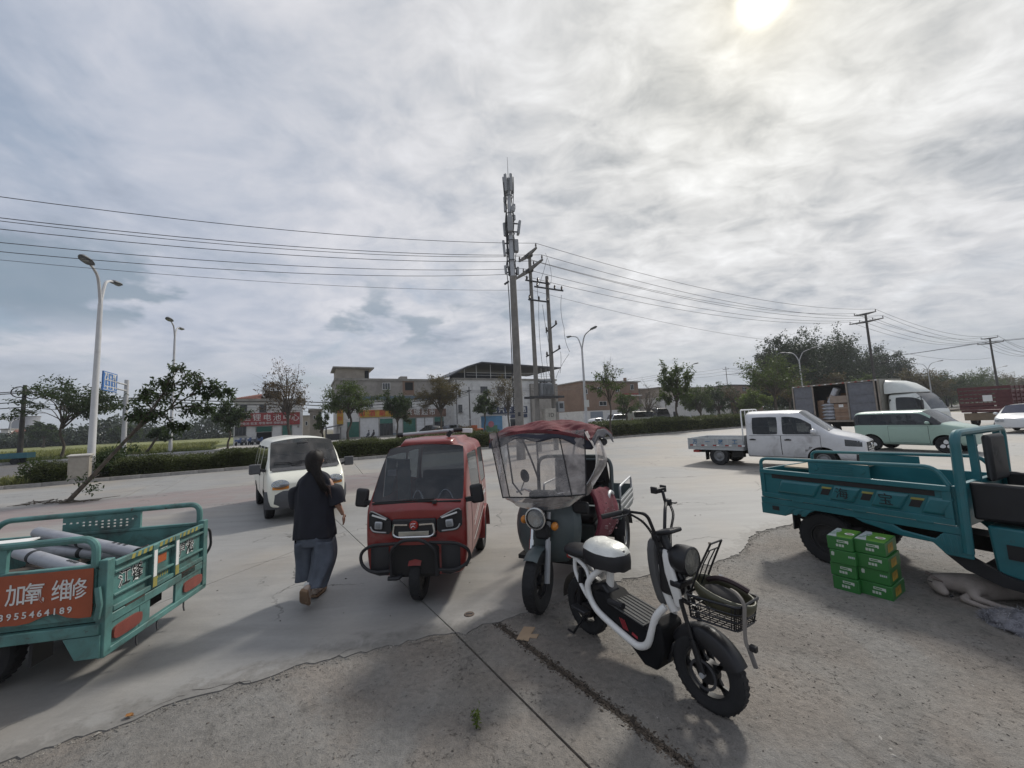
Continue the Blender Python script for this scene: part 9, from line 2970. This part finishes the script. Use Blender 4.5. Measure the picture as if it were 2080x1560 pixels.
def rings(name, spec, m, n=26, seed=0, fold=.004, nf=7, cap=False, thick=.004, sq=1.0, parent=None):
 """garment from rings: (cx, cy, cz, rx, ry, tiltx, tilty)"""
 rn = random.Random(seed)
 ph = [rn.uniform(0, 6) for _ in range(4)]
 rows = []
 for i, s in enumerate(spec):
  cx, cy, cz, rx, ry = s[:5]
  tx, ty = (s[5], s[6]) if len(s) > 5 else (0, 0)
  r = []
  for k in range(n):
   a = 2 * PI * k / n
   c, q = math.cos(a), math.sin(a)
   c, q = math.copysign(abs(c) ** sq, c), math.copysign(abs(q) ** sq, q)
   f = 1 + fold / max(rx, .03) * (math.sin(nf * a + ph[0] + i * .5) + .6 * math.sin((nf * 2 - 3) * a + ph[1] - i * .9))
   r.append((cx + rx * c * f, cy + ry * q * f, cz + tx * c + ty * q + fold * math.sin(3 * a + i)))
  rows.append(r)
 o = (MB().loft(rows) if cap else MB().grid(rows, 0, True)).build(name, m, parent or pw, smooth=80)
 o.modifiers.new('s', 'SUBSURF').levels = 1
 if not cap:
  q = o.modifiers.new('t', 'SOLIDIFY')
  q.thickness = thick
 return o
shirt = rings('t_shirt', [(0, .005, .655, .215, .145), (0, .005, .70, .218, .145), (0, .0, .80, .208, .138), (0, -.005, .92, .195, .13), (0, -.01, 1.05, .188, .128), (0, -.01, 1.15, .190, .125), (0, -.008, 1.235, .182, .108), (0, -.003, 1.285, .150, .092), (0, .004, 1.318, .108, .076), (0, .010, 1.345, .064, .060)], M_SHIRT, 34, 1, .010, 7, sq=.92)
rings('sleeve', [(.125, 0, 1.215, .055, .075, -.03, 0), (.172, -.005, 1.185, .075, .082, .0, 0), (.215, -.012, 1.13, .082, .080, .04, .0), (.235, -.018, 1.04, .080, .078, .02, .0), (.243, -.016, .985, .082, .080, .02, 0)], M_SHIRT, 18, 2, .004, 4, parent=shirt)
rings('sleeve', [(-.125, 0, 1.215, .055, .075, .03, 0), (-.172, .01, 1.185, .075, .082, .0, 0), (-.212, .03, 1.13, .083, .082, -.03, .02), (-.222, .055, 1.05, .080, .084, -.02, .04), (-.222, .085, 1.0, .078, .082, -.01, .05)], M_SHIRT, 18, 3, .004, 4, parent=shirt)
tr_ = rings('trousers', [(0, .0, .78, .172, .125), (0, 0, .70, .178, .135), (0, 0, .62, .185, .14), (0, .005, .58, .19, .145)], M_DENIM, 26, 4, .004, 6)
rings('trouser_leg', [(.095, .0, .62, .105, .14), (.105, -.005, .52, .118, .138), (.112, -.03, .42, .122, .128), (.098, -.075, .32, .112, .122), (.078, -.125, .22, .100, .118, 0, -.01), (.068, -.145, .185, .098, .115, 0, -.02)], M_DENIM, 26, 5, .011, 5, parent=tr_)
rings('trouser_leg', [(-.095, .0, .62, .105, .14), (-.105, .03, .52, .112, .135), (-.112, .065, .42, .112, .125), (-.115, .075, .32, .110, .12), (-.112, .075, .22, .108, .115), (-.11, .07, .20, .108, .112)], M_DENIM, 26, 6, .011, 5, parent=tr_)
def shoe(M, parent):
 up, so2 = [], []
 for y, w, z0, z1 in ((-.125, .030, .016, .075), (-.105, .038, .008, .095), (-.05, .040, .004, .10), (.02, .046, .002, .075), (.08, .048, .004, .056), (.12, .040, .012, .045), (.142, .022, .022, .036)):
  up.append([M @ Vector(p) for p in ((-w, y, z0 + .012), (-w * .92, y, (z0 + z1) / 2), (-w * .5, y, z1), (w * .5, y, z1), (w * .92, y, (z0 + z1) / 2), (w, y, z0 + .012))])
  so2.append([M @ Vector(p) for p in ((-w * 1.08, y * 1.03, z0 - .012), (-w * 1.1, y * 1.03, z0 + .014), (w * 1.1, y * 1.03, z0 + .014), (w * 1.08, y * 1.03, z0 - .012))])
 o = MB().loft(up).build('shoe', M_SHOE, parent, smooth=60, sub=1)
 s_ = MB().loft(so2).build('sole', M_SOLE, o, smooth=40, bev=.004)
 return o
shoe(Matrix.Translation((-.022, .145, .013)), pw)
MR = Matrix.Translation((.012, -.255, .125)) @ Matrix.Rotation(rad(-3), 4, 'Z') @ Matrix.Rotation(rad(18), 4, 'Y') @ Matrix.Rotation(rad(-52), 4, 'X')
shoe(MR, pw)
MB().tube([(-.018, .075, .09), (-.02, .085, .16), (-.024, .09, .19)], [.036, .037, .038], 12).build('sock', M_SOCK, pw)
MB().tube([(.010, -.235, .145), (.020, -.215, .205), (.028, -.19, .245)], [.043, .040, .040], 12).build('sock', M_SOCK, pw)
hp = []
for z, rx, ry, cy in ((1.575, .018, .02, .0), (1.568, .045, .052, .0), (1.545, .070, .083, -.002), (1.505, .086, .098, -.004), (1.46, .088, .096, -.010), (1.41, .080, .080, -.022), (1.37, .062, .052, -.032), (1.345, .050, .036, -.036)):
 hp.append([(1.10 * rx * math.cos(a), cy - .004 + 1.10 * ry * math.sin(a) * (.62 if math.sin(a) > 0 and z < 1.50 else 1) - (.02 if math.sin(a) > 0 and z < 1.5 else 0), z + .006 * math.sin(5 * a)) for a in [2 * PI * k / 24 for k in range(24)]])
hr = MB().loft(hp).build('hair', M_HAIR, pw, smooth=80, sub=1)
core = []
for f, c, rx, ry in ((0, (.012, -.055, 1.47), .062, .048), (.25, (.040, -.085, 1.385), .062, .036), (.5, (.078, -.108, 1.305), .056, .028), (.75, (.118, -.114, 1.225), .044, .022), (1, (.150, -.108, 1.165), .022, .012)):
 core.append([(c[0] + rx * math.cos(q) * .9, c[1] + ry * math.sin(q) * (1 + .12 * math.sin(5 * q + f * 4)), c[2] + rx * .45 * math.cos(q) * -1) for q in [2 * PI * k / 20 for k in range(20)]])
MB().loft(core).build('swept_hair', M_HAIR, hr, smooth=80, sub=1)
hs = MB()
rn = random.Random(9)
for k in range(260):
 w = rn.uniform(-1, 1)
 q = [Vector(c) + Vector((rx * w * .95, -abs(ry) * (1 - w * w) ** .5 - .002, -rx * .45 * w)) + Vector((rn.gauss(0, .004), rn.gauss(0, .003), 0)) for c, rx, ry in (((.005, -.05, 1.50), .066, .050), ((.040, -.085, 1.385), .064, .038), ((.078, -.108, 1.305), .058, .030), ((.118, -.114, 1.225), .048, .024), ((.150 + rn.gauss(0, .012), -.106, 1.165 - rn.random() * .03), .030, .014))]
 hs.tube(smoothpath(q, 3), [.0042 * (1 - .06 * i) for i in range(13)], 4, cap=False)
hs.build('long_strands', M_HAIR, hr, smooth=80)
hs = MB()
for k in range(36):
 e0 = Vector((.135 + .06 * rn.random(), -.12 + .06 * rn.random(), 1.20 - .05 * rn.random()))
 e = e0 + Vector((.022 + rn.gauss(0, .012), rn.gauss(0, .01), -.05 - .04 * rn.random()))
 hs.tube([e0, e0.lerp(e, .5) + Vector((.004, 0, 0)), e], [.007, .005, .002], 4)
hs.build('brown_tips', M_HAIRT, hr, smooth=80)
ph_ = thing('phone', 'dark smartphone held up in the walking woman left hand', 'phone', pw.location, pw.rotation_euler.z)
MB().obox((-.125, .345, 1.245), (.075, .009, .155), rotm(-.35, .1, .15)).build('case', mat('phone_case', (.10, .11, .12), .3), ph_, bev=.004)
nk = MB().tube([(-.052 + .004 * k, -.03 - .004 * math.sin(PI * k / 12), 1.352 - .016 * math.sin(PI * k / 26)) for k in range(27)], .004, 5)
nk.build('neck_cord', M_STICK, pw)
# ------------------------------------------------------------------ small things on the ground
o = thing('cardboard_piece', 'torn piece of brown cardboard lying on the worn concrete', 'cardboard', G(1070, 1287) + Vector((0, 0, -.010)), 0)
c0 = Vector(o.location)
pts = [G(x, y) - G(1070, 1287) for x, y in ((1049, 1297), (1064, 1272), (1087, 1273), (1084, 1280), (1078, 1287), (1095, 1287), (1090, 1295), (1076, 1294), (1073, 1301))]
MB().prism([(p.x, p.y) for p in pts], 'z', .001, .008).build('sheet', mat('cardboard', (.36, .26, .17), .9, var=.12, dirt=.2), o)
w0 = G(968, 1478)
o = thing('weed', 'small green weed growing out of the worn concrete in the foreground', 'weed', w0 + Vector((0, 0, -.012)))
mb = MB()
rn = random.Random(51)
st_ = MB()
for k in range(6):
 tipp = Vector((rn.gauss(0, .02), rn.gauss(0.02, .03), rn.uniform(.05, .12)))
 st_.tube([(0, 0, 0), tipp * .5 + Vector((0, 0, .01)), tipp], [.002, .0016, .001], 4)
 for q in range(9):
  p = tipp * rn.uniform(.3, 1)
  leaf(mb, p, rdir(rn) + Vector((0, 0, .3)), rn.uniform(.018, .032), .012, rn, .15)
mb.build('leaves', M_LEAFB, o, smooth=0, fix=False)
st_.build('stems', M_LEAF, o, smooth=0, fix=False)
o = thing('drain_cap', 'small round rusty cap set in the concrete behind the front wheels', 'cap', G(953, 1248) + Vector((0, 0, .0)))
MB().lathe([(0, .006), (.045, .006), (.05, .001)], (0, 0, 0), 'z', 20).build('disc', mat('rusty_cap', (.10, .075, .06), .9, var=.4, scale=30), o)
MB().bar((-.03, 0, .008), (.03, 0, .008), .01, .004).build('cross_bar', M_IRON, o)
rn = random.Random(52)
LF = ((262, 1457), (1442, 1105), (1660, 1128))
for k, (x, y) in enumerate(LF):
 o = thing('fallen_leaf', ('curled orange leaf on the pale concrete in the left foreground', 'dry brown leaf beyond the moped luggage frame', 'pale scrap of paper near the right teal trike wheel')[k], 'leaf', G(x, y) + Vector((0, 0, .003)))
 mb = MB()
 L_ = .05
 mb.grid([[(L_ * (u - .5), .018 * v * math.sin(PI * (.1 + .8 * u)), .004 + .010 * v * v) for v in (-1, -.5, 0, .5, 1)] for u in (0, .25, .5, .75, 1)])
 mb.build('blade', mat(('orange_leaf', 'brown_leaf', 'paper_scrap')[k], ((.42, .20, .06), (.16, .11, .07), (.5, .48, .42))[k], .8), o, smooth=70)
 MB().tube([(-L_ / 2, 0, .005), (L_ / 2 + .012, 0, .005)], .0012, 4).build('vein', M_BARK, o)
def scatter(name, n, region, size, m, seed, flat=.4, z=-.008):
 rn = random.Random(seed)
 mb = MB()
 for _ in range(n):
  p = region(rn)
  if p is None:
   continue
  s = size * rn.lognormvariate(0, .45)
  R_ = rotm(rn.gauss(0, .3), rn.gauss(0, .3), rn.uniform(0, 6.3))
  c = Vector((p.x, p.y, z + s * flat * .4))
  vs = [c + R_ @ Vector((s * x * rn.uniform(.6, 1.2), s * y * rn.uniform(.5, 1), s * zz * flat)) for x, y, zz in ((-1, 0, 0), (0, -.6, .1), (1, 0, 0), (0, .6, .1), (0, 0, .9), (0, 0, -.6))]
  mb.add(vs, [(0, 1, 4), (1, 2, 4), (2, 3, 4), (3, 0, 4), (1, 0, 5), (2, 1, 5), (3, 2, 5), (0, 3, 5)])
 return stuff(mb.build(name, m, smooth=0, fix=False))
def edge_y(x):
 lo, hi = 0, len(edge) - 1
 while hi - lo > 1:
  k = (lo + hi) // 2
  if edge[k].x <= x:
   lo = k
  else:
   hi = k
 return edge[lo].y
def on_rough(rn):
 x = rn.uniform(-2.4, 5.6)
 y = rn.uniform(.9, 5.6)
 return Vector((x, y, 0)) if y < edge_y(x) - .02 else None
def on_rough_right(rn):
 p = on_rough(rn)
 return p if p and rn.random() < min(1, max(.05, (p.x - .2) / 1.6)) else None
scatter('grit', 9000, on_rough, .0045, mat('grit', (.13, .115, .10), .9, island=.6), 61)
scatter('pale_chips', 1900, on_rough_right, .0062, mat('pale_chip', (.34, .32, .29), .8, island=.35), 62, .18)
scatter('dark_chips', 900, on_rough_right, .006, mat('dark_chip', (.045, .038, .032), .9, island=.5), 63, .2)
jd = (JB1 - JB0)
def on_joint(rn):
 f = rn.random()
 p = JB0 + jd * f
 return p + Vector((rn.gauss(0, .024), rn.gauss(0, .024), 0))
scatter('joint_litter', 4200, on_joint, .0075, mat('joint_litter', (.07, .055, .042), .95, island=.7), 64, .3, -.010)
rn0 = random.Random(65)
def on_yard(rn):
 x = rn.uniform(-6, 7)
 y = rn.uniform(2.2, 11)
 return Vector((x, y, 0)) if y > edge_y(x) + .05 else None
scatter('yard_debris', 130, on_yard, .011, mat('yard_debris', (.06, .05, .045), .95, island=.5), 66, .3, .002)
scatter('edge_crumbs', 4200, lambda rn: (lambda p: p + Vector((rn.gauss(0, .03), rn.gauss(-.02, .045), .006)))(edge[rn.randint(40, len(edge) - 60)]), .006, mat('crumb', (.24, .225, .20), .9, island=.4), 67, .5)
for k, (px, lab) in enumerate(((748, 'person in dark clothes sitting on the shop pavement, the left one of two'), (758, 'person in dark clothes sitting on the shop pavement, the right one of two'))):
 p = RS(57.5, T_of(px, 57.5), .12)
 o = thing('person', lab, 'person', p, ROAD_A + (2.6 if k == 0 else 3.4), 'people sitting before the shops')
 N = dict(hip=((0, 0, .42), (.16, .13)), belly=((.02, 0, .62), (.15, .12)), chest=((.06, 0, .85), (.18, .13)), neck=((.08, 0, 1.02), (.06, .06)), head=((.10, 0, 1.13), (.09, .10)), crown=((.10, 0, 1.22), (.07, .07)), kr=((.42, .13, .45), (.08, .08)), fr=((.45, .14, .06), (.055, .055)), kl=((.42, -.13, .45), (.08, .08)), fl=((.45, -.14, .06), (.055, .055)),
   sr=((.06, .2, .92), (.07, .07)), er=((.2, .26, .68), (.05, .05)), hr=((.4, .12, .6), (.04, .04)), sl_=((.06, -.2, .92), (.07, .07)), el=((.2, -.26, .68), (.05, .05)), hl=((.4, -.12, .6), (.04, .04)))
 skin_body('body', M_SHIRT if k else M_DENIM, o, N, [('hip', 'belly'), ('belly', 'chest'), ('chest', 'neck'), ('neck', 'head'), ('head', 'crown'), ('hip', 'kr'), ('kr', 'fr'), ('hip', 'kl'), ('kl', 'fl'), ('chest', 'sr'), ('sr', 'er'), ('er', 'hr'), ('chest', 'sl_'), ('sl_', 'el'), ('el', 'hl')], 1)
 MB().sph((.09, 0, 1.18), (.10, .11, .10), 10, 6).build('hair', M_HAIR, o)
 MB().box(-.18, .2, -.2, .2, 0, .36).build('stool', M_FRAMED, o, bev=.02)
# ------------------------------------------------------------------ thin smoky air
hz_ = MB().box(-2620, 2620, -2620, 2620, -1.2, 32).mesh('haze', [], smooth=0)
hm_ = bpy.data.materials.new('air')
hm_.use_nodes = True
T = NT(hm_.node_tree)
T.n('ShaderNodeOutputMaterial', {'Volume': T.n('ShaderNodeVolumePrincipled', {'Color': (.86, .90, .95), 'Density': 0.0005, 'Anisotropy': 0.35}).outputs[0]})
hz_.materials.append(hm_)
stuff(share('haze', hz_))
